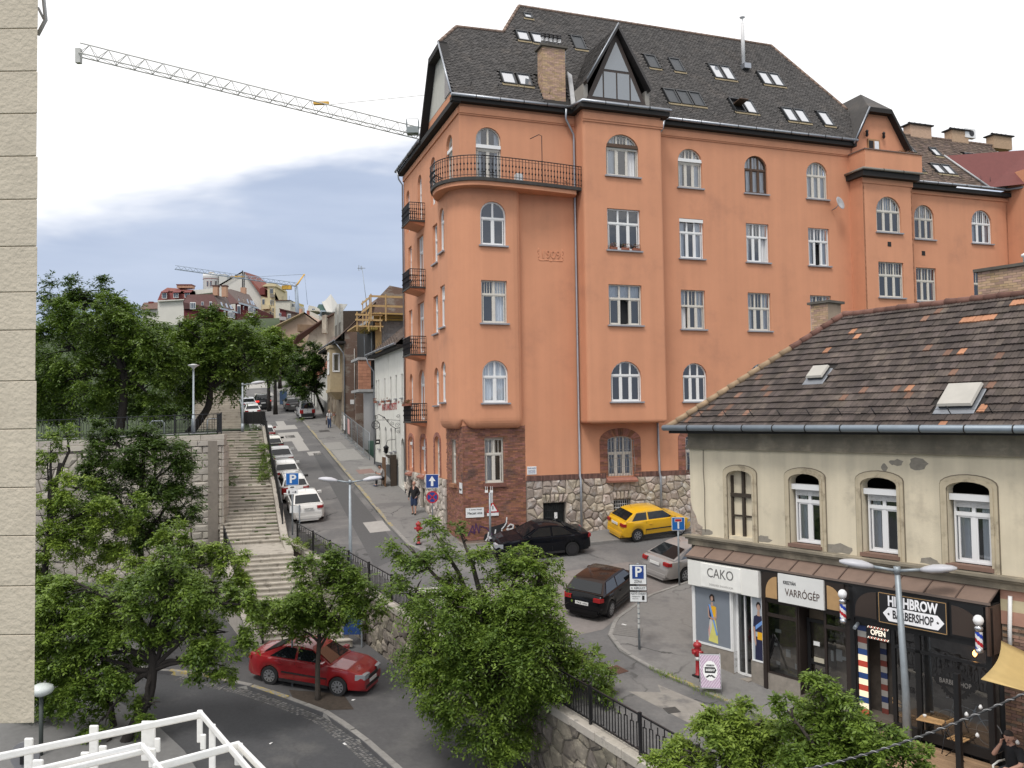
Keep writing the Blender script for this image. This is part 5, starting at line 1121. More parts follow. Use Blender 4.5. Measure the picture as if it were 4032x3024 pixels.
for k,(o_,(a,b))in enumerate(zip(wo,WN)):
 for w_,d_,m_ in((.19,.012,trim_edge),(.165,.04,trimm),(.075,.065,trimm)):
  P=outline(o_,0)[:];big=dict(o_);big=op(a-w_,b+w_,6.47,o_['z1']+w_,.2+w_*.35);Q=outline(big,0)
  n=len(P);mb=MB();mb.add([gx(p[0],p[1]if i>1 else 6.47,-d_)for i,p in enumerate(P)]+[gx(p[0],p[1],-d_)for p in Q]+[gx(p[0],p[1],0)for p in Q],[(i,(i+1)%n,n+(i+1)%n,n+i)for i in range(1,n)]+[(n+i,n+(i+1)%n,2*n+(i+1)%n,2*n+i)for i in range(1,n)]);mb.build('window_surround',m_,bb)
 if k==0:
  bw=MB().box(a,b,.22,.25,6.55,8.7).build('blind_window',plast_cream,bb)
  mb=MB();xm=(a+b)/2;mbox(mb,gx,a,a+.07,6.58,8.5,.14,.22);mbox(mb,gx,b-.07,b,6.58,8.5,.14,.22);mbox(mb,gx,xm-.045,xm+.045,6.58,8.66,.13,.22);mbox(mb,gx,a,b,7.82,7.94,.12,.22);mbox(mb,gx,a,b,7.2,7.25,.16,.22);mb.build('old_frame_bars',M('burnt_wood',(.05,.038,.028),.9,.3,8),bw)
 else:
  w=window(bb,gx,op(a+.06,b-.03,6.62,8.2,0),cols=2,tr=.78,fm=pvc,rev=.25,curtain='sides',sill=False,fw=.05,gl=deepglass)
  MB().box(a+.02,b-.02,.06,.24,8.2,8.36).build('shutter_box',pvc,w)
  mb=MB()
  for i in range(5):mb.box(a+.1,b-.06,.19,.205,8.02+i*.036,8.05+i*.036)
  mb.build('shutter_slats',M('shutter_grey',(.6,.6,.6),.6),w)
  MB().box(a-.05,b+.05,-.1,.2,6.5,6.6).build('sill',M('rust_sill',(.2,.12,.09),.8,.2),w)
boxo('blackout',(.3,17,1.6,1.65,6.2,9.9),blackm,bb)
scarm=M('bare_mortar',(.27,.245,.205),.97,.2,7,bump=.6,bscale=40)
def scar(cx,cz,rx,rz,y=-.004,mat=scarm,n=13,seed=0):
 rr=random.Random(seed);P=[(cx+rx*cos(2*pi*i/n)*rr.uniform(.65,1.15),cz+rz*sin(2*pi*i/n)*rr.uniform(.6,1.15))for i in range(n)];return blob('bare_patch',P,mat,y,bb)
for i,q in enumerate(((7.95,9.1,.26,.18),(7.35,9.1,.22,.1),(2.95,6.6,.3,.13),(5.55,6.6,.55,.16),(8.15,6.58,.3,.1),(.55,6.58,.4,.12),(7.0,8.95,.1,.12))):scar(*q,seed=i)
P=[(0.0,6.48),(.45,6.48),(.5,6.75),(.3,6.85),(.22,7.1),(.08,7.3),(0,7.6)];blob('bare_patch',P,M('bare_brick_patch',(.36,.30,.25),.95,.3,9,bump=.7,bscale=25,col2=(.30,.17,.12),c2scale=6),-.004,bb)
strokes('wall_cable',[[(.62,9.3),(.6,8.6),(.64,8.0),(.62,7.2),(.63,6.6)]],.012,M('old_cable',(.12,.1,.08),.9),-.02,bb)
# ---- roof
RP=radians(40);TR=math.tan(RP);zro=lambda y:10.0+(y+.55)*TR
btile=M('brown_clay_tile',(.070,.054,.047),.86,.22,4,rnd=.36,hue=.012,col2=(.125,.098,.082),c2scale=1.1,c2lo=.5,c2hi=.7)
otile=M('new_orange_tile',(.38,.18,.10),.85,.12,5,rnd=.2)
hipx=lambda y:-.42+(y+.55)*.88
XR=19
yr=3.85
br=MB().add([(-.42,-.55,zro(-.55)-.02),(XR,-.55,zro(-.55)-.02),(XR,yr,zro(yr)-.02),(hipx(yr),yr,zro(yr)-.02)],[(0,1,2,3)]).add([(-.42,-.55,9.98),(hipx(yr),yr,zro(yr)-.02),(hipx(yr),yr+.1,zro(yr)-.02),(-.42,8.2,9.98)],[(0,1,2,3)]).add([(hipx(yr),yr,zro(yr)-.02),(XR,yr,zro(yr)-.02),(XR,8.2,9.98),(-.42,8.2,9.98)],[(0,1,2,3)]).build('roof',rsub,bb)
BM=Matrix.Translation((BC.x,BC.y,0))@Matrix.Rotation(BANG,4,'Z');BMI=BM.inverted()
def on_broof(x,y):
 o_=BMI@EYE;d=BMI.to_3x3()@ray(x,y);k=(10.0+(o_.y+.55)*TR-o_.z)/(d.z-d.y*TR);return o_+d*k
GB=lambda x,y:on_broof(2600+x*1432/2160,900+y*1432/2160)
ex,tw=.235,.195
newt=set();halft=set()
def cell(p):
 r=int((p.y+.55)/ex);off=(tw/2 if r%2 else 0);return r,int((p.x+.42-off)/tw)
for q in((1130,625),(1155,650),(1010,713),(1800,562),(1835,558),(1870,555),(1905,552),(1940,550),(1975,545),(1815,718),(1485,965),(1680,1150),(1665,1150),(1925,1070),(2120,432),(2150,428)):newt.add(cell(GB(*q)))
for q in((625,962),(605,880),(1195,973),(415,1050),(465,995),(1375,970),(1755,860),(1740,925),(2020,740),(1600,695),(510,1085),(380,1085),(260,1085),(240,1110),(180,1130),(1940,950),(1700,725),(300,1060)):halft.add(cell(GB(*q)))
hat=[(GB(945,870),.42,.30),(GB(1790,1010),.62,.34)]
items=[];
def btile_fn(x,y,w):
 y1=y+ex*1.12;h=random.uniform(.042,.062);sk=random.uniform(-.008,.008)
 def fn(mb):
  nx,nz=-sin(RP),cos(RP)
  def p(a,b,c):return(a,b+nx*c,zro(b)+nz*c)
  g=w/4;prof=[0,.014,.002,.014,.0]
  top=[p(x+g*i,y+sk,h+prof[i])for i in range(5)];bot=[p(x+g*i,y1,.006+prof[i]*.6)for i in range(5)];low=[p(x,y+sk,-.005),p(x+w,y+sk,-.005)]
  mb.add(top+bot+low,[(i,i+1,6+i,5+i)for i in range(4)]+[(10,11,4,3,2,1,0),(10,0,5),(11,9,4)])
 return fn
special=[]
r=0;y=-.55
while y<yr-.05:
 x=-.42+(tw/2 if r%2 else 0);c=0
 while x<13.2:
  if x+tw*.6>hipx(y+ex*.5)and not any(abs(x+tw/2-h_[0].x)<h_[1]and abs(y+ex/2-h_[0].y)<h_[2]for h_ in hat):
   fn=btile_fn(x+.003,y,tw-.006)
   if(r,c)in newt:special.append((fn,otile))
   elif(r,c)in halft or random.random()<.008:special.append((fn,M('faded_orange_tile',(.19,.105,.072),.88,.2,5,rnd=.25)))
   else:items.append((x,fn))
  x+=tw;c+=1
 y+=ex;r+=1
for fn,m_ in special:
 mb=MB();fn(mb);mb.build('roof_tile',m_,br)
items.sort(key=lambda q:-q[0]);items=[q[1]for q in items if True]
k=max(0,285-len(special))
for it in items[:k]:
 mb=MB();it(mb);mb.build('roof_tile',btile,br)
mb=MB()
for it in items[k:]:it(mb)
tag(mb.build('roof_tile_field',btile,br),kind='stuff')
rt_new=M('pale_ridge_tile',(.34,.24,.15),.9,.2,6,rnd=.15);rt_red=M('red_ridge_tile',(.17,.085,.065),.9,.2,6,rnd=.3)
ha,hb=Vector((-.45,-.58,zro(-.55)+.05)),Vector((hipx(yr),yr,zro(yr)+.05));n=17
for i in range(n):MB().cyl(ha.lerp(hb,i/n),ha.lerp(hb,(i+1.08)/n),.13,.10,8).build('hip_tile',rt_new if i<12 else rt_red,br)
i=0;x=hipx(yr)
while x<13.5:MB().cyl((x,yr,zro(yr)+.04+random.uniform(-.02,.02)),(x+.4,yr,zro(yr)+.04),.12,.105,8).build('ridge_tile',rt_red,br);x+=.38
def bp_(x,y,h):return(x,y-sin(RP)*h,zro(y)+cos(RP)*h)
for(c,w_,l_),lab,sz in((hat[0],'hatch',.26),(hat[1],'hatch',.42)):
 mb=MB();x0,x1,y0,y1=c.x-sz,c.x+sz,c.y-sz*.75,c.y+sz*.75
 mb.hexa([bp_(x0,y0,-.02),bp_(x1,y0,-.02),bp_(x1,y1,-.02),bp_(x0,y1,-.02),bp_(x0,y0,.13),bp_(x1,y0,.13),bp_(x1,y1,.13),bp_(x0,y1,.13)]);o=mb.build('roof_hatch',M('hatch_frame',(.06,.06,.062),.6),br)
 mb=MB();mb.hexa([bp_(x0-.03,y0-.03,.13),bp_(x1+.03,y0-.03,.13),bp_(x1+.03,y1,.13),bp_(x0-.03,y1,.13),bp_(x0,y0,.19),bp_(x1,y0,.19),bp_(x1,y1,.19),bp_(x0,y1,.19)]);mb.build('hatch_lid',M('hatch_lid',(.42,.40,.36),.5,.1),o)
 mb=MB();mb.hexa([bp_(x0-.1,y0-.18,.03),bp_(x1+.1,y0-.18,.03),bp_(x1+.1,y1,.03),bp_(x0-.1,y1,.03),bp_(x0-.08,y0-.16,.045),bp_(x1+.08,y0-.16,.045),bp_(x1+.08,y1,.045),bp_(x0-.08,y1,.045)]);mb.build('hatch_flashing',zinc_d,o)
for i in range(11):
 x=.75+i*1.02;y=-.1;MB().tube([bp_(x,y,.0),bp_(x,y-.02,.1),bp_(x-.02,y-.02,.3)],.013,4).build('snow_guard',iron,br)
MB().tube([bp_(.7,-.12,.2),bp_(4,-.12,.16),bp_(8.2,-.12,.19),bp_(13,-.12,.12)],.006,4).build('guard_wire',iron,br);MB().tube([bp_(.7,-.12,.1),bp_(5,-.12,.08),bp_(9,-.12,.03),bp_(13,-.12,.08)],.006,4).build('guard_wire',iron,br)
gutter([(-.55,-.66,10.05),(14,-.66,10.0)],.1,bb,M('grey_gutter',(.22,.26,.30),.45,.1,5,metal=.3))
MB().box(-.4,14,-.56,0,9.86,9.97).build('eaves_board',soffit,bb)
def chimney(x0,x1,y0,y1,z0,z1,parent):
 c_=MB().box(x0,x1,y0,y1,z0,z1).build('chimney',M('chimney_mortar',(.35,.27,.2),.95),parent);its=[]
 for mf,a0,a1 in((lambda x,z,d:(x,y0+d,z),x0,x1),(lambda x,z,d:(x0+d,x,z),y0,y1)):
  z=z0;r=0
  while z<z1-.06:
   x=a0-(.125 if r%2 else 0)
   while x<a1:
    a,b=max(x,a0),min(x+.24,a1)
    if b-a>.04:its.append(brick(mf,a,b-.008,z,z+.064,.012))
    x+=.25
   z+=.075;r+=1
 for it in its[:290]:
  mb=MB();it(mb);mb.build('brick',brick_y,c_)
 MB().box(x0-.1,x1+.1,y0-.1,y1+.1,z1,z1+.09).build('chimney_cap',M('cap_slab',(.11,.1,.085),.95,.2),c_);return c_
chimney(1.15,1.85,5.4,6.2,12,14.45,bb);c_=chimney(7.3,8.9,5.0,5.8,12.6,14.7,bb)
MB().lathe([(.07,0),(.07,.22),(.12,.24),(.12,.3),(.05,.34)],(8.5,5.4,14.79),8).build('flue_cowl',white_paint,c_)
d_=MB().lathe([(.001,0),(.2,.03),(.28,.07),(.2,.05),(.001,.02)],(0,0,0),14).build('satellite_dish',white_paint,bb,(6.5,5.5,13.78));d_.rotation_euler=(radians(70),0,radians(30));MB().tube([(6.5,5.5,13),(6.5,5.5,13.78)],.03,6).build('dish_mast',galv,bb)
# ---- shop fronts
sf=thing('shop_front','row of three shop fronts under one brown sheet metal canopy','shop front',(BC.x,BC.y,0),BANG)
canm=M('canopy_sheet',(.235,.165,.13),.55,.12,4,metal=.15)
nb=12
for i in range(nb):
 a,b=.25+9.65*i/nb,.25+9.65*(i+1)/nb;mb=MB();mb.hexa([(a+.004,-.58,5.84),(b-.004,-.58,5.84),(b-.004,-.05,6.12),(a+.004,-.05,6.12),(a+.004,-.58,5.86),(b-.004,-.58,5.86),(b-.004,-.05,6.15),(a+.004,-.05,6.15)]);mb.build('canopy_panel',canm,sf)
 mb=MB();mb.hexa([(b-.015,-.59,5.86),(b+.015,-.59,5.86),(b+.015,-.04,6.15),(b-.015,-.04,6.15),(b-.015,-.59,5.89),(b+.015,-.59,5.89),(b+.015,-.04,6.18),(b-.015,-.04,6.18)]);mb.build('canopy_seam',M('canopy_seam',(.11,.075,.06),.6),sf)
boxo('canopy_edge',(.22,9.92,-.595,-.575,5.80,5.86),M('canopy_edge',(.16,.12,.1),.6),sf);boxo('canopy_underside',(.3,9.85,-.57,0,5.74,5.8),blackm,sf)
shopw=M('shop_white',(.76,.75,.71),.6,.04);dkbr=M('dark_brown_front',(.028,.02,.017),.45,.1);blk=M('black_front',(.013,.013,.014),.4,.1);plinth=M('shop_plinth',(.27,.24,.205),.95,.2,5,bump=.4)
tan_=M('tan_panel',(.45,.28,.13),.6,.12,4);stallm=M('shop_floor',(.12,.1,.085),.8,.1)
boxo('shop_floor',(.4,9.8,-.45,.1,2.2,2.32),stallm,sf)
boxo('fascia',(.38,3.2,-0.6300,-.44,4.93,5.72),shopw,sf);boxo('sign_board',(.95,2.55,-0.6550,-0.6300,4.96,5.69),M('sign_cream',(.82,.81,.77),.5),sf)
gry=M('grey_lettering',(.14,.135,.13),.6)
text('lettering','CAKO',.42,gry,sf,(1.75,-0.6570,5.42),width=1.05);text('lettering','DESIGNER SHOWROOM',.09,M('pale_lettering',(.45,.44,.42),.6),sf,(1.78,-0.6570,5.06),width=.95)
def framed(x0,x1,z0,z1,y,fw,fmat,glass,parent,name='shop_window',pane=True):
 mb=MB();mb.box(x0,x0+fw,y-.03,y+.03,z0,z1).box(x1-fw,x1,y-.03,y+.03,z0,z1).box(x0+fw,x1-fw,y-.03,y+.03,z0,z0+fw).box(x0+fw,x1-fw,y-.03,y+.03,z1-fw,z1);o=mb.build(name,fmat,parent)
 if pane:MB().quad((x0+fw,y,z0+fw),(x1-fw,y,z0+fw),(x1-fw,y,z1-fw),(x0+fw,y,z1-fw)).build('pane',glass,o)
 return o
p1=framed(.46,2.02,3.05,4.93,-.45,.06,white_paint,None,sf,'poster_window',False);p2=framed(2.78,3.22,2.95,4.92,-.45,.04,white_paint,None,sf,'poster_window',False)
boxo('wall_return',(.38,.47,-.46,.1,2.9,4.93),white_paint,sf);boxo('plinth',(.4,2.05,-.46,.1,1.9,3.05),plinth,sf);boxo('plinth',(2.72,3.3,-.46,.1,1.9,2.95),plinth,sf)
bgp=M('poster_grey',(.20,.225,.26),.5,.06,2);skin_p=M('poster_skin',(.48,.31,.24),.5);hair_p=M('poster_hair',(.03,.02,.018),.5);yel_p=M('poster_yellow',(.78,.42,.02),.5);blu_p=M('poster_blue',(.16,.32,.68),.5);lem_p=M('poster_lemon',(.66,.62,.18),.5);wht_p=M('poster_white',(.6,.58,.55),.5);nav_p=M('poster_navy',(.02,.022,.06),.5)
boxo('poster',(.52,1.96,-.455,-.44,3.11,4.87),bgp,p1)
def pp(P,mat,y,parent,name='poster_print'):return MB().add([(a,y,b)for a,b in P],[tuple(range(len(P)))]).build(name,mat,parent)
cx=1.22
pp([(cx-.17,3.2),(cx+.22,3.17),(cx+.2,3.55),(cx+.14,3.9),(cx-.1,3.92),(cx-.16,3.5)],lem_p,-.457,p1);pp([(cx-.17,3.22),(cx-.04,3.6),(cx+.02,3.92),(cx-.1,3.92),(cx-.17,3.5)],wht_p,-.459,p1);pp([(cx-.14,3.3),(cx-.17,3.55),(cx-.1,3.75),(cx-.11,3.4)],M('poster_pink',(.65,.35,.3),.5),-.4595,p1)
pp([(cx-.12,3.9),(cx+.14,3.9),(cx+.15,4.2),(cx+.17,4.32),(cx+.06,4.35),(cx-.08,4.35),(cx-.15,4.34)],yel_p,-.461,p1);pp([(cx-.15,4.34),(cx-.06,4.36),(cx-.02,4.1),(cx-.04,3.9),(cx-.13,3.9)],nav_p,-.4615,p1)
pp([(cx-.14,4.36),(cx-.06,4.37),(cx+.22,3.45),(cx+.16,3.42)],blu_p,-.463,p1)
pp([(cx-.17,4.3),(cx-.14,4.33),(cx-.11,4.0),(cx+.02,3.93),(cx+.02,3.87),(cx-.16,3.97)],skin_p,-.465,p1);pp([(cx+.17,4.3),(cx+.2,4.2),(cx+.19,3.97),(cx-.02,3.88),(cx-.02,3.94),(cx+.14,4.02)],skin_p,-.465,p1)
pp([(cx-.04,4.33),(cx+.06,4.33),(cx+.04,4.46),(cx-.02,4.46)],skin_p,-.465,p1);pp([(cx+.01+.09*cos(t),4.6+.115*sin(t))for t in np.linspace(0,2*pi,15)[:-1]],hair_p,-.466,p1);pp([(cx+.06,4.5),(cx+.12,4.5),(cx+.1,4.66),(cx+.04,4.7)],hair_p,-.4665,p1);pp([(cx-.08,4.5),(cx-.1,4.62),(cx-.05,4.68)],hair_p,-.4665,p1);pp([(cx+.005+.052*cos(t),4.57+.08*sin(t))for t in np.linspace(0,2*pi,15)[:-1]],skin_p,-.468,p1)
boxo('poster',(2.82,3.18,-.455,-.44,2.99,4.88),M('poster_pale',(.42,.46,.5),.5),p2);cx=3.02
pp([(cx-.14,3.0),(cx+.15,3.0),(cx+.15,3.7),(cx-.12,3.7)],nav_p,-.457,p2);pp([(cx-.04,3.62),(cx+.15,3.62),(cx+.15,3.95),(cx-.03,3.95)],yel_p,-.459,p2);pp([(cx-.15,4.3),(cx-.04,4.36),(cx+.15,4.34),(cx+.15,3.85),(cx-.12,3.85),(cx-.19,4.0)],nav_p,-.461,p2);pp([(cx-.1,3.9),(cx+.15,4.1),(cx+.15,4.22),(cx-.1,4.02)],blu_p,-.463,p2)
pp([(cx-.19,4.0),(cx-.12,3.98),(cx-.08,3.5),(cx-.1,3.4),(cx-.15,3.55)],skin_p,-.464,p2);pp([(cx-.03,4.33),(cx+.08,4.33),(cx+.07,4.48),(cx-.01,4.48)],skin_p,-.465,p2);pp([(cx+.03+.085*cos(t),4.64+.12*sin(t))for t in np.linspace(0,2*pi,15)[:-1]],hair_p,-.466,p2);pp([(cx+.03+.062*cos(t),4.59+.1*sin(t))for t in np.linspace(0,2*pi,15)[:-1]],skin_p,-.468,p2)
fd=framed(2.05,2.72,2.35,4.9,-.25,.07,white_paint,deepglass,sf,'shop_door');boxo('door_bar',(2.36,2.41,-.29,-.22,2.4,4.85),white_paint,fd);boxo('step',(2.05,2.72,-.62,-.2,2.2,2.33),plinth,sf);boxo('jamb',(1.96,2.05,-.45,.1,2.4,4.93),white_paint,sf)
mb=MB();mb.box(3.22,3.34,-.52,-.4,2.2,5.72).box(3.34,6.12,-.5,-.42,4.86,4.95).box(3.34,6.12,-.5,-.42,5.66,5.72).box(6.02,6.14,-.52,-.4,2.2,5.72);mb.build('front_frame',dkbr,sf);boxo('fascia',(3.34,6.02,-.56,-.42,4.95,5.74),dkbr,sf)
def qarc(x0,x1,z0,z1,left):
 n=8;W_,H_=x1-x0,z1-z0
 if left:return[(x1,z0),(x1,z1)]+[(x1-W_*sin(pi/2*i/n),z1-H_*.75+H_*.75*cos(pi/2*i/n))for i in range(1,n+1)]+[(x0,z0)]
 return[(x0,z0),(x1,z0)]+[(x0+W_*cos(pi/2*i/n),z1-H_*.75+H_*.75*sin(pi/2*i/n))for i in range(n)]+[(x0,z1)]
MB().prism(qarc(3.42,3.82,4.98,5.63,True),-.58,-.56).build('side_panel',tan_,sf);MB().prism(qarc(5.5,5.95,4.98,5.63,False),-.58,-.56).build('side_panel',tan_,sf)
boxo('sign_board',(3.9,5.42,-.62,-.46,4.93,5.76),M('sign_offwhite',(.72,.72,.70),.5,.05),sf);text('lettering','KRISZTIÁN',.14,sgn_black,sf,(4.3,-.626,5.52),width=.42);text('lettering','VARRÓGÉP',.3,M('brown_lettering',(.09,.06,.05),.6),sf,(4.72,-.626,5.24),width=1.15)
for x0,x1,nm in((3.34,4.42,'w'),(5.32,6.02,'w')):
 framed(x0,x1,2.72,4.45,-.44,.05,dkbr,deepglass,sf);framed(x0,x1,4.45,4.86,-.44,.05,dkbr,deepglass,sf,'transom_light')
boxo('plinth',(3.3,4.45,-.46,.1,1.9,2.72),plinth,sf);boxo('plinth',(5.3,6.1,-.46,.1,1.9,2.72),plinth,sf)
framed(4.42,4.44,2.7,4.86,-.2,.01,dkbr,deepglass,sf,'side_frame',False);dr=framed(4.5,5.26,2.25,4.5,-.1,.1,blk,deepglass,sf,'shop_door');boxo('door_rail',(4.58,5.18,-.13,-.07,3.2,3.34),blk,dr);boxo('door_notice',(4.72,4.92,-.14,-.13,3.75,3.87),white_paint,dr);boxo('door_plate',(4.72,5.05,-.14,-.13,3.28,3.42),M('door_plate',(.5,.46,.36),.5),dr)
MB().box(4.42,4.47,-.44,.05,2.3,4.86).box(5.28,5.33,-.44,.05,2.3,4.86).build('door_reveal',dkbr,sf)
boxo('back_wall',(3.4,6.0,.06,.1,2.2,4.9),M('shop_interior_tan',(.16,.12,.08),.8,.3,2),sf)
for(x,z,w_,h_)in((3.95,3.3,.16,.22),(4.25,3.0,.14,.16),(5.45,3.5,.08,.3),(5.62,3.55,.18,.32),(5.8,3.6,.2,.1),(3.6,3.95,.2,.1),(3.55,3.55,.1,.08),(3.6,3.0,.14,.1)):boxo('window_display',(x,x+w_,-.4,-.385,z,z+h_),M('display_card',(.34,.33,.3),.7,.2),sf)
mb=MB();mb.box(6.14,6.28,-.52,-.4,2.0,5.72).box(9.74,9.88,-.52,-.4,2.0,5.72).box(6.28,9.74,-.5,-.42,4.74,4.9);mb.build('front_frame',blk,sf);boxo('fascia',(6.28,9.74,-.56,-.42,4.9,5.74),blk,sf);boxo('end_panel',(9.82,9.88,-.62,.1,4.6,5.76),M('rusty_end',(.09,.055,.04),.7,.3),sf)
brn=M('brown_gloss_panel',(.055,.04,.033),.35,.08)
MB().prism(qarc(6.36,6.98,4.95,5.66,True),-.58,-.56).build('side_panel',brn,sf);MB().prism(qarc(8.98,9.68,4.95,5.66,False),-.58,-.56).build('side_panel',brn,sf)
hb_=boxo('sign_board',(7.06,8.9,-0.6300,-.47,4.9,5.72),sgn_black,sf);gold=M('gold_line',(.45,.28,.12),.5)
mb=MB()
for x0,x1,z0,z1 in((7.08,8.88,4.92,4.935),(7.08,8.88,5.685,5.7),(7.08,7.095,4.92,5.7),(8.865,8.88,4.92,5.7)):mb.box(x0,x1,-0.6350,-0.6300,z0,z1)
mb.build('gold_border',gold,hb_);wht=M('sign_glow_white',(.86,.86,.88),.5,.0,emit=.12)  # sign white carries a weak glow of its own, added in the material
text('lettering','HIGHBROW',.36,wht,hb_,(8.0,-0.6360,5.5),width=1.32,bold=.012);ar_=MB().prism([(7.2,5.18),(7.36,5.35),(8.66,5.35),(8.82,5.18),(8.66,4.99),(7.36,4.99)],-0.6380,-0.6320).build('arrow_plate',wht,hb_);text('lettering','BARBERSHOP',.3,sgn_black,hb_,(8.01,-0.6420,5.17),width=1.08,bold=.006)
for x_ in(7.36,8.66):MB().add([(x_+(.045 if i%2==0 else.02)*sin(2*pi*i/10),-0.6410,5.17+(.045 if i%2==0 else.02)*cos(2*pi*i/10))for i in range(10)],[tuple(range(10))]).build('star',sgn_black,hb_)
opn=boxo('open_sign',(6.62,7.3,-.5,-.42,4.38,4.76),sgn_black,sf);glow=M('neon_white',(.9,.8,.66),.5,0,emit=.6);glr=M('neon_pink',(.8,.3,.22),.5,0,emit=.3)
text('lettering','OPEN',.2,glow,opn,(6.96,-.503,4.57),width=.42,bold=.004)
for zz in(4.41,4.69):
 for i in range(13):
  x=6.65+i*.047;MB().add([(x,-.503,zz-.012),(x+.026,-.503,zz-.012),(x+.056,-.503,zz+.04),(x+.03,-.503,zz+.04)],[(0,1,2,3)]).build('neon_stripe',glr if i%2 else glow,opn)
sr,sb_,sw_=M('stripe_red',(.40,.05,.03),.5,emit=.25),M('stripe_blue',(.02,.06,.2),.5,emit=.12),M('stripe_white',(.9,.78,.55),.5,emit=.35)
for x0,x1,y0,dim in((6.34,6.62,-.44,False),(6.72,6.9,.0,True)):
 i=0;z=2.3
 while z<4.66:
  m_=(M('stripe_red_unlit',(.17,.04,.03),.6),M('stripe_white_unlit',(.32,.31,.29),.6),M('stripe_blue_unlit',(.015,.03,.1),.6),M('stripe_white_unlit',(.32,.31,.29),.6))[i%4]if(dim or z>4.0)else(sr,sw_,sb_,sw_)[i%4]  # duller copies put the dimness of the unlit stripes into the colour
  boxo('stripe',(x0,x1,y0-.03,y0,z,z+.16),m_,sf);z+=.16;i+=1
framed(6.28,6.66,2.2,4.74,-.46,.04,blk,deepglass,sf,'column_frame',False)
boxo('back_wall',(6.3,9.74,.06,.1,2.0,4.8),M('barber_brick_dark',(.06,.05,.042),.85,.35,5),sf)
MB().box(7.32,7.42,-.5,-.42,2.1,4.74).box(7.96,8.1,-.5,-.42,2.1,4.74).box(7.42,9.74,-.5,-.42,4.28,4.36).box(7.42,9.74,-.5,-.42,2.1,2.35).build('window_bars',blk,sf)
for x0,x1,z0,z1,nm in((7.42,7.96,2.35,4.28,'shop_window'),(8.1,9.74,2.35,4.28,'shop_window'),(7.42,7.96,4.36,4.74,'transom_light'),(8.1,9.74,4.36,4.74,'transom_light')):MB().quad((x0,-.46,z0),(x1,-.46,z0),(x1,-.46,z1),(x0,-.46,z1)).build(nm,deepglass,sf)
vin=M('window_vinyl',(.008,.008,.009),.6)
mb=MB();c=(8.95,3.72)
for i in range(28):
 a0,a1=2*pi*i/28,2*pi*(i+.55)/28;mb.add([(c[0]+r*cos(a),-.463,c[1]+r*sin(a))for r,a in((.37,a0),(.41,a0+.04),(.41,a1),(.37,a1+.04))],[(0,1,2,3)])
for i in range(28):
 a0,a1=2*pi*i/28,2*pi*(i+1)/28;mb.add([(c[0]+r*cos(a),-.463,c[1]+r*sin(a))for r,a in((.28,a0),(.37,a0),(.37,a1),(.28,a1))],[(0,1,2,3)])
mb.add([(8.4,-.464,3.72),(8.5,-.464,3.84),(9.4,-.464,3.84),(9.5,-.464,3.72),(9.4,-.464,3.6),(8.5,-.464,3.6)],[tuple(range(6))]);mb.build('window_emblem',vin,sf)
text('window_lettering','BARBERSHOP',.17,M('vinyl_pale',(.2,.19,.18),.7),sf,(8.95,-.467,3.72),width=.78)
for i,ch_ in enumerate('HIGHBROW'):
 a=pi*(.9-.8*i/7);t_=text('window_lettering',ch_,.13,vin,sf,(c[0]+.5*cos(a),-.463,c[1]+.5*sin(a)));
mb=MB();fc=(7.69,3.75);mb.add([(fc[0]+.13*cos(t),-.463,fc[1]+.19+.1*sin(t))for t in np.linspace(0,pi,9)],[tuple(range(9))]).add([(fc[0]-.18,-.463,fc[1]+.16),(fc[0]+.2,-.463,fc[1]+.16),(fc[0]+.2,-.463,fc[1]+.19),(fc[0]-.18,-.463,fc[1]+.19)],[(0,1,2,3)]).add([(fc[0]-.12,-.463,fc[1]-.02),(fc[0],-.463,fc[1]+.02),(fc[0]+.12,-.463,fc[1]-.02),(fc[0]+.1,-.463,fc[1]-.2),(fc[0],-.463,fc[1]-.28),(fc[0]-.1,-.463,fc[1]-.2)],[tuple(range(6))]);mb.build('window_emblem',vin,sf);text('window_lettering','BARBER',.2,vin,sf,(7.69,-.463,3.28),width=.46,bold=.008)
MB().lathe([(.01,0),(.05,.05),(.055,.1),(.02,.16)],(9.35,-.25,4.42),8).build('lit_bulb',M('warm_bulb',(1,.45,.12),.5,0,emit=6),sf)
def barber_pole(x,z0,parent_label):
 root=thing('barber_pole',parent_label,'barber pole',bl(x,-.78,z0),BANG)
 chrome=M('chrome',(.6,.6,.62),.18,.05,metal=.9)
 MB().lathe([(.03,0),(.09,.03),(.1,.08),(.085,.1),(.085,.13)],(0,0,0),14).build('lower_cap',chrome,root);MB().lathe([(.085,.53),(.085,.56),(.1,.58),(.1,.63),(.07,.66),(.05,.68)],(0,0,0),14).build('upper_cap',chrome,root)
 mb_=[MB(),MB(),MB()];n=24;m=16
 for j in range(m):
  for i in range(n):
   k=int(((i/n)+j/m*1.0)*4)%4;a0,a1=2*pi*i/n,2*pi*(i+1)/n;z0_,z1_=.13+.4*j/m,.13+.4*(j+1)/m;r=.082
   mb_[(0,1,2,1)[k]].add([(r*cos(a0),r*sin(a0),z0_),(r*cos(a1),r*sin(a1),z0_),(r*cos(a1),r*sin(a1),z1_),(r*cos(a0),r*sin(a0),z1_)],[(0,1,2,3)])
 for q,c_,nm in zip(mb_,((.5,.02,.03),(.8,.8,.8),(.02,.06,.42)),('red_stripe','white_stripe','blue_stripe')):q.build(nm,M('pole_'+nm,c_,.3,0),root)
 MB().lathe([(.02,.67),(.09,.70),(.118,.77),(.12,.8),(.105,.86),(.06,.91),(.001,.925)],(0,0,0),16).build('globe',M('white_globe',(.85,.85,.86),.25,0),root);MB().box(-.03,.03,0,.3,.06,.1).box(-.03,.03,0,.3,.58,.62).build('wall_bracket',iron,root);return root
barber_pole(6.12,4.72,'striped barber pole with white globe between the sewing shop and the barber');barber_pole(9.72,4.66,'striped barber pole with white globe at the canopy end beside the yellow shade sail')
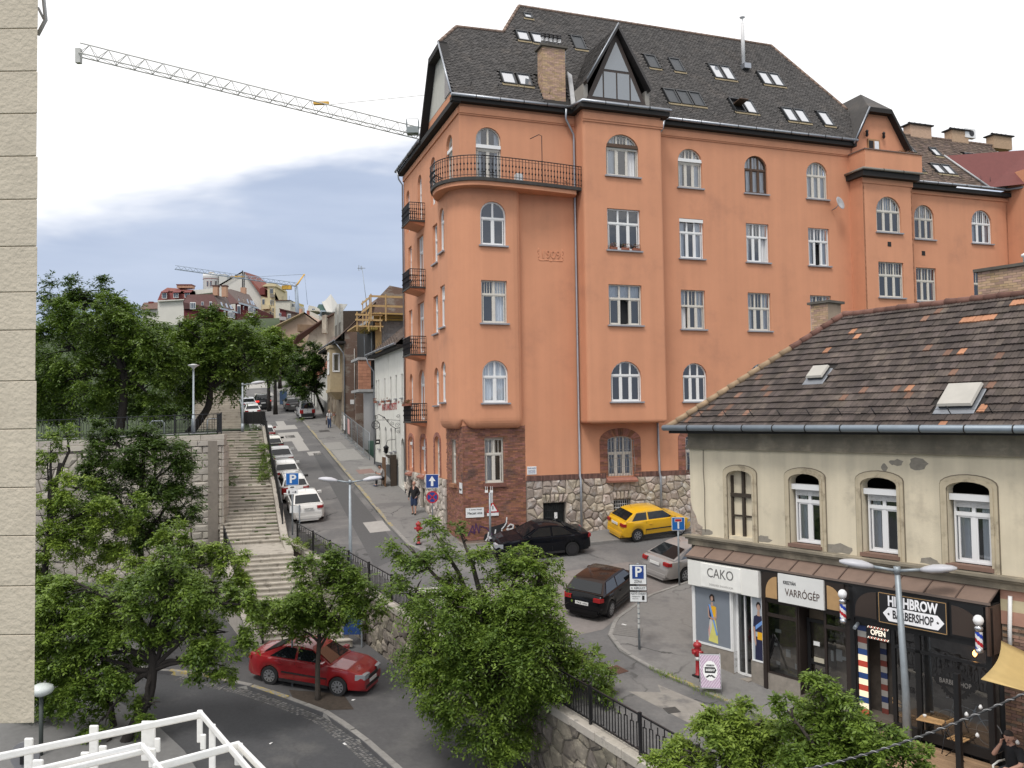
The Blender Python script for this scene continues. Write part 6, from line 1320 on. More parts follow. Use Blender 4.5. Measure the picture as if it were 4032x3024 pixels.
MB().cyl(bl(6.42,-.56,4.74),bl(6.5,-.85,4.68),.05,n=8).build('security_camera',galv);tag(bpy.data.objects['security_camera'],'small grey security camera above the striped light column','camera')
for z0,z1,m_ in((5.9,6.2,M('pink_band',(.42,.24,.18),.9,.1)),(5.62,5.9,M('cream_band',(.55,.48,.32),.9,.1)),(5.3,5.62,M('pink_band',(.42,.24,.18),.9,.1))):boxo('painted_band',(9.9,17,-.03,.1,z0,z1),m_,bb)
its=[];wb=boxo('brick_wall',(9.9,17,-.0,.1,1.2,5.3),M('ruined_brick_mortar',(.2,.165,.13),.97,.25,4,bump=.6),bb)
z=1.8;r=0
while z<5.25:
 x=9.92-(.12 if r%2 else 0)
 while x<12.6:
  if random.random()<.86:its.append(brick(lambda x,z,d:(x,d,z),max(x,9.92),x+.235,z,z+.064,.035))
  x+=.25
 z+=.078;r+=1
for it in its[:290]:
 mb=MB();it(mb);mb.build('brick',M('ruined_brick',(.26,.16,.115),.95,.2,7,rnd=.35,hue=.015),wb)
mb=MB()
for it in its[290:]:it(mb)
tag(mb.build('brick_field',M('ruined_brick',(0,0,0)),wb),kind='stuff')
downpipe([(10.15,-.08,6.0),(10.12,-.1,5.2),(10.1,-.08,4.6)],.05,bb,mat=white_paint)
# ---- terrace in front of the barber
zdk=2.02
dk=thing('wooden_deck','low wooden deck in front of the barber shop window','deck',bl(6.6,-2.9,zdk-.16),BANG)
woodm=M('deck_board',(.34,.22,.13),.8,.2,6,rnd=.18,stretch=(.4,6,6))
for i in range(17):boxo('deck_board',(0,7.5,.142*i,.142*i+.134,.1,.16),woodm,dk)
MB().box(0,7.5,0,.05,-.5,.1).box(0,.05,0,2.4,-.4,.1).build('deck_frame',M('deck_frame',(.2,.13,.08),.85),dk)
sail=M('ochre_sail',(.50,.36,.15),.8,.08,3)
c1=BMI@at(3942,2524,20.3);c2=BMI@at(3862,2676,18.2);c3=BMI@at(4330,2800,16.6);c4=Vector((13.2,-.6,4.6));mb=MB();n=10;V_=[]
for j in range(n+1):
 for i in range(n+1):
  u_,v_=i/n,j/n;p=(c1*(1-u_)+c4*u_)*(1-v_)+(c2*(1-u_)+c3*u_)*v_;p.z-=.28*sin(pi*u_)*sin(pi*v_)+.16*sin(pi*u_)*(1-v_);e=.12*sin(pi*v_);p.x+=e*(1-u_);V_.append(p)
mb.add(V_,[(j*(n+1)+i,j*(n+1)+i+1,(j+1)*(n+1)+i+1,(j+1)*(n+1)+i)for j in range(n)for i in range(n)],True)
so=mb.build('shade_sail',sail,None,(BC.x,BC.y,0),BANG);tag(so,'ochre fabric shade sail stretched over the terrace beside the barber','shade sail');so.modifiers.new('t','SOLIDIFY').thickness=.012
pst=MB().box(-.06,.06,-.06,.06,0,2.4).build('terrace_post',blk,None,bl(9.75,-1.95,zdk),BANG);tag(pst,'black timber post on the wooden deck under the shade sail','post')
woodc=M('chair_slat',(.45,.27,.12),.7,.15,5,rnd=.15)
def folding_chair(loc,rz,label):
 r=thing('folding_chair',label,'chair',loc,rz,'folding chairs on the deck')
 for i in range(5):boxo('seat_slat',(-.19,.19,-.18+i*.08,-.125+i*.08,.43,.45),woodc,r)
 for z in(.68,.78):boxo('back_slat',(-.19,.19,.2,.22,z,z+.06),woodc,r)
 for s in(-1,1):
  MB().tube([(s*.2,-.22,0),(s*.2,.1,.5),(s*.2,.22,.88)],.011,5).build('frame_leg',iron,r);MB().tube([(s*.17,.25,0),(s*.17,-.18,.44)],.011,5).build('frame_leg',iron,r)
 return r
def bdeck(x,y,z):return Vector(atz(x,y,z))
p=bdeck(3672,2830,zdk+.72);tb=thing('slatted_table','small folding table with wooden slats on the deck by the barber window','table',(p.x,p.y,zdk),BANG+.2)
for i in range(6):boxo('table_slat',(-.3,.3,-.3+i*.1,-.22+i*.1,.70,.72),woodc,tb)
for s in(-1,1):
 MB().tube([(s*.27,-.28,0),(s*.27,.25,.7)],.012,5).build('table_leg',iron,tb);MB().tube([(s*.24,.28,0),(s*.24,-.25,.7)],.012,5).build('table_leg',iron,tb)
MB().lathe([(.03,0),(.045,.05),(.045,.07),(.04,.07),(.03,.01)],(0,0,0),10).build('ashtray',white_paint,None,(p.x-.15,p.y+.1,zdk+.72));tag(bpy.data.objects['ashtray'],'small white bowl on the slatted table','bowl')
p=bdeck(3775,2910,zdk+.44);folding_chair((p.x,p.y,zdk),BANG+pi*.5,'wooden slat folding chair on the deck beside the black post')
p=bdeck(3562,2812,zdk+.44);folding_chair((p.x,p.y,zdk),BANG+pi*.85,'wooden slat folding chair behind the grey lamp post at the barber window')
bk=thing('bicycle','bicycle standing behind the barber shop window glass','bicycle',bl(8.35,-.2,2.33),BANG)
for x_ in(.28,1.25):
 mb=MB();mb.tube([(x_+.3*cos(t),0,.31+.3*sin(t))for t in np.linspace(0,2*pi,22)],.016,5);w_=mb.build('wheel',M('tyre_grey',(.2,.2,.2),.6),bk)
MB().tube([(.28,0,.31),(.42,0,.82),(.95,0,.75),(.72,0,.3),(.42,0,.75)],.016,5).tube([(.95,0,.75),(1.25,0,.31),(.72,0,.3)],.013,5).tube([(.72,0,.3),(.98,0,.9)],.015,5).build('frame',galv,bk);MB().box(.86,1.1,-.05,.05,.9,.94).build('saddle',blackm,bk);MB().tube([(.42,0,.82),(.4,0,.95),(.35,-.22,.98)],.012,5).build('handlebar',galv,bk)
for(x_,y_,z_),lab in zip(((9.9,-1.2,3.6),(9.72,-1.5,3.45),(9.9,-1.4,3.0),(10.6,-1.0,2.95)),('white festoon bulb hanging highest under the edge of the shade sail','white festoon bulb hanging against the black terrace post','white festoon bulb hanging just above the overhead cable','white festoon bulb hanging against the ruined brick wall')):
 tag(MB().lathe([(.015,0),(.045,-.05),(.04,-.09),(.001,-.11)],(0,0,0),8).build('festoon_bulb',white_paint,None,bl(x_,y_,z_)),lab,'bulb','festoon bulbs under the sail')
 # ================================================================ houses along the sloping street
ash=M('white_lime_wall',(.74,.73,.67),.95,.07,2,bump=.3,bscale=30,streak=.07,col2=(.55,.55,.48),c2scale=.7,c2lo=.56,c2hi=.78)
wh=thing('white_house','white two storey house with red painted lettering and iron key sign','building',(O.x,O.y,0),ANG)
fw_=lambda t,z,d:(-.02+d,t,z)
wops=[op(t-.22,t+.22,11.85,13.35)for t in(22.0,21.1,18.85,16.85,15.1,13.35)]+[op(18.4,19.0,8.4,10.05,.3),op(16.5,17.1,8.4,10.0,.3),op(15.2,15.75,8.5,10.0,.3),op(20.6,21.2,8.5,10.1,.3),op(12.85,13.75,6.4,9.35,.45)]
wall('street_wall',wops,12.47,22.6,5,15.1,fw_,ash,wh,reveal=.16)
for o_ in wops[:-1]:window(wh,fw_,o_,cols=1,tr=.6,fm=M('grey_window',(.3,.3,.28),.7),curtain='none',rev=.12,fw=.04)
boxo('gate_recess',(.3,.35,12.8,13.8,5.8,9.3),M('gate_dark',(.03,.028,.025),.8),wh)
wall('end_wall',[],-.02,6,5,15.1,lambda x,z,d:(x,22.6,z),ash,wh);boxo('rear_wall',(5.9,6,12.5,22.6,5,15),ash,wh)
boxo('dark_plinth',(-.08,-.0,14.6,22.55,5,7.55),M('grey_plinth',(.12,.125,.13),.9,.15),wh)
wr=MB().add([(-.55,12.47,15.15),(-.55,22.8,15.15),(3.0,22.8,18.0),(3.0,12.47,18.0)],[(0,1,2,3)]).add([(3.0,12.47,18.0),(3.0,22.8,18.0),(6.4,22.8,15),(6.4,12.47,15)],[(0,1,2,3)]).add([(-.02,22.6,15.0),(6,22.6,15.0),(3,22.6,18)],[(0,1,2)]).build('roof',M('old_brown_tile',(.13,.085,.065),.9,.3,5,bump=.5,rnd=.1),wh)
mb=MB()
for j in range(15):
 for i in range(52):
  k0,k1=j/15,(j+1.1)/15;t=12.5+i*.198;h=random.uniform(.02,.035);mb.add([(-.55+3.55*k0-.6*h,t,15.15+2.85*k0+.8*h),(-.55+3.55*k0-.6*h,t+.19,15.15+2.85*k0+.8*h),(-.55+3.55*min(1,k1),t+.19,15.16+2.85*min(1,k1)),(-.55+3.55*min(1,k1),t,15.16+2.85*min(1,k1)),(-.55+3.55*k0,t,15.15+2.85*k0),(-.55+3.55*k0,t+.19,15.15+2.85*k0)],[(0,1,2,3),(4,5,1,0)])
tag(mb.build('roof_tile_field',rt2,wr),kind='stuff')
boxo('eaves_board',(-.5,0,12.47,22.8,14.95,15.1),soffit,wh);gutter([(-.62,12.5,15.15),(-.62,22.9,15.2)],.08,wh,zinc_d);downpipe([(-.6,22.7,15.1),(-.5,22.6,14.6),(-.1,22.5,14.0),(-.1,22.5,7)],.05,wh,mat=zinc_d)
for i in range(13):MB().tube([(-.35,13+i*.75,15.35),(-.5,13+i*.75,15.75)],.012,4).build('snow_guard',iron,wr)
redl=M('red_painted_letters',(.42,.09,.08),.8,.2,9);text('painted_lettering','INGATLANKÖZVETÍTŐ',.62,redl,wh,(-.032,17.35,11.35),width=4.9,rz=-pi/2,bold=.01);text('painted_lettering','BUDAI',.2,redl,wh,(-.032,20.7,11.6),width=.8,rz=-pi/2);text('painted_lettering','KFT',.2,redl,wh,(-.032,14.3,11.6),width=.5,rz=-pi/2)
for t_,z_ in((18.85,11.7),(16.85,11.7),(21.5,11.75)):
 planter((-.28,t_-.25,z_-.02),.5,60 if t_>20 else 15,wh,1)
ks=thing('key_sign','black wrought iron key hanging from a scrolled wall bracket','sign',st(0,14,0),ANG)
mb=MB();F=lambda P,r=.018:mb.tube([(a,0,b)for a,b in P],r,5)
F([(.0,10.9),(-.0,9.6)],.03);F([(-.02,10.0),(-.3,9.95),(-.6,10.15),(-1.0,10.65),(-1.35,10.85),(-1.62,10.75)],.022);F([(-.02,10.45),(-.55,10.5),(-1.3,10.5),(-1.55,10.5)],.014)
def spiral(cx,cz,r,a0,turns=1.6,n=22):F([(cx+r*(1-k/n*.85)*cos(a0+turns*2*pi*k/n),cz+r*(1-k/n*.85)*sin(a0+turns*2*pi*k/n))for k in range(n)],.012)
for q in((-.2,10.15,.17,0),(-.5,10.28,.13,2),(-.78,10.45,.1,1),(-1.05,10.62,.09,0),(-.14,10.75,.12,3),(-.12,9.75,.12,1),(-1.5,10.68,.12,2)):spiral(*q)
mb.build('bracket',iron,ks);mb=MB()
F([(-1.55,10.75),(-1.55,10.45)],.02);F([(-1.55+.24*cos(t),10.2+.24*sin(t))for t in np.linspace(0,2*pi,24)],.025)
for a in range(4):spiral(-1.55+.1*cos(a*pi/2+.8),10.2+.1*sin(a*pi/2+.8),.09,a)
F([(-1.55,9.98),(-1.55,8.98)],.035);mb.box(-1.55,-1.3,-.02,.02,9.0,9.1).box(-1.55,-1.3,-.02,.02,9.2,9.3).box(-1.36,-1.3,-.02,.02,9.08,9.22);mb.build('key',iron,ks)
ln=thing('wall_lantern','black iron lantern on the white house above the tavern door','lantern',st(-.6,15.6,8.35),ANG);MB().lathe([(.05,0),(.13,.08),(.16,.36),(.2,.4),(.06,.52),(.02,.6)],(0,0,0),6).build('lantern_body',iron,ln);MB().tube([(0,0,.55),(.1,0,.85),(.6,0,.9)],.018,5).build('lantern_arm',iron,ln)
tv=thing('tavern_doors','tall dark timber doors and notice boards at the foot of the white house','door',st(-.12,14.6,0),ANG)
dkw=M('dark_timber',(.045,.03,.02),.7,.3,8);MB().box(-.4,-.02,0,.06,6.0,8.3).build('door_leaf',dkw,tv);MB().box(-.75,-.7,.0,1.0,6.05,8.15).build('door_leaf',M('mid_timber',(.16,.085,.04),.7,.25,8),tv);MB().box(-.08,0,.1,3.2,8.0,8.2).build('door_head',dkw,tv);MB().box(-.02,.02,.1,2.2,6.0,8.0).build('opening_shadow',blackm,tv)  # black panel stands for the shade between the door leaves
boxo('notice_board',(-.3,-.25,1.8,2.5,7.6,8.1),white_paint,tv);boxo('notice_board',(-.3,-.25,2.6,3.2,7.6,8.1),white_paint,tv)
# ---- old brown house
oldr=M('crumbling_brown_render',(.25,.205,.15),.96,.22,2.5,bump=.6,bscale=15,col2=(.15,.115,.085),c2scale=.9,c2lo=.5,c2hi=.62)
oldb=M('sooty_brick_wall',(.16,.105,.08),.95,.35,14,bump=.7,bscale=30,col2=(.24,.20,.165),c2scale=.8,c2lo=.5,c2hi=.6,stretch=(1,1,2.5))
bh=thing('old_brown_house','crumbling brown old house with corner oriel and rounded attic gables','building',(O.x,O.y,0),ANG)
wbo=[op(t-.35,t+.35,z0,z1,.25)for t in(44.3,46.8,49)for z0,z1 in((11.2,12.9),(14.6,16.6))]
wall('street_wall',wbo,38.2,50.5,8,17.8,lambda t,z,d:(.15+d,t,z),oldr,bh,reveal=.2)
for o_ in wbo:window(bh,lambda t,z,d:(.15+d,t,z),o_,cols=2,fm=M('grey_window',(.3,.3,.28),.7),curtain='none',rev=.16)
MB().add([(.15,38.2,8),(7.5,38.2,8),(7.5,38.2,19.7),(4.2,38.2,22.4),(1.4,38.2,19.6),(.15,38.2,18.6)],[(0,1,2,3,4,5)]).add([(.15,50.5,8),(7.5,50.5,8),(7.5,50.5,19.7),(4.2,50.5,22.4),(.15,50.5,18.6)],[(0,1,2,3,4)]).build('side_wall',oldb,bh)
MB().add([(-.75,38.0,17.7),(-.75,51,17.7),(4.2,51,22.5),(4.2,38.0,22.5)],[(0,1,2,3)]).add([(4.2,38,22.5),(4.2,51,22.5),(7.8,51,19.5),(7.8,38,19.5)],[(0,1,2,3)]).build('roof',M('old_brown_tile',(.13,.085,.065),.9,.3,5,bump=.5),bh)
boxo('eaves_board',(-.72,.2,38.0,51,17.45,17.66),soffit,bh);gutter([(-.8,38,17.72),(-.8,51,17.8)],.07,bh,zinc_d)
for t_ in(40.5,43.0):
 P=[(t_-.75,18.0),(t_+.75,18.0),(t_+.75,20.0)]+[(t_+.75*cos(a),20.0+1.35*sin(a))for a in np.linspace(0.1,pi-.1,10)]+[(t_-.75,20.0)]
 g_=MB().prism([(a,b)for a,b in P],.05,.25,'x').build('attic_gable',M('grey_attic',(.30,.29,.26),.9,.2,3),bh);boxo('attic_window',(.02,.06,t_-.5,t_+.5,18.3,19.6),M('weathered_shutter',(.10,.085,.07),.8,.3,9),g_)
 MB().add([(.2,t_-.7,20.6),(.2,t_+.7,20.6),(3,t_+.7,20.7),(3,t_-.7,20.7)],[(0,1,2,3)]).build('attic_roof',rt2,g_);MB().box(.25,2.5,t_-.72,t_+.72,18.0,20.6).build('attic_side',dkw,g_)
orl=MB().box(-.9,.15,40.0,42.3,13.4,17.3).build('oriel',M('ochre_oriel',(.40,.32,.20),.92,.15,3),bh)
MB().hexa([(-.3,40.5,12.5),(.15,40.5,12.5),(.15,41.8,12.5),(-.3,41.8,12.5),(-.95,39.95,13.15),(.15,39.95,13.15),(.15,42.35,13.15),(-.95,42.35,13.15)]).box(-1.0,.15,39.9,42.4,13.15,13.42).build('oriel_bracket',M('ochre_oriel',(.40,.32,.20),.92),orl);MB().box(-1.0,.15,39.9,42.4,17.2,17.45).build('oriel_cornice',M('ochre_oriel',(.4,.32,.2)),orl)
of1=lambda x,z,d:(x,39.99+d,z);of2=lambda t,z,d:(-.91+d,t,z)
window(bh,of1,op(-.72,-.05,15.0,16.7),cols=1,tr=.99,curtain='full',rev=.0,sill=False,fw=.07);window(bh,of2,op(40.5,41.7,14.8,16.9,.3),cols=2,tr=.65,curtain='full',rev=.0,sill=False)
downpipe([(-.75,38.1,17.6),(.0,38.1,16.6),(.08,38.1,16.2),(.08,38.1,9)],.05,bh,mat=zinc_d);downpipe([(1.0,38.15,17),(1.0,38.15,11.5)],.03,bh,mat=M('pale_pipe',(.45,.43,.4),.7))
its=[]
for x0,x1,z0,z1 in((38.25,40,8.6,11.2),(45,46.2,8.9,11),(48,49,9.2,11.2)):
 for c,P in vor(x0,x1,z0,z1,.5,gap=.02):its.append(lambda mb,c=c,P=P:(lambda m2:mb.add([(p[1],p[0],p[2])for p in m2.v],[tuple(reversed(q))for q in m2.f]))((lambda m2:(stone_mesh(m2,c,P,.14,.12,-1),m2)[1])(MB())))
pieces('quoin_stone',its,M('weathered_quoin',(.28,.25,.205),.95,.25,4,bump=.7,rnd=.2),bh,120)
boxo('house_number',(.6,.95,38.16,38.19,12.0,12.4),white_paint,bh);planter((-.1,44,11.05),.7,50,bh,1)
# ---- building under construction
cs=thing('construction_building','half built block house with yellow formwork and timber guard rails','building',(O.x,O.y,0),ANG)
conc=M('raw_concrete',(.33,.33,.33),.93,.12,4);blockm=M('grey_block',(.27,.275,.28),.93,.1,5,rnd=.16);timber=M('yellow_timber',(.46,.31,.14),.75,.15,5,rnd=.12);form=M('formwork_yellow',(.36,.27,.07),.6,.15)
boxo('wall_core',(1.5,6,28.05,36.5,8,18.5),conc,cs)
z=13.6;r=0
while z<18.4:
 x=1.5-(.25 if r%2 else 0)
 while x<5.2:boxo('block',(max(1.5,x)+.008,min(x+.5,5.2)-.008,28.0,28.06,z+.006,z+.24),blockm,cs);x+=.5
 z+=.25;r+=1
boxo('slab',(.9,6,27.7,37,18.5,18.75),conc,cs);boxo('lower_slab',(-.35,6,27.8,31.5,15.25,15.45),conc,cs);boxo('lower_slab',(-.35,3,27.9,31.5,12.75,12.95),conc,cs)
for z0,z1,y0 in((18.55,18.7,27.55),(18.78,18.95,27.6),(18.35,18.5,27.5)):boxo('formwork_beam',(.85,6,y0,y0+.12,z0,z1),form,cs)
for i in range(6):boxo('formwork_joist',(.2+i*.15,.28+i*.15,27.0,30.5,17.55,17.75),form,cs)
boxo('platform',(-.7,1.5,27.0,31,17.75,17.85),timber,cs);boxo('platform',(.4,6,26.8,27.7,18.75,18.8),timber,cs)
for s_ in(.45,1.6,3.2,4.9):boxo('guard_post',(s_,s_+.1,26.78,26.84,18.2,20.3),timber,cs)
for z_ in(19.3,20.05):boxo('guard_rail',(.4,6,26.84,26.88,z_,z_+.16),timber,cs)
for t_ in(26.9,28.4,30):boxo('guard_post',(.38,.44,t_,t_+.1,18.0,20.2),timber,cs)
for z_ in(19.2,19.9):boxo('guard_rail',(.34,.38,26.8,30.4,z_,z_+.16),timber,cs)
for s_ in(-.6,.3,1.2):boxo('guard_post',(s_,s_+.08,26.94,27.0,17.4,18.9),timber,cs)
for z_ in(18.2,18.6):boxo('guard_rail',(-.7,1.4,26.9,26.94,z_,z_+.14),timber,cs)
z=12.95;r=0;hollow=M('hollow_brick',(.40,.19,.12),.9,.15,6,rnd=.15)
while z<15.2:
 for i in range(3):boxo('hollow_block',(-.3+i*.32,-.3+i*.32+.31,27.9,28.3,z+.006,z+.24),hollow,cs)
 z+=.25
boxo('interior_shadow',(.9,1.5,28.2,36,13.3,18.4),blackm,cs)  # black box stands for the shade inside the unfinished storeys
for s_ in(.2,.75,1.35):MB().cyl((s_,28.1,15.5),(s_,28.1,17.6),.035,n=6).build('steel_prop',galv,cs)
boxo('formwork_post',(3.6,3.72,27.55,27.62,17.0,19.1),timber,cs);boxo('sheathing',(1.0,1.5,27.8,27.85,15.6,18.2),timber,cs)
boxo('ruined_wall',(.9,6,36.8,37.4,8,12.5),oldb,cs)
MB().add([(2.0,37.9,17),(9,37.9,17),(9,37.9,22.0),(4.2,37.9,22.8),(3.0,37.9,21.5)],[(0,1,2,3,4)]).build('party_wall',oldb,cs)
zf_=lambda t:zU(*st(0,t)[:2])+.12
sfn=thing('site_fence','galvanised mesh site fence with banners along the sidewalk','fence',(O.x,O.y,0),ANG)
mb=MB()
for i in range(5):
 ta,tb=24.2+i*2.8,24.2+(i+1)*2.8-.08;za,zb=zf_(ta),zf_(tb);mb=MB()
 mb.tube([(-.15,ta,za),(-.15,ta,za+2.0),(-.15,tb,zb+2.0),(-.15,tb,zb),(-.15,ta,za+.1)],.02,5)
 for k in range(1,14):mb.tube([(-.15,ta+(tb-ta)*k/14,za+(zb-za)*k/14+.1),(-.15,ta+(tb-ta)*k/14,za+(zb-za)*k/14+2.0)],.004,3)
 for k in range(1,9):mb.tube([(-.15,ta,za+.2*k),(-.15,tb,zb+.2*k)],.004,3)
 mb.build('mesh_panel',galv,sfn);boxo('foot_block',(-.35,.05,tb-.1,tb+.15,zb-.12,zb+.12),conc,sfn)
for t0,t1,m_ in((36.0,36.9,white_paint),(33.5,34.6,M('banner_red',(.6,.35,.33),.8,.4,6))):
 za,zb=zf_(t0),zf_(t1);MB().add([(-.19,t0,za+.6),(-.19,t1,zb+.6),(-.19,t1,zb+1.85),(-.19,t0,za+1.85)],[(0,1,2,3)]).build('banner',m_,sfn)
MB().box(.6,2.2,25.2,29,7.2,8.9).build('green_netting',M('green_net',(.02,.07,.045),.8,.2),sfn)
w2=thing('white_gabled_house','low white house with orange tiled roof behind the street tree','building',(O.x,O.y,0),ANG)
MB().box(.2,7,60,74,10,15.4).build('wall',ash,w2);MB().add([(.2,60,15.4),(7,60,15.4),(3.6,60,18.6)],[(0,1,2)]).build('gable',ash,w2)
MB().add([(-.3,59.6,14.9),(-.3,74.4,14.9),(3.6,74.4,18.9),(3.6,59.6,18.9)],[(0,1,2,3)]).add([(3.6,59.6,18.9),(3.6,74.4,18.9),(7.5,74.4,14.9),(7.5,59.6,14.9)],[(0,1,2,3)]).build('roof',M('orange_roof',(.34,.12,.07),.85,.2,5,bump=.5),w2)
for t_ in(62,65,68):boxo('window',(.14,.22,t_,t_+.7,12.4,14.2),M('dark_window',(.03,.03,.035),.2),w2)
boxo('window',(1.6,2.4,59.94,60.02,12.6,14.4),M('dark_window',(.03,.03,.035),.2),w2);boxo('plinth',(.1,.2,59.9,74,10,12.0),M('grey_plinth',(.12,.125,.13),.9),w2)
gw_=thing('garden_wall','low grey garden wall along the sidewalk below the white house','wall',(O.x,O.y,0),ANG);MB().hexa([(.15,50.6,9),(.45,50.6,9),(.45,60,10),(.15,60,10),(.15,50.6,12.4),(.45,50.6,12.4),(.45,60,13.6),(.15,60,13.6)]).build('wall',M('grey_garden_wall',(.3,.29,.27),.95,.2,3),gw_)
# ================================================================ far hillside houses
K2=lambda x,y,Y:at(550+x*600/2212,1000+y*600/2212,Y)
K3=lambda x,y,Y:at(1080+x*600/2212,1080+y*600/2212,Y)
class Far:
 def __init__(s,name,label,K,Y,cat='building'):
  s.K=K;s.Y=Y;s.b=K(1000,800,Y);s.b.z=18;s.r=thing(name,label,cat,s.b)
 def slab(s,name,P,mat,depth=12,dy=0,parent=None):
  if 'wall' in name:P=[(x,y+(420 if y>=880 else 0))for x,y in P]
  A=[s.K(x,y,s.Y+dy)-s.b for x,y in P];B=[p+Vector((0,depth,0))for p in A];n=len(P)
  return mk(name,A+B,[tuple(range(n)),tuple(range(2*n-1,n-1,-1))]+[(i,n+i,n+(i+1)%n,(i+1)%n)for i in range(n)],mat,parent or s.r)
 def slope(s,name,P,mat):
  A=[s.K(x,y,s.Y+d)-s.b for x,y,d in P];n=len(P);B=[p-Vector((0,0,.15))for p in A]
  return mk(name,A+B,[tuple(range(n)),tuple(range(2*n-1,n-1,-1))]+[(i,n+i,n+(i+1)%n,(i+1)%n)for i in range(n)],mat,s.r)
 def win(s,x0,x1,y0,y1,dy=-.1,nx=2,fm=None,slant=0.0):
  p=lambda x,y,d:s.K(x,y+slant*(x-x0),s.Y+d)-s.b
  A=lambda x0,x1,y0,y1,d:[p(x0,y1,d),p(x1,y1,d),p(x1,y0,d),p(x0,y0,d)]
  w=mk('window',A(x0,x1,y0,y1,dy)+[q+Vector((0,.2,0))for q in A(x0,x1,y0,y1,dy)],[(0,1,2,3),(0,1,5,4),(1,2,6,5),(2,3,7,6),(3,0,4,7)],fm or white_paint,s.r);b=(x1-x0)*.08
  for i in range(nx):
   a,c=x0+b+(x1-x0-b)*i/nx,x0+(x1-x0-b)*(i+1)/nx
   mk('pane',A(a,c,y0+(y1-y0)*.1,y1-(y1-y0)*.1,dy-.05),[(0,1,2,3)],M('far_glass',(.09,.11,.14),.15),w)
  return w
redw=M('wine_red_wall',(.115,.02,.022),.85,.15,1);redr=M('brown_red_roof',(.085,.038,.035),.85,.2,2);redr2=M('red_mansard',(.15,.03,.028),.8,.15,2);farw=M('far_white_wall',(.60,.58,.53),.9,.06,.3);farc=M('far_cream_wall',(.58,.50,.32),.9,.06,.3);chim=M('peach_chimney',(.45,.27,.18),.9,.1);trimg=M('blue_grey_trim',(.3,.36,.42),.7)
a=Far('red_apartment_block','wine red apartment block with dark mansard roof above the park trees',K2,190)
a.slab('wall',[(1055,800),(1190,800),(1415,855),(1415,1100),(640,1100),(640,790)],redw,14,.4);a.slope('roof',[(630,690,0),(690,592,4),(1062,582,4),(1175,800,0),(640,800,0)],redr);a.slope('roof',[(1062,582,4),(1262,640,9),(1375,810,8),(1180,785,0)],M('taupe_roof',(.10,.075,.068),.85,.2));a.slab('fascia',[(1182,780),(1420,842),(1420,862),(1182,802)],trimg,.4,-.3)
for q in((730,810,700,800,3),(893,927,695,745,1),(1012,1045,690,795,1),(1220,1245,825,910,1),(1280,1355,835,925,4),(1360,1380,865,940,1)):a.win(q[0],q[1],q[2],q[3],-.3,q[4])
for q in((1170,1215,700,765),(1240,1290,720,780),(1300,1360,740,800)):a.slab('skylight',[(q[0],q[2]),(q[0]+20,q[2]-2),(q[1],q[3]),(q[0]+22,q[3]-4)],skyglass,.3,1.2)
for x0,x1,y0,y1 in((1060,1130,455,600),(1188,1258,455,620)):
 c_=a.slab('chimney',[(x0,y1),(x1,y1),(x1,y0),(x0,y0)],chim,1.2,4);a.slab('chimney_cap',[(x0-12,y0+14),(x1+6,y0+14),(x1+6,y0-4),(x0-12,y0-4)],redr,1.4,3.9,c_)
a.slab('flue',[(1095,455),(1110,455),(1112,395),(1094,395)],M('far_dark',(.06,.06,.06),.8),.3,5)
b_=Far('red_apartment_block','taller wine red block with skylights and white bay windows',K2,200)
b_.slab('wall',[(1390,720),(1440,715),(1705,790),(1705,1150),(1390,1150)],redw,14,.3);b_.slope('roof',[(1255,515,8),(1325,510,8),(1590,590,10),(1715,790,0),(1440,712,0)],M('taupe_roof',(.1,.075,.068),.85));b_.slope('roof',[(1255,515,8),(1440,712,0),(1310,720,0),(1255,640,4)],redr);b_.slab('fascia',[(1438,698),(1718,775),(1718,798),(1438,722)],trimg,.4,-.3)
for q in((1575,1650,765,852,4),(1654,1676,795,875,1),(1575,1650,903,992,4),(1654,1676,930,1010,1),(1575,1650,1042,1070,4),(1415,1462,735,960,1),(1500,1512,760,810,1),(1500,1512,895,950,1)):b_.win(q[0],q[1],q[2],q[3],-.3,q[4])
for x,y in((1410,615),(1478,635),(1548,655),(1600,675),(1625,680)):b_.slab('skylight',[(x,y),(x+18,y-2),(x+42,y+62),(x+24,y+64)],skyglass,.3,1.5)
c_=b_.slab('chimney',[(1463,570),(1530,580),(1530,485),(1463,485)],chim,1.2,9);b_.slab('flue',[(1484,485),(1498,485),(1498,240),(1484,240)],M('far_dark',(.06,.06,.06),.8),.3,9.4);b_.slab('flue',[(1508,485),(1520,485),(1522,262),(1508,262)],M('far_dark',(.06,.06,.06),.8),.3,9.4)
c=Far('white_gable_block','big pale apartment house with plain gable wall and red roof',K2,216)
c.slab('wall',[(1150,445),(1490,252),(1560,310),(1765,605),(1755,1150),(1150,1150)],farw,14);c.slope('roof',[(1520,258,-1),(1730,325,16),(1850,430,14),(1860,630,0),(1765,605,-1)],M('far_red_roof',(.19,.06,.045),.85,.2,1));c.slope('verge',[(1150,445,-.5),(1490,250,-.5),(1490,262,-.5),(1165,455,-.5)],redr);c.slab('dormer',[(1740,590),(1812,590),(1812,505),(1780,480),(1745,500)],redr2,3,-1.5)
d=Far('cream_apartment_house','cream apartment house with stacked balconies beside the pale gable',K2,214)
d.slab('wall',[(1765,610),(1855,640),(1855,455),(1960,440),(1965,640),(2030,690),(2030,1060),(1765,1150)],farc,12,1);d.slab('tower_cap',[(1772,470),(1978,470),(1972,425),(1850,425)],farc,10,.6)
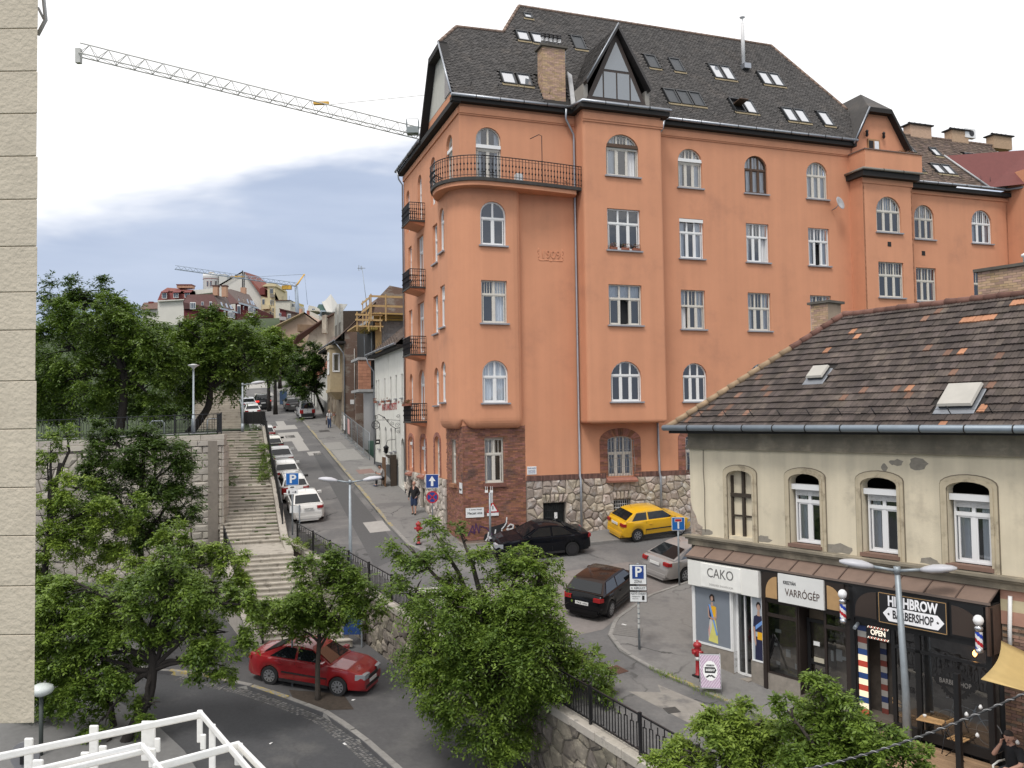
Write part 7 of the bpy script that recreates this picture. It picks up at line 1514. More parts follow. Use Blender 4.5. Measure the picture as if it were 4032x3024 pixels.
for x0,x1,y0,y1,n_ in((1778,1812,650,735,1),(1780,1812,825,905,2),(1783,1815,1000,1060,2),(1888,1900,500,575,1),(1905,1918,500,575,1),(1922,1934,500,575,1),(1890,1912,835,930,2),(1890,1912,1005,1050,2),(1928,1942,665,740,1),(1928,1942,780,830,1),(1928,1942,850,920,1),(1928,1942,945,1020,1),(1895,1912,665,740,1)):d.win(x0,x1,y0,y1,.8,n_,M('far_frame',(.5,.5,.48),.8))
for y in(740,915):
 for x0,x1 in((1772,1880),(1965,2032)):d.slab('balcony',[(x0,y+62),(x1,y+55),(x1,y),(x0,y)],farc,1.0,-.2)
d.slab('balcony',[(1893,630),(1950,630),(1950,585),(1893,585)],M('far_rail',(.2,.18,.15),.8),.6,.2);d.slope('side_roof',[(1962,545,1),(2022,672,1),(1965,660,1)],redr)
e=Far('red_mansard_house','low house with bright red mansard roof and three white dormer windows',K2,232)
e.slab('wall',[(262,690),(640,668),(640,1000),(262,1000)],farw,14);e.slope('mansard',[(258,672,-.5),(312,545,2),(800,535,2),(812,600,2),(640,660,-.5)],redr2);e.slope('roof',[(312,545,2),(402,488,8),(800,520,8),(800,537,2)],M('far_red_roof',(.19,.06,.045),.85));e.slab('cornice',[(258,692),(645,668),(645,655),(258,672)],farw,.6,-.8)
for x0,x1,y0,y1,n_ in((322,392,565,645,1),(488,560,558,636,2),(652,722,553,632,2)):e.win(x0,x1,y0,y1,-1.0,n_)
for x0,x1 in((310,405),(470,590),(630,745)):e.slope('dormer_roof',[(x0,556,-1.4),(x0+60,520,5),(x1+30,520,5),(x1,552,-1.4)],redr2)
k_=e.slab('chimney_block',[(537,490),(752,490),(752,445),(537,445)],chim,2.5,5);e.slab('chimney_cap',[(528,450),(756,450),(756,438),(528,438)],redr2,3,4.8,k_);e.slab('parapet',[(780,590),(1060,560),(1060,500),(780,525)],farw,6,2.4)
t_=Far('white_round_tower','white round stair tower with red trimmed slit windows and battlements',K2,240,'tower');ctr=t_.K(1040,500,243)-t_.b;tp=t_.K(1040,310,243)-t_.b;R_=(t_.K(1152,400,240)-t_.K(925,400,240)).x/2
MB().lathe([(R_,-8),(R_,tp.z-ctr.z-.8),(R_*1.03,tp.z-ctr.z-.7),(R_*1.03,tp.z-ctr.z+.25),(R_*.9,tp.z-ctr.z+.25),(R_*.9,tp.z-ctr.z)],ctr,24).build('tower_wall',M('tower_white',(.68,.68,.67),.9,.04),t_.r)
MB().lathe([(R_*1.035,0),(R_*1.05,.05),(R_*1.05,.12),(R_*1.035,.16)],(ctr.x,ctr.y,tp.z-1.35),24).build('red_band',redr2,t_.r);MB().lathe([(.9,0),(.9,.6),(.5,.9),(.1,.95)],(ctr.x,ctr.y,tp.z),10).build('lantern_top',M('tower_top',(.4,.34,.26),.9),t_.r)
for x0,x1 in((973,992),(1022,1042),(1094,1112)):t_.win(x0,x1,392,470,-.05 if x0<1090 else.6,1,redr2)
t_.slab('side_block',[(1150,500),(1268,500),(1268,298),(1225,290),(1150,292)],M('tower_grey',(.5,.5,.48),.9),6,2)
f_=Far('brown_roofed_house','distant house with brown roof behind the park trees',K2,250);f_.slab('wall',[(30,1000),(262,1000),(262,780),(30,780)],farw,10,1);f_.slope('roof',[(0,800,0),(60,705,6),(262,700,6),(262,790,0)],M('far_brown_roof',(.13,.075,.06),.9,.2,2));f_.slab('chimney',[(125,720),(190,720),(190,690),(125,690)],redr2,1,5)
g_=Far('yellow_apartment_block','yellow and white flat roofed apartment block behind the small crane',K3,200);g_.slab('wall',[(20,900),(20,382),(212,376),(232,380),(232,900)],M('far_pale_wall',(.55,.52,.45),.9),14);g_.slope('side_wall',[(232,380,0),(430,442,18),(430,620,18),(232,600,0)],M('far_yellow_wall',(.56,.45,.16),.9));g_.slab('roof_edge',[(15,385),(215,378),(235,372),(15,372)],M('far_brown_roof',(.13,.075,.06),.9),3,-.3)
for x0,x1,y0,y1,dy in((240,300,425,475,1.5),(318,350,445,490,8),(375,420,470,505,13)):g_.win(x0,x1,y0,y1,dy,3)
for x_ in(110,125,215):g_.slab('antenna',[(x_,376),(x_+3,376),(x_+3,318),(x_,318)],M('far_dark',(.06,.06,.06),.8),.1,3)
h_=Far('balcony_house','brown house with red balcony and white windows below the yellow block',K3,175);h_.slab('wall',[(78,900),(78,500),(330,565),(330,900)],M('far_brown_wall',(.19,.135,.11),.9,.15),10);h_.slab('roof_edge',[(70,505),(335,572),(335,555),(70,492)],redr,10,-.4);h_.slab('wine_panel',[(80,680),(170,690),(170,525),(80,505)],redw,.3,-.15);h_.slab('balcony',[(75,665),(172,668),(172,620),(75,610)],M('balcony_grey',(.36,.33,.33),.8),1.2,-1.3);h_.win(192,240,575,640,-.3,2);h_.win(65,98,560,605,-.4,1)
i_=Far('beige_gable_house','house with blank beige brown gable wall behind the garden trees',K3,150);i_.slab('gable_wall',[(430,548),(625,690),(625,1100),(170,1100),(30,960),(25,790)],M('far_beige_wall',(.38,.27,.20),.92,.06,.4),12);i_.slope('roof',[(-60,780,-1),(0,750,-1),(430,540,-1),(440,552,0),(60,770,0),(-50,900,0)],M('far_sand_roof',(.42,.32,.2),.9,.15));i_.slope('verge',[(430,542,-.5),(630,688,-.5),(630,700,-.5),(430,556,-.5)],M('far_brown_roof',(.13,.075,.06),.9));j=i_.slab('lower_wall',[(170,1100),(320,1140),(320,1040),(175,945)],M('far_brick_red',(.30,.11,.08),.9,.1),4,-2);j2=i_.slab('chimney',[(470,610),(495,620),(495,525),(470,525)],M('far_brick_red',(.30,.11,.08),.9),1,2);i_.slab('chimney',[(360,590),(392,570),(392,498),(360,498)],chim,1,2)
l_=Far('whitewashed_gable_house','old whitewashed house end with rafters and a tall plastered chimney',K3,112);l_.slab('gable_wall',[(345,885),(560,745),(700,665),(870,560),(870,1150),(420,1150),(420,1000)],M('old_whitewash',(.46,.41,.33),.95,.18,.8,col2=(.30,.24,.19),c2scale=.6),10);l_.slope('roof',[(255,1020,-1.5),(335,880,-1),(690,655,-1),(870,550,-1),(870,570,0),(350,895,0),(300,1030,0)],M('far_brown_roof',(.13,.075,.06),.9));l_.slab('chimney',[(692,850),(752,850),(752,585),(692,600)],M('old_whitewash',(.46,.41,.33),.95),1,-1.5);l_.slab('attic_block',[(335,830),(440,830),(580,735),(335,725)],M('far_tile',(.20,.13,.08),.9,.2),4,-.5)
m_=Far('tent_roofed_house','house with white pyramid roof and green dormer',K3,175);m_.slope('pyramid_roof',[(690,400,0),(735,385,0),(820,285,6),(842,545,-4),(760,538,-4)],M('far_white_sheet',(.45,.44,.41),.7,.05));m_.slope('pyramid_roof',[(820,285,6),(915,430,2),(1060,432,6),(1000,520,2),(842,545,-4)],M('far_white_sheet_shaded',(.38,.375,.35),.7,.05));m_.slope('dormer',[(600,522,-2),(645,435,0),(712,435,0),(762,522,-2)],M('green_dormer',(.015,.06,.05),.6));m_.slab('dormer_fascia',[(590,545),(775,545),(770,522),(600,522)],trimg,3,-2.4);m_.slab('wall',[(660,900),(880,900),(880,545),(660,545)],M('far_grey_wall',(.32,.31,.29),.9),8,-1);m_.slab('post',[(662,700),(678,700),(678,540),(662,540)],trimg,.5,-3)  # right roof face is a darker copy, its shade put into the colour
n_=Far('green_terrace_house','pale terrace house on the hill beside the pyramid roof',K3,165);n_.slab('wall',[(490,760),(490,525),(640,590),(665,760)],M('far_pale_wall',(.55,.52,.45),.9),8);n_.win(545,590,495,520,4,2);n_.slab('upper_wall',[(480,530),(640,530),(600,470),(500,450)],M('far_pale_wall',(.55,.52,.45),.9),6,5)
# ================================================================ cranes
crane_w=M('crane_pale',(.50,.50,.47),.6,.1);crane_y=M('crane_yellow',(.62,.36,.05),.6,.1);crane_b=M('crane_blue_grey',(.32,.38,.46),.6,.1)
def truss(name,A,B,hgt,wid,n,mat,r,parent,taper=1.0):
 A=Vector(A);B=Vector(B);d=(B-A).normalized();sd=d.cross(Vector((0,0,1))).normalized();up_=sd.cross(d).normalized();mb=MB()
 P=lambda k,j:(A.lerp(B,k/n)+(up_*hgt if j==0 else sd*(wid/2 if j==1 else-wid/2)))
 for j in range(3):mb.tube([P(0,j),P(n,j)],r,5)
 for k in range(n):
  m=k+.5;T=A.lerp(B,m/n)+up_*hgt
  for j in(1,2):mb.tube([P(k,j),T],r*.5,4);mb.tube([T,P(k+1,j)],r*.5,4)
  mb.tube([P(k,1),P(k,2)],r*.5,4);mb.tube([P(k,1),P(k+1,2)],r*.4,4)
 return mb.build(name,mat,parent)
tip,root_=at(310,215,86),at(1690,551,104);cb=Vector((root_.x+9,root_.y+2.0,0))
far_end=root_+(root_-tip).normalized()*9
cr=thing('tower_crane','huge tower crane whose pale lattice jib reaches out over the park','crane',(far_end.x,far_end.y,10));bo_=Vector((far_end.x,far_end.y,10))
truss('jib',tip-bo_,far_end-bo_,1.25,1.1,27,crane_w,.075,cr);MB().box(-.25,.25,-.25,.25,-.9,.6).build('jib_end',crane_w,cr,tip-bo_)
q=at(1180,330,97)-bo_;pk=far_end-bo_+Vector((2,0,9));MB().tube([at(1300,412,99.5)-bo_,pk],.035,4).build('tie_cable',crane_w,cr)
mb=MB();e_=at(1265,408,98.5)-bo_;mb.box(-.9,.9,-.2,.2,-.12,.2);o=mb.build('tie_anchor',crane_y,cr,e_)
mb=MB();e_=at(1625,512,102.5)-bo_;mb.box(-.7,.7,-.6,.6,-.5,.25).box(-.75,-.7,-.6,.6,.25,1.2).box(.7,.75,-.6,.6,.25,1.2).box(-.75,.75,-.6,-.55,1.15,1.2);mb.build('trolley_platform',M('crane_grey',(.25,.28,.28),.6),cr,e_)
MB().box(-.7,-.5,-.7,-.5,-2,36).box(.5,.7,-.7,-.5,-2,36).box(-.7,-.5,.5,.7,-2,36).box(.5,.7,.5,.7,-2,36).build('mast',crane_w,cr,(0,0,0));MB().tube([far_end-bo_,pk],.12,5).build('mast_head',crane_y,cr);MB().tube([(0,0,34),(1.5,0,(far_end-bo_).z)],.3,6).build('slew_unit',crane_y,cr)
tw_=K3(325,175,188);cr2=thing('small_tower_crane','smaller crane with blue grey lattice jib and yellow a-frame on the hill','crane',(tw_.x,tw_.y,16));bo_=Vector((tw_.x,tw_.y,16))
t0=K2(515,220,172);truss('jib',t0-bo_,tw_-bo_,.75,.7,22,crane_b,.06,cr2);mb=MB();mb.tube([K3(350,760,188)-bo_,K3(318,180,188)-bo_],[.55,.42],4);mb.build('mast',crane_b,cr2);mb=MB();mb.tube([K3(310,175,188)-bo_,K3(438,0,190)-bo_],.16,5);mb.tube([K3(340,150,188)-bo_,K3(438,0,190)-bo_],.1,5);mb.build('a_frame',crane_y,cr2)
MB().tube([K3(438,0,190)-bo_,K2(1330,350,179)-bo_],.05,4).tube([K3(440,0,190)-bo_,K3(482,440,190)-bo_],.05,4).build('tie_cable',crane_b,cr2);mb=MB();mb.box(-1.0,1.0,-.5,.5,-.5,.35);mb.build('counterweight',crane_y,cr2,K3(182,188,187)-bo_);mb=MB();mb.box(-1.4,1.4,-.4,.4,-.15,.2);mb.build('trolley',crane_y,cr2,K2(1415,335,181)-bo_)
an=thing('roof_antenna','thin television antenna on the party wall above the construction site','antenna',st(2.2,38.0,20.3));e_=Vector(an.location);MB().tube([(0,0,0),(-.5,0,4.2)],.03,4).build('mast',galv,an);MB().box(-.9,-.2,-.03,.03,4.0,4.05).box(-.8,-.75,-.03,.03,3.8,4.3).box(-.6,-.55,-.03,.03,3.85,4.25).build('elements',galv,an)
# ================================================================ vehicles
glass_car=glassmat('car_glass',refl=.14,rough=.01,dark=(.012,.014,.016),mx_=.2);tyre=M('tyre',(.018,.018,.019),.85,.1);rimm=M('alloy_rim',(.42,.43,.45),.35,.05,metal=.7);rim_d=M('dark_rim',(.05,.05,.055),.4,metal=.4);trim_b=M('black_plastic',(.02,.02,.021),.6);tailm=M('tail_lamp',(.32,.012,.014),.25);headm=M('head_lamp',(.45,.47,.5),.12,metal=.3);platem=M('number_plate',(.7,.7,.68),.5);braket=M('brake_lit',(.9,.03,.02),.3,0,emit=1.5)
T=dict(sedan=dict(L=4.49,W=1.755,H=1.465,ra=.93,wb=2.64,hood=[(4.49,.62),(4.42,.78),(3.9,.93),(3.2,1.02)],cowl=3.25,rf=2.5,rr=1.42,rb=.5,deck=[(.5,1.0),(.14,1.0),(.05,.95),(0,.6)],belt=.98,doors=4,wr=.32),hatch=dict(L=4.15,W=1.735,H=1.44,ra=.8,wb=2.51,hood=[(4.15,.58),(4.08,.76),(3.6,.92),(3.05,1.0)],cowl=3.08,rf=2.45,rr=.62,rb=.14,deck=[(.14,.97),(.05,.9),(.0,.6)],belt=.96,doors=4,wr=.315),hatch3=dict(L=3.98,W=1.70,H=1.44,ra=.78,wb=2.46,hood=[(3.98,.56),(3.9,.74),(3.45,.92),(2.95,1.0)],cowl=3.0,rf=2.3,rr=.75,rb=.16,deck=[(.16,.99),(.06,.9),(.0,.6)],belt=.98,doors=2,wr=.30),lift=dict(L=4.5,W=1.73,H=1.44,ra=.98,wb=2.58,hood=[(4.5,.58),(4.42,.76),(3.9,.92),(3.3,1.0)],cowl=3.3,rf=2.6,rr=1.4,rb=.32,deck=[(.32,.99),(.08,.98),(.0,.6)],belt=.97,doors=4,wr=.31),wagon=dict(L=4.4,W=1.72,H=1.48,ra=.9,wb=2.6,hood=[(4.4,.58),(4.32,.76),(3.8,.92),(3.2,1.0)],cowl=3.2,rf=2.55,rr=.4,rb=.1,deck=[(.1,1.0),(.04,.9),(.0,.6)],belt=.97,doors=4,wr=.31),suv=dict(L=4.48,W=1.84,H=1.66,ra=.9,wb=2.68,hood=[(4.48,.7),(4.4,.92),(3.9,1.08),(3.25,1.15)],cowl=3.3,rf=2.6,rr=.6,rb=.12,deck=[(.12,1.15),(.04,1.0),(.0,.7)],belt=1.12,doors=4,wr=.35),van=dict(L=4.0,W=1.67,H=1.82,ra=.75,wb=2.6,hood=[(4.0,.6),(3.92,.82),(3.6,.98),(3.15,1.08)],cowl=3.2,rf=2.6,rr=.12,rb=.04,deck=[(.04,1.0),(.02,.9),(.0,.6)],belt=1.05,doors=2,wr=.31))
def interp(P,x):
 P=sorted(P)
 if x<=P[0][0]:return P[0][1]
 for(a,b),(c,d)in zip(P,P[1:]):
  if x<=c:return b+(d-b)*(x-a)/(c-a)if c>a else d
 return P[-1][1]
CARMESH={}
def car(kind,col,label,loc,yaw,zf,off=0.0,roofcol=None,lights=False,rim=None,plate_txt=None,antenna=True,group='cars parked along the streets',name='parked_car',extra=None):
 t=T[kind];L,W,H=t['L'],t['W'],t['H'];hw=W/2;x0c=t['ra']+t['wb']/2
 z=zf(loc[0],loc[1])+off;e=.6
 root=thing(name,label,'van' if kind=='van' else 'car',(loc[0],loc[1],z),0,group)
 c,s=cos(yaw),sin(yaw);hx=t['wb']/2
 dzx=(zf(loc[0]+c*hx,loc[1]+s*hx)-zf(loc[0]-c*hx,loc[1]-s*hx))/(2*hx);dzy=(zf(loc[0]-s*.7,loc[1]+c*.7)-zf(loc[0]+s*.7,loc[1]-c*.7))/1.4
 X=Vector((c,s,dzx)).normalized();Yv=Vector((-s,c,dzy));Yv=(Yv-X*Yv.dot(X)).normalized();Z=X.cross(Yv)
 root.matrix_world=Matrix(((X.x,Yv.x,Z.x,loc[0]),(X.y,Yv.y,Z.y,loc[1]),(X.z,Yv.z,Z.z,z),(0,0,0,1)))
 paint=M('car_paint_%.3f_%.3f_%.3f'%col,col,.3 if max(col)>.05 else.13,.0,coat=.8 if max(col)>.05 else.0,spec=.5 if max(col)>.05 else.25);
 axs=(t['ra'],t['ra']+t['wb']);wr=t['wr'];ar=wr+.05
 top=t['deck']+[(t['rb']+.01,t['belt'])]+[(t['cowl']-.01,t['belt']+.0)]+t['hood']
 xs=sorted({round(q,3)for q in[i*L/34 for i in range(35)]+[a+d for a in axs for d in(-ar,-ar*.92,-ar*.7,-ar*.35,0,ar*.35,ar*.7,ar*.92,ar)]+[.02,.06,L-.02,L-.06,t['rb'],t['cowl']]if 0<=q<=L})
 key=(kind,)
 V_=[];n=12
 def plan(x):
  k=1.0
  d0=x/.55;d1=(L-x)/.75
  if d0<1:k*=.80+.20*(1-(1-d0)**2.4)
  if d1<1:k*=.74+.26*(1-(1-d1)**2.3)
  return hw*k
 for x in xs:
  w=plan(x);zt=interp(top,x);zs=.26
  for a in axs:
   if abs(x-a)<ar:zs=max(zs,wr+sqrt(max(0,ar*ar-(x-a)**2)))
  if x<.12:zs=max(zs,.34-x*.5)
  if x>L-.12:zs=max(zs,.30-(L-x)*.3)
  zb=min(t['belt']-.02,zt-.02);zb=max(zb,zs+.05)if zb>zs else zb
  P=[(0,.16),(w*.70,.16),(w*.72,max(.2,zs)),(w*.955,zs),(w*.985,zs+(zb-zs)*.28),(w,zs+(zb-zs)*.55),(w*.985,zs+(zb-zs)*.8),(w*.955,zb),(w*.90,min(zb+.02,zt)),(w*.72,zt-.005),(w*.4,zt+.012),(0,zt+.02)]
  V_+=[(x-x0c,y,zz)for y,zz in P]
 m=len(xs);nv=len(V_);V_+=[(x,-y,zz)for x,y,zz in V_]
 f=[]
 for i in range(m-1):
  for j in range(n-1):
   a=i*n+j;f.append((a,a+1,a+n+1,a+n));f.append((nv+a,nv+a+n,nv+a+n+1,nv+a+1))
 f+=[tuple(range(n))+tuple(nv+j for j in range(n-2,0,-1)),tuple(reversed(tuple((m-1)*n+j for j in range(n))+tuple(nv+(m-1)*n+j for j in range(n-2,0,-1))))]
 body=mk('body',V_,f,paint,root,True)
 body.data.validate();es=body.modifiers.new('e','EDGE_SPLIT');es.split_angle=radians(42)
 zr=H;b0=t['belt']-.02;yb=hw*.90;yr=hw*.68
 ys=lambda zz:yb+(yr-yb)*max(0,min(1,(zz-b0)/(zr-b0)))
 line=[(t['rb'],b0+.05),(t['rr']-(t['rr']-t['rb'])*.12,zr-.10),(t['rr']+.12,zr-.035),((t['rr']+t['rf'])/2,zr),(t['rf']-.12,zr-.03),(t['rf']+.06,zr-.10),(t['cowl'],b0+.03)]
 V_=[];
 for x,zz in line:
  y=ys(zz);V_+=[(x-x0c,yb if zz<b0+.2 else yb,b0),(x-x0c,y,zz-.03 if zz>zr-.2 else zz),(x-x0c,y*.82,zz),(x-x0c,0,zz+.015)]
 k=len(V_);V_+=[(a,-b,c_)for a,b,c_ in V_];f=[]
 for i in range(len(line)-1):
  for j in range(3):a=i*4+j;f+=[(a,a+1,a+5,a+4),(k+a,k+a+4,k+a+5,k+a+1)]
 cab=mk('cabin',V_,f,M('car_paint_%.3f_%.3f_%.3f'%(roofcol or col),roofcol or col,.3 if max(col)>.05 else.13,.0,coat=.8 if max(roofcol or col)>.05 else.0,spec=.5 if max(col)>.05 else.25),root,True);cab.modifiers.new('e','EDGE_SPLIT').split_angle=radians(40)
 P3=lambda x,y,zz:(x-x0c,y,zz)
 def lerp2(a,b,q):return(a[0]+(b[0]-a[0])*q,a[1]+(b[1]-a[1])*q)
 def screen(nm,A,B,o,inset=.08):
  a=lerp2(A,B,.08);b=lerp2(A,B,.90);dx,dz=B[0]-A[0],B[1]-A[1];l=hypot(dx,dz);nx,nz=(dz/l*o,-dx/l*o)if o>0 else(dz/l*o,-dx/l*o)
  if nz<0:nx,nz=-nx,-nz
  ya,ybb=ys(a[1])-inset,ys(b[1])-inset*.9
  mk(nm,[P3(a[0]+nx,ya,a[1]+nz),P3(a[0]+nx,-ya,a[1]+nz),P3(b[0]+nx,-ybb,b[1]+nz),P3(b[0]+nx,ybb,b[1]+nz),P3(a[0]+nx*1.6,0,a[1]+nz*1.6),P3(b[0]+nx*1.6,0,b[1]+nz*1.6)],[(0,4,5,3),(4,1,2,5)],glass_car,root)
 screen('windscreen',line[-1],line[-2],.022);screen('rear_window',line[0],line[1],.022 if kind!='van' else.03)
 zw0,zw1=b0+.045,zr-.105
 xr0,xr1=t['rb']+.16+(t['rr']-t['rb'])*.25,t['rr']-.02
 xf0,xf1=t['cowl']-.22,t['rf']-.0
 B_=xr1+(xf1-xr1)*(.46 if t['doors']==4 else.40);segs=[]
 if kind=='van':segs=[([B_+.35,xf0],[B_+.4,xf1])]
 else:segs=[([xr0,B_-.05],[xr1+.05,B_-.04]),([B_+.05,xf0],[B_+.04,xf1-.03])]
 for sd in(1,-1):
  for(a,b),(c2_,d2)in segs:
   o=.012;q=[P3(a,sd*(ys(zw0)+o),zw0),P3(b,sd*(ys(zw0)+o),zw0),P3(d2,sd*(ys(zw1)+o),zw1),P3(c2_,sd*(ys(zw1)+o),zw1)]
   mk('side_window',q,[(0,1,2,3)if sd>0 else(3,2,1,0)],glass_car,root)
  mb=MB()
  for x in([B_,xf0+.12,xr0+.1]if t['doors']==4 else[B_-.1,xf0+.12]):
   w=plan(x)+.0015;mb.add([P3(x-.006,sd*w,.36),P3(x+.006,sd*w,.36),P3(x+.006,sd*(w-.02),t['belt']-.05),P3(x-.006,sd*(w-.02),t['belt']-.05)],[(0,1,2,3)])
  mb.build('door_seam',trim_b,root)
  for x in([B_+.12,xr0+.34]if t['doors']==4 else[B_+.05]):MB().box(*[q for q in(x-x0c,x+.16-x0c)],*sorted((sd*(plan(x)-.01),sd*(plan(x)+.022))),.80,.83).build('door_handle',paint,root)
  MB().box(xf0-.12-x0c,xf0+.03-x0c,*sorted((sd*(hw*.92),sd*(hw+.17))),t['belt']+.0,t['belt']+.13).build('mirror',trim_b if kind in('van','wagon')else paint,root)
  MB().box(axs[0]+ar-x0c,axs[1]-ar-x0c,*sorted((sd*(hw*.93),sd*(hw*.985))),.20,.30).build('sill_trim',trim_b,root)
  tl=.30 if kind in('wagon','van')else.17;xb=.14
  ya,yb2=plan(.05)*.60,plan(.05)*1.005
  mb=MB();zt0=interp(top,.1)-.05;q=[(-.012,ya),(-.012,yb2*.97),(.16,plan(.16)+.006),(.16,ya)]
  zt1=zt0-.14-(.25 if tl>.2 else 0);mb.add([P3(x,sd*y,zt1)for x,y in q]+[P3(x,sd*y,zt0)for x,y in q],[(0,1,5,4),(1,2,6,5),(4,5,6,7),(0,3,2,1)]);mb.build('tail_lamp',braket if lights else tailm,root)
  mb=MB();zh=interp(top,L-.12)-.02;q=[(L+.012,plan(L)*.45),(L+.004,plan(L)*.99),(L-.3,plan(L-.3)+.006),(L-.3,plan(L)*.5)]
  mb.add([P3(x,sd*y,zh-.16)for x,y in q]+[P3(x,sd*y,zh+(.0 if i<2 else.03))for i,(x,y)in enumerate(q)],[(0,1,5,4),(1,2,6,5),(4,5,6,7)]);mb.build('head_lamp',headm,root)
  for a in axs:
   yo=hw-.015;w_=MB();y1,y0=sd*yo,sd*(yo-.19)
   w_.cyl((a-x0c,y0,wr),(a-x0c,y1,wr),wr,n=22);tr_=w_.build('wheel',tyre,root)
   mb=MB();rr=wr*.68;mb.cyl((a-x0c,y1-sd*.01,wr),(a-x0c,y1+sd*.004,wr),rr,n=20)
   ri=mb.build('rim',rim_d if rim!='alloy' else M('rim_shadow',(.04,.04,.042),.6),tr_)
   mb=MB();ns=10 if rim=='alloy' else 7
   for i in range(ns):
    an_=2*pi*i/ns;ca,sa=cos(an_),sin(an_);q=[(.04,-.035),(.04,.035),(rr*.96,.022),(rr*.96,-.022)]
    mb.add([(a-x0c+r_*ca-h_*sa,y1+sd*.012,wr+r_*sa+h_*ca)for r_,h_ in q],[(0,1,2,3)])
   pts=[(a-x0c+rr*r_*cos(2*pi*i/20),y1+sd*.01,wr+rr*r_*sin(2*pi*i/20))for r_ in(.9,1.0)for i in range(20)]
   mb.add(pts,[(i,(i+1)%20,20+(i+1)%20,20+i)for i in range(20)]);mb.build('spokes',rimm if rim in('alloy',None)else rim_d,tr_)
   MB().cyl((a-x0c,sd*(yo-.19),wr),(a-x0c,sd*(yo-.5),wr),wr*.96,n=14).build('wheel_well',blackm,root)
 MB().box(-.03-x0c,.06-x0c,-hw*.72,hw*.72,.28,.42).build('rear_bumper',trim_b if kind in('van','suv','wagon')else paint,root)
 pz=.58 if kind in('hatch','sedan')else.74
 pl_=MB().box(-.035-x0c,-.012-x0c,-.26,.26,pz,pz+.115).build('number_plate',platem,root)
 if plate_txt:text('plate_lettering',plate_txt,.1,sgn_black,pl_,(-.038-x0c,0,pz+.057),width=.42,rz=-pi/2,extrude=.001)
 MB().box(L+.0-x0c,L+.025-x0c,-.26,.26,.42,.53).build('number_plate',platem,root);MB().box(L-.05-x0c,L+.012-x0c,-.38,.38,.56,.68).build('grille',trim_b,root);MB().box(L-.06-x0c,L+.008-x0c,-.5,.5,.28,.38).build('air_intake',trim_b,root)
 if antenna:MB().tube([P3(t['rr']+.15,0,zr),P3(t['rr']-.02,0,zr+.22)],.006,4).build('aerial',trim_b,root)
 if kind in('wagon','suv'):
  for sd in(1,-1):MB().tube([P3(t['rr']+.15,sd*yr*.9,zr-.01),P3(t['rr']+.3,sd*yr*.9,zr+.05),P3(t['rf']-.3,sd*yr*.9,zr+.05),P3(t['rf']-.15,sd*yr*.9,zr-.01)],.016,5).build('roof_bar',rimm,root)
 if kind=='van':
  for sd in(1,-1):MB().tube([P3(.4,sd*.6,zr+.1),P3(2.4,sd*.6,zr+.1)],.02,5).build('roof_bar',rimm,root)
  MB().box(-.02-x0c,.0-x0c,-.008,.008,.5,1.7).build('door_split',trim_b,root);MB().box(-.04-x0c,.05-x0c,-hw*.8,hw*.8,.25,.62).build('black_bumper',trim_b,root)
 if extra=='rub':
  for sd in(1,-1):MB().box(axs[0]+ar+.1-x0c,axs[1]-ar-.05-x0c,*sorted((sd*(hw-.02),sd*(hw+.012))),.52,.57).build('rub_strip',trim_b,root)
 return root
def yawv(dx,dy):return atan2(dy,dx)
car('sedan',(.30,.012,.016),'shiny dark red sedan parked on the lower sidewalk under the small tree',(-7.2,30.85),yawv(2.36,-.65),zL,.12,rim='alloy',extra='rub')
car('hatch',(.006,.006,.007),'black five door hatchback parked tail out beside the parking zone sign',(3.42,33.3),radians(60.5),zU,0,roofcol=(.03,.018,.014),rim='alloy',plate_txt='TKK 696')  # roof tinted brown: a reflection put into its colour
oy=radians(38);car('lift',(.30,.285,.275),'silver grey notchback car half hidden behind the cream shop house',(7.05+cos(oy)*1.29-sin(oy)*.76,35.97+sin(oy)*1.29+cos(oy)*.76),oy,zU,0)
py=radians(197);car('sedan',(.006,.007,.010),'black saloon car parked along the stone base of the orange building',(2.6+cos(py)*1.32+sin(py)*.76,38.97+sin(py)*1.32-cos(py)*.76),py,zU,0,rim='black')
car('hatch3',(.75,.42,.01),'bright yellow three door hatchback parked half on the kerb',(6.96-sin(.43)*.74,41.53+cos(.43)*.74),.43,zU,.05,extra='rub')
up_y=ANG+pi/2
def stc(s,t):q=st(s,t);return(q.x,q.y)
car('lift',(.70,.69,.66),'white liftback at the lower end of the parked row beside the stairs',stc(-6.25,10.1),up_y,zU,0,plate_txt='NWP 425',rim=None)
car('wagon',(.66,.66,.64),'white estate car with roof rails second in the row beside the stairs',stc(-6.45,15.2),up_y,zU)
car('hatch',(.70,.70,.68),'white hatchback behind the blue parking sign in the parked row',stc(-6.5,20.3),up_y,zU)
car('sedan',(.74,.74,.73),'white saloon with long boot in the middle of the parked row',stc(-6.4,25.9),up_y,zU)
car('hatch',(.012,.012,.013),'black hatchback with white roof in the parked row',stc(-6.6,32.0),up_y,zU,roofcol=(.62,.61,.55))
car('hatch',(.2,.015,.015),'small red hatchback with white roof at the upper end of the row',stc(-6.75,38.5),up_y,zU,roofcol=(.6,.6,.58))
car('suv',(.035,.036,.038),'dark grey sport utility car driving uphill with red brake lights',stc(-5.5,64.2),up_y,zU,lights=True,name='driving_car')
car('van',(.62,.63,.64),'small white delivery van with black bumper parked on the sidewalk',stc(-1.85,52.2),up_y,zU,.11,antenna=False,name='delivery_van')
car('hatch',(.10,.098,.095),'dark grey hatchback parked uphill of the white van',stc(-2.5,60.3),up_y,zU,.05)
car('hatch',(.7,.7,.69),'white car behind the black fence at the top landing',stc(-7.0,56.5),up_y,zU);car('lift',(.62,.64,.67),'pale silver car furthest up the left side of the street',stc(-7.1,63.5),up_y,zU)
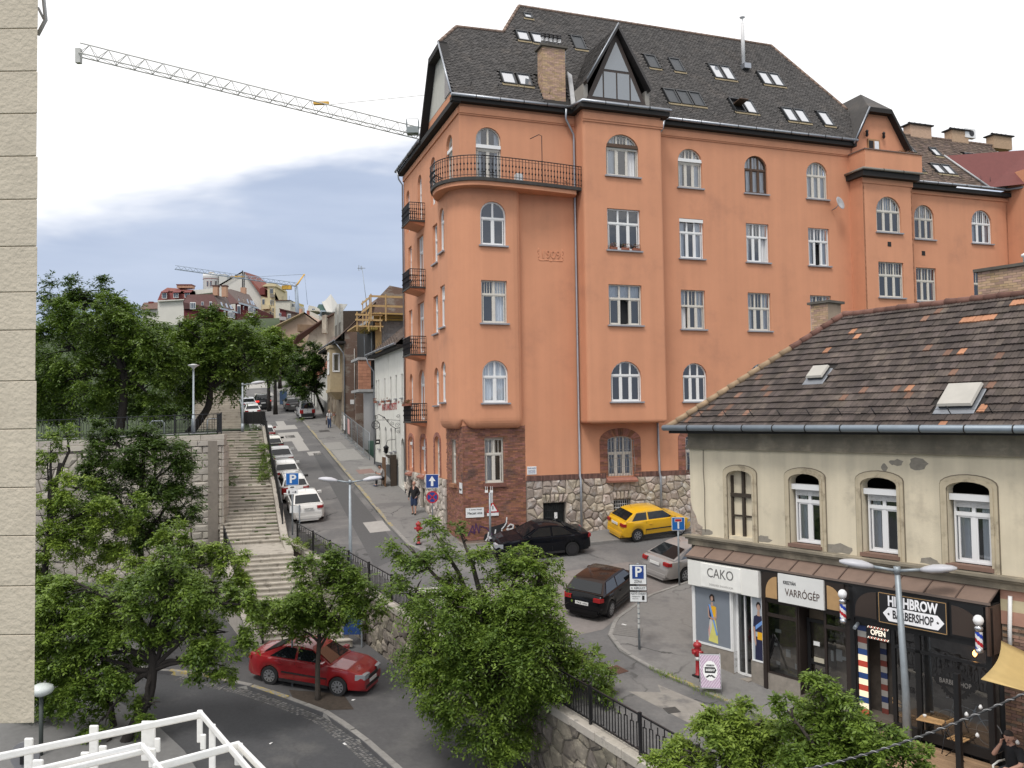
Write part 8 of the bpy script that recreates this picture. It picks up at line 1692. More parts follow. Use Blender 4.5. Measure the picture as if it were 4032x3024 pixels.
# ================================================================ street furniture
def lamp_head(parent,base,d,tilt=.12):
 """luminaire pointing along horizontal unit vector d from base"""
 d=Vector((d[0],d[1],0));sd=Vector((-d.y,d.x,0));L=.78;V_=[];prof=[(0,.06,.05),(.1,.13,.085),(.28,.19,.125),(.5,.20,.12),(.7,.15,.085),(.82,.06,.04)];n=10
 for x,w,h in prof:
  c=base+d*x+Vector((0,0,x*tilt))
  for i in range(n):a=2*pi*i/n;V_.append(c+sd*(w*cos(a))+Vector((0,0,h*sin(a)*(1 if sin(a)>0 else.75))))
 f=[(j*n+i,j*n+(i+1)%n,(j+1)*n+(i+1)%n,(j+1)*n+i)for j in range(len(prof)-1)for i in range(n)]+[tuple(range(n-1,-1,-1)),tuple(range((len(prof)-1)*n,len(prof)*n))]
 mk('lamp_head',V_,f,M('lamp_housing',(.50,.50,.53),.4,.08),parent,True)
 c=base+d*.45+Vector((0,0,.45*tilt-.065));mk('lamp_lens',[c+d*.2+sd*.1,c-d*.2+sd*.1,c-d*.2-sd*.1,c+d*.2-sd*.1],[(0,1,2,3)],M('lamp_lens',(.35,.36,.37),.2),parent)
def street_lamp(loc,h,dirs,arm,label,r=.065,lean=0.0):
 root=thing('street_lamp',label,'street lamp',loc);MB().tube([(0,0,0),(0,0,h*.35),(lean,0,h)],[r*1.35,r*1.1,r*.8],10).build('pole',galv,root);MB().cyl((0,0,0),(0,0,.5),r*1.6,n=10).build('pole_base',galv,root)
 MB().cyl((lean,0,h-.12),(lean,0,h+.06),r*1.0,n=10).build('pole_cap',galv,root)
 for d in dirs:
  d=Vector((d[0],d[1],0)).normalized();b=Vector((lean,0,h-.05));e=b+d*arm+Vector((0,0,arm*.14));MB().tube([b,e],r*.5,8).build('arm',galv,root);lamp_head(root,e,d)
 return root
p=Vector((9.55,21.85,zU(9.55,21.85)))
tp=at(3532,2240,21.85);street_lamp((tp.x+.12,21.85,zU(tp.x,21.85)),tp.z-zU(tp.x,21.85),[(-.9,.35),(.85,-.6)],.55,'grey twin headed street lamp in front of the barber shop',.085,-.12)
tp=at(1378,1895,37.0);street_lamp((tp.x,37.0,3.0),tp.z-3.0,[(-1,.05),(1,.2)],.55,'grey twin headed street lamp rising beside the black railing at the stairs',.07)
tp=at(955,1512,52);street_lamp((tp.x,52,9.9),tp.z-9.9,[(1,.2)],.5,'single armed street lamp standing on the landing above the stairs',.06)
tp=at(762,1440,47);root=thing('park_lamp','pale post top lamp with flat white disc on the park terrace','street lamp',(tp.x,47,zT(tp.x,47)));hh=tp.z-zT(tp.x,47)
MB().tube([(0,0,0),(0,0,1.0),(0,0,1.02),(0,0,hh)],[.10,.10,.06,.045],10).build('pole',galv,root);MB().lathe([(.03,hh-.25),(.1,hh-.1),(.28,hh),(.3,hh+.04),(.05,hh+.1)],(0,0,0),16).build('lamp_disc',M('pale_lamp',(.6,.6,.6),.5),root)
tp=at(163,2730,24.8);root=thing('park_lamp','white globe topped lamp post at the near pavement under the trees','street lamp',(tp.x,24.8,.8));MB().tube([(0,0,0),(0,0,tp.z-.9)],.06,8).build('pole',M('dark_green_pole',(.05,.06,.055),.6),root);MB().lathe([(.05,-.1),(.28,0),(.34,.1),(.3,.2),(.12,.27),(.02,.28)],(0,0,tp.z-.8),16).build('lamp_globe',M('opal_globe',(.6,.64,.62),.25),root)
def sign_post(loc,h,label,r=.032,name='traffic_sign'):
 root=thing(name,label,'traffic sign',loc);MB().cyl((0,0,0),(0,0,h),r,n=8).build('pole',galv,root);return root
def splate(root,x0,x1,z0,z1,face,yaw,border=None,y=-.05):
 R=Matrix.Rotation(yaw,4,'Z');mb=MB().box(x0,x1,y,y+.012,z0,z1);mb.v=[tuple(R@Vector(q))for q in mb.v];o=mb.build('sign_plate',border or face,root)
 if border:
  b=.02;mb=MB().box(x0+b,x1-b,y-.004,y,z0+b,z1-b);mb.v=[tuple(R@Vector(q))for q in mb.v];mb.build('sign_face',face,o)
 return o
def stext(root,body,size,mat,x,z,yaw,width=None,y=-.058,**k):
 R=Matrix.Rotation(yaw,4,'Z');o=text('sign_lettering',body,size,mat,root,R@Vector((x,y,z)),width=width,rz=yaw,extrude=.002,**k);return o
def spoly(root,P,mat,yaw,y=-.058,name='sign_symbol'):
 R=Matrix.Rotation(yaw,4,'Z');return mk(name,[R@Vector((a,y,b))for a,b in P],[tuple(range(len(P)))],mat,root)
sblue=M('sign_blue',(.012,.05,.24));sblue2=M('sign_sky_blue',(.01,.13,.44),.45,.03)
q=(4.12,28.75);z0=zU(*q)+.07;H_=at(2528,2220,q[1]).z-z0;yw=-.14
r=sign_post((q[0],q[1],z0),H_+.02,'white parking zone sign with two text plates on a sticker covered pole',.04)
splate(r,-.29,.29,H_-.68,H_,sgn_white,yw,sgn_black);o=splate(r,-.19,.19,H_-.48,H_-.06,sblue,yw,None,-.066);stext(o,'P',.46,sgn_white,.01,H_-.27,yw,.22,-.072,bold=.012);stext(r,'ZÓNA',.13,sgn_black,0,H_-.58,yw,.26,-.062)
splate(r,-.29,.29,H_-.88,H_-.71,sgn_white,yw,sgn_black);stext(r,'II. KERÜLET',.1,sgn_black,0,H_-.795,yw,.46,-.062);splate(r,-.29,.29,H_-1.26,H_-.91,sgn_white,yw,sgn_black);stext(r,'FIZETŐ ÖVEZET',.09,sgn_black,0,H_-.98,yw,.5,-.062);stext(r,'munkanapokon 8-18',.05,sgn_black,-.08,H_-1.07,yw,.28,-.062);stext(r,'max. 3 óra',.05,sgn_black,-.1,H_-1.14,yw,.2,-.062);spoly(r,[(.12,H_-1.18),(.2,H_-1.18),(.2,H_-1.04),(.12,H_-1.04)],sgn_black,yw,-.064)
for i in range(6):MB().cyl((0,0,.7+i*.17),(0,0,.78+i*.17+random.uniform(0,.06)),.0412,n=8,caps=False).build('sticker',M('pole_sticker',(.5,.5,.48),.8,.3,20),r)
q=(6.75,35.3);z0=zU(*q)+.07;H_=at(2660,2036,q[1]).z-z0;yw=.05
r=sign_post((q[0],q[1],z0),H_,'blue dead end sign with red bar beside the silver car',.035);splate(r,-.27,.27,H_-.54,H_,sblue2,yw,sgn_white);spoly(r,[(-.035,H_-.47),(.035,H_-.47),(.035,H_-.17),(-.035,H_-.17)],sgn_white,yw,-.06);spoly(r,[(-.15,H_-.19),(.15,H_-.19),(.15,H_-.06),(-.15,H_-.06)],sgn_white,yw,-.061);spoly(r,[(-.135,H_-.175),(.135,H_-.175),(.135,H_-.075),(-.135,H_-.075)],sgn_red,yw,-.063)
q=tuple(st(-.9,2.4)[:2]);z0=zU(*q)+.11;H_=at(1716,1867,q[1]).z-z0;yw=-.05
r=sign_post((q[0],q[1],z0),H_,'blue one way arrow sign above a round no stopping sign',.035);splate(r,-.32,.32,H_-.68,H_,sblue,yw,sgn_white);spoly(r,[(-.06,H_-.58),(.06,H_-.58),(.06,H_-.33),(.17,H_-.33),(0,H_-.08),(-.17,H_-.33),(-.06,H_-.33)],sgn_white,yw,-.062)
c=H_-1.12;cir=lambda R0,n=24:[(R0*cos(2*pi*i/n),c+R0*sin(2*pi*i/n))for i in range(n)];MB().cyl((0,-.04,c),(0,-.052,c),.3,n=24).build('sign_disc',sgn_red,r);spoly(r,cir(.24),sblue,0,-.056)
for s_ in(1,-1):spoly(r,[(-.19*s_,c-.15),(-.15*s_,c-.19),(.19*s_,c+.15),(.15*s_,c+.19)],sgn_red,0,-.06)
q=tuple(st(-7.3,5.9)[:2]);z0=zU(*q);H_=at(1130,1862,q[1]).z-z0;yw=.2
r=sign_post((q[0],q[1],z0),H_,'blue parking sign with pictogram plates beside the stair parapet',.04);splate(r,-.32,.32,H_-.62,H_,sblue2,yw,sgn_white);stext(r,'P',.58,sgn_white,.02,H_-.32,yw,.32,-.063,bold=.015);splate(r,-.2,.18,H_-.8,H_-.64,sgn_white,yw);spoly(r,[(-.12,H_-.75),(.1,H_-.75),(.08,H_-.69),(-.06,H_-.69)],sgn_black,yw,-.06);splate(r,-.28,.28,H_-1.08,H_-.82,sgn_white,yw);spoly(r,[(-.2,H_-1.03),(-.12,H_-1.03),(-.13,H_-.88),(-.19,H_-.88)],sgn_black,yw,-.06);spoly(r,[(-.02,H_-.96),(.14,H_-.96),(.14,H_-.90),(.22,H_-.97),(.14,H_-1.02),(.14,H_-.98),(-.02,H_-.98)],sgn_black,yw,-.061)
q=tuple(st(-6.9,6.4)[:2]);z0=zU(*q);H_=at(1190,1988,q[1]).z-z0;r=sign_post((q[0],q[1],z0),H_,'grey sign post seen from behind at the tail of the white liftback',.035);splate(r,-.5,.05,H_-.4,H_-.05,sgn_white,.1,None,.04)
q=tuple(st(1.0,-.9)[:2]);z0=zU(*q)+.11;H_=at(1875,1940,q[1]).z-z0;r=sign_post((q[0],q[1],z0),H_,'leaning old post with edge-on sign at the brick corner',.045);splate(r,-.02,.3,H_-.5,H_-.02,sgn_white,1.0,None,.03);splate(r,-.02,.2,H_-1.5,H_-.9,sgn_white,1.2,None,.03)
for s_ in(-.15,.08):MB().box(s_-.07,s_+.07,-.03,.03,H_,H_+.1).box(s_-.05,s_-.03,-.02,.02,H_+.1,H_+.28).box(s_+.03,s_+.05,-.02,.02,H_+.1,H_+.28).build('bracket',white_paint,r)
tp=at(1150,2420,30.3);r=sign_post((tp.x,30.3,zL(tp.x,30.3)+.12),2.9,'thin dark sign post standing in front of the red sedan',.035);splate(r,-.25,.25,2.4,2.9,sblue2,.1,sgn_white)
tp=at(1375,2350,34.3);r=thing('information_board','blue information board between posts at the foot of the stairs','sign',(tp.x+.1,34.4,zL(tp.x,34.4)+.1));MB().box(-.35,.35,-.03,.03,.5,2.0).build('panel',M('deep_blue_panel',(.02,.06,.2),.5,.2),r);MB().box(-.4,-.34,-.04,.04,0,2.2).box(.34,.4,-.04,.04,0,2.2).build('posts',galv,r)
tp=at(97,2980,18.5);r=thing('traffic_mirror','round grey back of a traffic mirror on a dark post at the near pavement','mirror',(tp.x,18.5,.6));MB().cyl((0,0,tp.z-.6),(0,.05,tp.z-.6),.31,n=24).build('mirror_back',M('grey_plastic',(.2,.2,.21),.6),r);MB().cyl((0,.08,0),(0,.08,tp.z-.3),.045,n=8).build('post',iron,r);MB().box(-.08,.08,-.04,.0,tp.z-.75,tp.z-.4).build('bracket',iron,r);MB().box(.1,.22,-.005,.0,tp.z-.42,tp.z-.37).build('label_plate',white_paint,r)
def hydrant(loc,label,rz=0):
 r=thing('fire_hydrant',label,'hydrant',loc,rz,'red fire hydrants');red=M('hydrant_red',(.36,.02,.025),.45,.15,8,coat=.2)
 MB().lathe([(.10,0),(.10,.06),(.072,.08),(.065,.5),(.075,.52)],(0,0,0),14).build('lower_pipe',red,r);MB().lathe([(.078,.5),(.078,.6)],(0,0,0),14).build('white_band',white_paint,r);MB().lathe([(.07,.6),(.11,.66),(.12,.82),(.09,.88),(.13,.92),(.13,.98),(.1,1.03),(.04,1.05),(.04,1.1)],(0,0,0),14).build('upper_barrel',red,r);MB().cyl((-.2,0,.76),(.2,0,.76),.05,n=10).build('outlet',red,r);MB().cyl((0,0,.76),(0,-.2,.76),.055,n=10).build('outlet',red,r);MB().box(-.13,.13,-.13,.13,0,.06).build('foot_box',blackm,r);return r
q=(5.62,26.7);hydrant((q[0],q[1],zU(*q)+.07),'red fire hydrant standing behind the barber shop sandwich board',BANG)
q=tuple(st(-1.9,1.2)[:2]);hydrant((q[0],q[1],zU(*q)+.11),'red fire hydrant peeping over the tree crown by the one way sign')
q=(5.78,25.75);ab=thing('sandwich_board','folding sandwich board of the barber shop with purple stripes and moustache','sign board',(q[0],q[1],zU(*q)+.07),radians(-10));al=M('aluminium_frame',(.45,.45,.46),.4,metal=.5)
for sg,nm in((-1,'front_board'),(1,'rear_board')):
 mb=MB();mb.hexa([(-.31,sg*.32,.12),(.31,sg*.32,.12),(.31,sg*.3,.12),(-.31,sg*.3,.12),(-.31,sg*.03,1.05),(.31,sg*.03,1.05),(.31,sg*.01,1.05),(-.31,sg*.01,1.05)]);b0_=mb.build(nm,al if sg<0 else blackm,ab)
 for x_ in(-.29,.29):MB().tube([(x_,sg*.36,0),(x_,sg*.02,1.06)],.014,4).build('leg',al,ab)
 if sg<0:
  pr=lambda a,z,o:(a,-.32+(z-.12)*.312-o,z);P=[pr(-.28,.15,.004),pr(.28,.15,.004),pr(.28,1.02,.004),pr(-.28,1.02,.004)];mk('board_print',P,[(0,1,2,3)],M('pale_print',(.70,.64,.70),.6),b0_);mb=MB()
  for i in range(-14,16):
   for h_ in range(1):
    z0_,z1_=.15,1.02;xa=i*.045;q_=[]
    for(a,z)in((xa,z0_),(xa+.02,z0_),(xa+.02-.35,z1_),(xa-.35,z1_)):q_.append((a,z))
    R=[(-.28,.28)]
    def cl(Pn,lo,sgn):
     out_=[]
     for k in range(len(Pn)):
      A_,B2=Pn[k],Pn[(k+1)%len(Pn)];da,db=sgn*(A_[0]-lo),sgn*(B2[0]-lo)
      if da>=0:out_.append(A_)
      if(da>=0)!=(db>=0):t2=da/(da-db);out_.append((A_[0]+(B2[0]-A_[0])*t2,A_[1]+(B2[1]-A_[1])*t2))
     return out_
    q_=cl(cl(q_,-.28,1),.28,-1)if q_ else q_
    if len(q_)>2:mb.add([pr(a,z,.007)for a,z in q_],[tuple(range(len(q_)))])
  mb.build('board_stripes',M('purple_stripe',(.28,.12,.26),.6),b0_)
  mk('round_emblem',[pr(.21*cos(t)*1.0,.6+.27*sin(t),.01)for t in np.linspace(0,2*pi,25)[:-1]],[tuple(range(24))],white_paint,b0_);mk('emblem_arrow',[pr(a,z,.013)for a,z in((-.16,.54),(.13,.54),(.18,.62),(.13,.70),(-.16,.70))],[tuple(range(5))],sgn_black,b0_)
  for tx_,z_,w_,m_,s_ in(('HIGHBROW',.745,.24,sgn_black,.07),('BARBERSHOP',.62,.26,white_paint,.09)):
   o=text('board_lettering',tx_,s_,m_,b0_,pr(0,z_,.016),width=w_,rx=pi/2-.3,extrude=.001,bold=.003)
  mk('moustache',[pr(a,z,.013)for a,z in((-.15,.43),(-.1,.41),(-.03,.455),(0,.44),(.03,.455),(.1,.41),(.15,.43),(.1,.46),(.04,.5),(0,.48),(-.04,.5),(-.1,.46))],[tuple(range(12))],sgn_black,b0_)
kq=stc(-3.0,66.6);kk=thing('blue_kiosk','small blue cabinet on the kerb in front of the white gabled house','cabinet',(kq[0],kq[1],zU(*kq)),ANG);MB().box(-.4,.4,-.3,.3,0,1.5).build('cabinet_body',M('kiosk_blue',(.06,.11,.2),.6,.3,6),kk);MB().box(-.44,.44,-.34,.34,1.5,1.58).build('cabinet_roof',M('kiosk_top',(.12,.17,.26),.6),kk)
for i,x_ in enumerate((-17.2,-19.0,-21.4,-16.0)):
 rr_=MB().tube([(-.35,0,0),(-.35,0,.7),(-.25,0,.8),(.25,0,.8),(.35,0,.7),(.35,0,0)],.025,6).build('bike_stand',galv if i%2 else iron,None,(x_,44.4+(i%2)*1.2,zT(x_,44.4)),.3*i);tag(rr_,('hoop bicycle stand on the terrace near the pale lamp','dark hoop bicycle stand on the terrace behind the tree','hoop bicycle stand far along the terrace railing','hoop bicycle stand beside the corner railing of the terrace')[i],'bike stand')
mb=MB();a_,b2=at(2700,3110,13),at(4230,2640,12.2);pts=[a_.lerp(b2,k/24)-Vector((0,0,.28*sin(pi*k/24)))for k in range(25)];mb.tube(pts,.016,6)
cbl=mb.build('overhead_cable',M('cable_black',(.03,.03,.032),.6));tag(cbl,'sagging black overhead cable crossing in front of the lamp post','cable')
mb=MB();hel=[]
for k in range(400):
 t=k/399*24;i=min(int(t),23);c=pts[i].lerp(pts[i+1],t-i);a=k*.55;hel.append(c+Vector((0,cos(a)*.019,sin(a)*.019)))
mb.tube(hel,.005,4);mb.build('spiral_wrap',M('pale_wrap',(.42,.42,.42),.6),cbl)
# ================================================================ trees
bark=M('bark',(.055,.045,.036),.95,.3,8,bump=.8,bscale=25,stretch=(4,4,.8));bark_d=M('dark_bark',(.028,.023,.02),.95,.3,8,bump=.8,bscale=25,stretch=(4,4,.8))
LG=leafmat('leaf_mid_green',(.065,.115,.02),(.215,.305,.05),.4);LF=leafmat('leaf_fresh_green',(.10,.165,.028),(.29,.38,.065),.4);LD=leafmat('leaf_dark_green',(.036,.07,.016),(.11,.17,.034),.4);LY=leafmat('leaf_park_green',(.055,.10,.02),(.185,.265,.048),.4)
D2N=4032/2212
def lobe(x,y,r,Y,fy=.9,n=1.0):
 c=at(x*D2N,y*D2N,Y);R=r*D2N/FPX*Y;return(c,R,R*fy,R*.92,n)
def leaves(lobes,total,ll,droop=.35,seed=1,spray=14,shell=.62,wide=.42):
 """leaf sprays gathered in flattened clumps with gaps between them"""
 g=np.random.default_rng(seed);vol=np.array([l[1]*l[2]*l[3]*l[4]for l in lobes])**.72;vol/=vol.sum();Vs=[]
 for l,w in zip(lobes,vol):
  k=max(6,int(total*w/spray));R=np.array([l[1],l[2],l[3]])*.97;nc=int(np.clip(l[1]/(ll*.85),9,34))
  d=g.normal(size=(nc,3));d[:,2]=d[:,2]*.9+.12;d/=np.linalg.norm(d,axis=1)[:,None]
  cc=np.array(l[0])+d*R*(.30+.66*g.random(nc)**.6)[:,None];rc=l[1]*(.21+.19*g.random(nc))+ll*.8
  pick=g.choice(nc,k,p=rc**2/(rc**2).sum());r=rc[pick]
  tw=g.normal(size=(k,3))*np.array([1,1,.55])+d[pick]*.55;tw/=np.linalg.norm(tw,axis=1)[:,None]
  c=cc[pick]+g.normal(size=(k,3))*(r*.22)[:,None]
  tw[:,2]-=droop*(.2+.6*g.random(k));L=r*(.7+.5*g.random(k))
  t=(np.arange(spray)+.7)/spray
  pos=c[:,None,:]+tw[:,None,:]*(L[:,None]*t)[:,:,None];pos[:,:,2]-=droop*.4*L[:,None]*t**2
  n=k*spray;pos=pos.reshape(n,3);twr=np.repeat(tw,spray,0)
  side=np.cross(twr,np.array([0,0,1.0]));side/=np.linalg.norm(side,axis=1)[:,None]+1e-6
  sg=np.tile(np.where(np.arange(spray)%2,1,-1),k)[:,None]
  ld=side*sg*.9+twr*.5+g.normal(size=(n,3))*.33;ld[:,2]-=droop*.5;ld/=np.linalg.norm(ld,axis=1)[:,None]
  up=np.array([0,0,1.0])+g.normal(size=(n,3))*.34;wd=np.cross(ld,up);wd/=np.linalg.norm(wd,axis=1)[:,None]+1e-6
  s=ll*(.5+.8*g.random(n))[:,None]
  Vs.append(np.stack([pos,pos+ld*s*.5+wd*s*wide*.5,pos+ld*s,pos+ld*s*.5-wd*s*wide*.5],1).reshape(-1,3))
 return np.concatenate(Vs)
def crown_mesh(name,V_,mat,parent,origin):
 V_=V_-np.array(origin);n=len(V_)//4;me=bpy.data.meshes.new(name);me.vertices.add(len(V_));me.vertices.foreach_set('co',V_.astype(np.float32).ravel());me.loops.add(4*n);me.loops.foreach_set('vertex_index',np.arange(4*n,dtype=np.int32));me.polygons.add(n);me.polygons.foreach_set('loop_start',np.arange(0,4*n,4,dtype=np.int32));me.update(calc_edges=True);return obj(name,me,mat,parent)
def tree(name,label,base,trunk,lobes,n,ll,mat,r=.16,droop=.35,seed=1,bk=None,group=None,cat='tree',spray=14,twigs=True,shell=.62,wide=.42):
 base=Vector(base);root=thing(name,label,cat,base,0,group);bk=bk or bark
 P=[base]+[Vector(p)for p in trunk];P=[p-base for p in P];P[0].z-=.15;m=len(P)
 Q=[]
 for a,b in zip(P,P[1:]):Q+=[a.lerp(b,k/4)for k in range(4)]
 Q.append(P[-1]);S=[Q[0]]+[(Q[i-1]+Q[i]*2+Q[i+1])/4 for i in range(1,len(Q)-1)]+[Q[-1]]
 MB().tube(S,[r*(1.25 if i==0 else 1)*(1-.55*i/len(S))for i in range(len(S))],9).build('trunk',bk,root)
 rr=random.Random(seed);top=S[-1]
 for i,l in enumerate(lobes):
  c=Vector(l[0])-base;k=rr.uniform(.5,1.0);a=S[min(len(S)-1,max(len(S)//2,int(len(S)*k)))]
  if c.z<a.z:a=S[max(1,int(len(S)*.55))]
  mid=a.lerp(c,.5)+Vector((rr.uniform(-.2,.2),rr.uniform(-.2,.2),.12*(c-a).length));e=c+Vector((rr.uniform(-.3,.3),0,rr.uniform(0,.4)))*l[1]
  b_=MB();b_.tube([a,a.lerp(mid,.5)+Vector((0,0,.05)),mid,mid.lerp(e,.6),e],[r*.5,r*.42,r*.33,r*.2,r*.06],6)
  if twigs:
   for q in range(5):
    s0=mid.lerp(e,rr.uniform(.0,.9));dd=Vector((rr.gauss(0,1),rr.gauss(0,1),rr.gauss(.2,.7))).normalized()*l[1]*rr.uniform(.5,.95);b_.tube([s0,s0+dd*.5+Vector((0,0,.06)),s0+dd],[r*.2,r*.13,r*.04],5)
  b_.build('limb',bk,root)
 crown_mesh('crown',leaves(lobes,n,ll,droop,seed,spray,shell,wide),mat,root,base);return root
def LB(Y,*q):return[lobe(a[0],a[1],a[2],Y+(a[3]if len(a)>3 else 0))for a in q]
def TP(Y,*q):return[at(x*D2N,y*D2N,Y)for x,y in q]
def gb(x,y,zf=zL,o=.12):return(x,y,zf(x,y)+o)
tree('street_tree','large leafy street tree between the red sedan and the cream shop house',gb(-.75,25.2),TP(25.3,(1058,1600),(1068,1520),(1050,1420),(1060,1300)),LB(25.3,(1060,1400,165),(950,1340,105),(1170,1330,115),(1000,1250,85,.5),(1115,1250,85),(890,1195,58,1),(935,1150,36,1),(990,1140,20,1),(1180,1450,110,-.5),(975,1470,90,-.5),(1265,1490,70),(1060,1540,95,-.5),(1200,1570,80),(1130,1205,34),(870,1290,50,.5),(1290,1560,50),(1190,1210,26),(1270,1430,44),(930,1420,60,-.8),(1010,1330,90,-1.2),(1110,1330,90,-1.2)),125000,.122,LG,.20,.45,11,shell=.5)
tree('street_tree','small street tree growing in the soil pit beside the red sedan',gb(-6.75,29.35),TP(29.3,(686,1440),(690,1370),(700,1300)),LB(29.4,(705,1280,85),(630,1300,68),(775,1275,55),(690,1220,55),(640,1350,36),(755,1335,42),(810,1300,30),(590,1330,36),(700,1330,50),(750,1225,40)),40000,.125,LG,.10,.4,12)
tree('street_tree','crooked trunked tree beside the lower street in front of the retaining wall',gb(-12.3,25.9),TP(25.9,(258,1630),(285,1575),(325,1500),(332,1430),(318,1380),(345,1310),(370,1260)),LB(25.9,(170,1340,85),(290,1300,80),(420,1280,80),(510,1290,44),(120,1440,75),(240,1415,75),(410,1370,72),(500,1380,48),(490,1450,34),(180,1500,50),(370,1230,50),(100,1360,60),(555,1310,30),(430,1430,36),(150,1270,60),(320,1540,36),(210,1560,34)),82000,.125,LG,.19,.5,13,bark_d,shell=.55)
tree('street_tree','second dark stemmed tree at the near pavement with drooping branches',gb(-13.4,26.8),TP(26.8,(252,1600),(240,1540),(235,1480),(225,1400)),LB(26.8,(90,1290,55),(110,1490,48),(200,1380,70),(100,1420,60),(240,1490,38),(80,1520,40)),26000,.125,LG,.13,.5,14,bark_d)
tree('street_tree','dense dark tree leaning against the pale retaining wall',gb(-17.4,37.6),TP(37.5,(300,1280),(305,1200),(300,1100),(310,1010)),LB(37.5,(255,975,72),(340,1000,72),(400,1080,58),(290,1070,85),(210,1080,65),(355,1130,56),(290,1170,60),(220,940,36),(320,935,34),(180,1010,40),(385,1010,34)),62000,.15,LD,.17,.35,15,bark_d)
tree('street_tree','pale fresh green tree with open branches beside the left wall',gb(-18.3,33.6),TP(33.5,(95,1290),(100,1180),(115,1080),(130,1000)),LB(33.5,(110,960,30),(165,1060,55),(215,1110,55),(110,1140,55),(170,1170,60),(260,1140,40),(110,1060,35),(230,1200,50),(95,1220,45),(150,935,22),(300,1090,30),(95,1000,25)),34000,.135,LF,.15,.35,16,bark_d)
tree('street_tree','light green tree with spreading branches in front of the lower stairs railing',gb(-13.6,31.9),TP(31.5,(345,1330),(352,1270),(385,1210)),LB(31.5,(370,1160,42),(430,1190,52),(490,1210,42),(400,1250,52),(520,1270,38),(320,1230,48),(460,1290,46),(560,1330,34),(270,1260,42)),32000,.13,LF,.11,.45,17,bark_d)
tree('street_tree','bushy tree top below the barber terrace beside the lamp post',gb(4.6,16.6),TP(16.6,(1560,1900),(1570,1750),(1590,1660)),LB(16.6,(1560,1600,75),(1480,1640,62),(1630,1570,62),(1690,1610,70),(1600,1660,90),(1430,1670,55),(1520,1570,36),(1720,1530,30)),40000,.095,LF,.12,.4,18)
tree('street_tree','leafy young tree crown in front of the barber shop window',gb(6.0,15.7),TP(15.7,(1790,1900),(1800,1750),(1800,1640)),LB(15.7,(1800,1530,55),(1770,1480,34),(1830,1580,70),(1760,1600,70),(1900,1590,55),(1880,1650,75),(1960,1640,50),(1730,1660,70),(1690,1520,28),(1810,1660,80)),40000,.095,LG,.12,.4,19)
tree('park_tree','broad linden on the park terrace above the retaining wall',(-24.5,53,zT(-24.5,53)),TP(53,(268,870),(265,800),(240,740)),LB(53,(200,700,85),(130,760,80),(280,745,85),(200,800,90),(330,810,62),(110,840,60),(240,850,60),(360,760,40),(150,690,45),(330,870,36),(130,890,34),(240,660,40)),72000,.22,LY,.3,.55,21,bark_d)
tree('park_tree','linden beside the upper stairs on the park terrace',(-21.6,57,zT(-21.6,57)),TP(57,(452,880),(455,830),(470,770)),LB(57,(430,735,62),(500,725,62),(550,770,48),(480,795,66),(410,800,55),(380,720,40),(390,850,40),(530,800,26),(450,690,36),(600,760,32)),58000,.22,LY,.28,.5,22,bark_d)
tree('park_tree','dark round topped tree rising behind the lindens',(-42,84,12),TP(84,(180,760),(180,680)),LB(84,(180,625,48),(120,640,48),(240,650,42),(170,690,70),(270,690,36),(100,690,40)),20000,.34,LD,.4,.3,23,bark_d)
tree('park_tree','dark tree at the left end of the terrace beyond the railing',(-36,62,10),TP(62,(95,860),(100,800)),LB(62,(100,800,60),(60,850,60),(150,870,45),(110,880,40)),18000,.28,LD,.25,.4,24,bark_d)
for i,(x,y,r_,Y,n_,lab)in enumerate(((592,755,34,92,7000,'tree arching over the upper end of the sloping street'),(578,778,24,95,4000,'dark tree at the curb beside the upper stairs'),(628,795,20,125,4000,'tree closing the view at the top of the sloping street'),(602,735,30,110,5000,'light tree crown below the wine red block'),(515,760,50,100,7000,'wide tree behind the lindens below the wine red block'),(430,760,50,105,7000,'tree behind the lindens below the red mansard house'),(345,720,48,100,6000,'tree between the linden and the red mansard house'),(604,795,15,122,3000,'dark tree shading the top bend of the street'),(280,750,52,96,6000,'dark tree filling the gap behind the wide linden'),(395,800,46,78,6000,'tree behind the park lamp between the lindens'),(560,745,40,135,5000,'light tree in front of the wine red blocks'),(490,715,40,140,5000,'bright tree crown just below the red apartment walls'),(640,745,26,118,3000,'tree in the gardens below the beige gable house'))):
 c=at(x*D2N,y*D2N,Y);gz=zU(c.x,c.y)if i in(0,1,2,7)else 13.0+max(0,Y-90)*.1
 k=random.Random(40+i);tree('hillside_tree',lab,(c.x,c.y+.5,min(gz,c.z-3)),[(c.x,c.y+.3,c.z-.3)],LB(Y,(x,y,r_),(x-r_*.6,y+r_*.4,r_*.6),(x+r_*.6,y+r_*.3,r_*.62),(x+r_*.2,y+r_*.7,r_*.6),(x-r_*.2,y-r_*.5,r_*.6),(x,y+r_*1.1,r_*.5)),int(n_*1.9),.32,(LY,LD,LD,LF,LY,LG,LY,LD,LD,LY,LF,LF,LG)[i],.22,.4,40+i,bark_d,'trees on the hillside',twigs=False)
c=st(.4,54.5);tree('street_tree','dark maple on the sidewalk in front of the white gabled house',(c.x,c.y,zU(c.x,c.y)+.11),TP(87,(682,850),(680,800)),LB(87,(670,790,34),(695,770,26),(645,815,26),(690,815,30),(665,840,26),(640,785,18),(675,752,16),(632,838,16)),20000,.27,LD,.16,.3,60,bark_d)
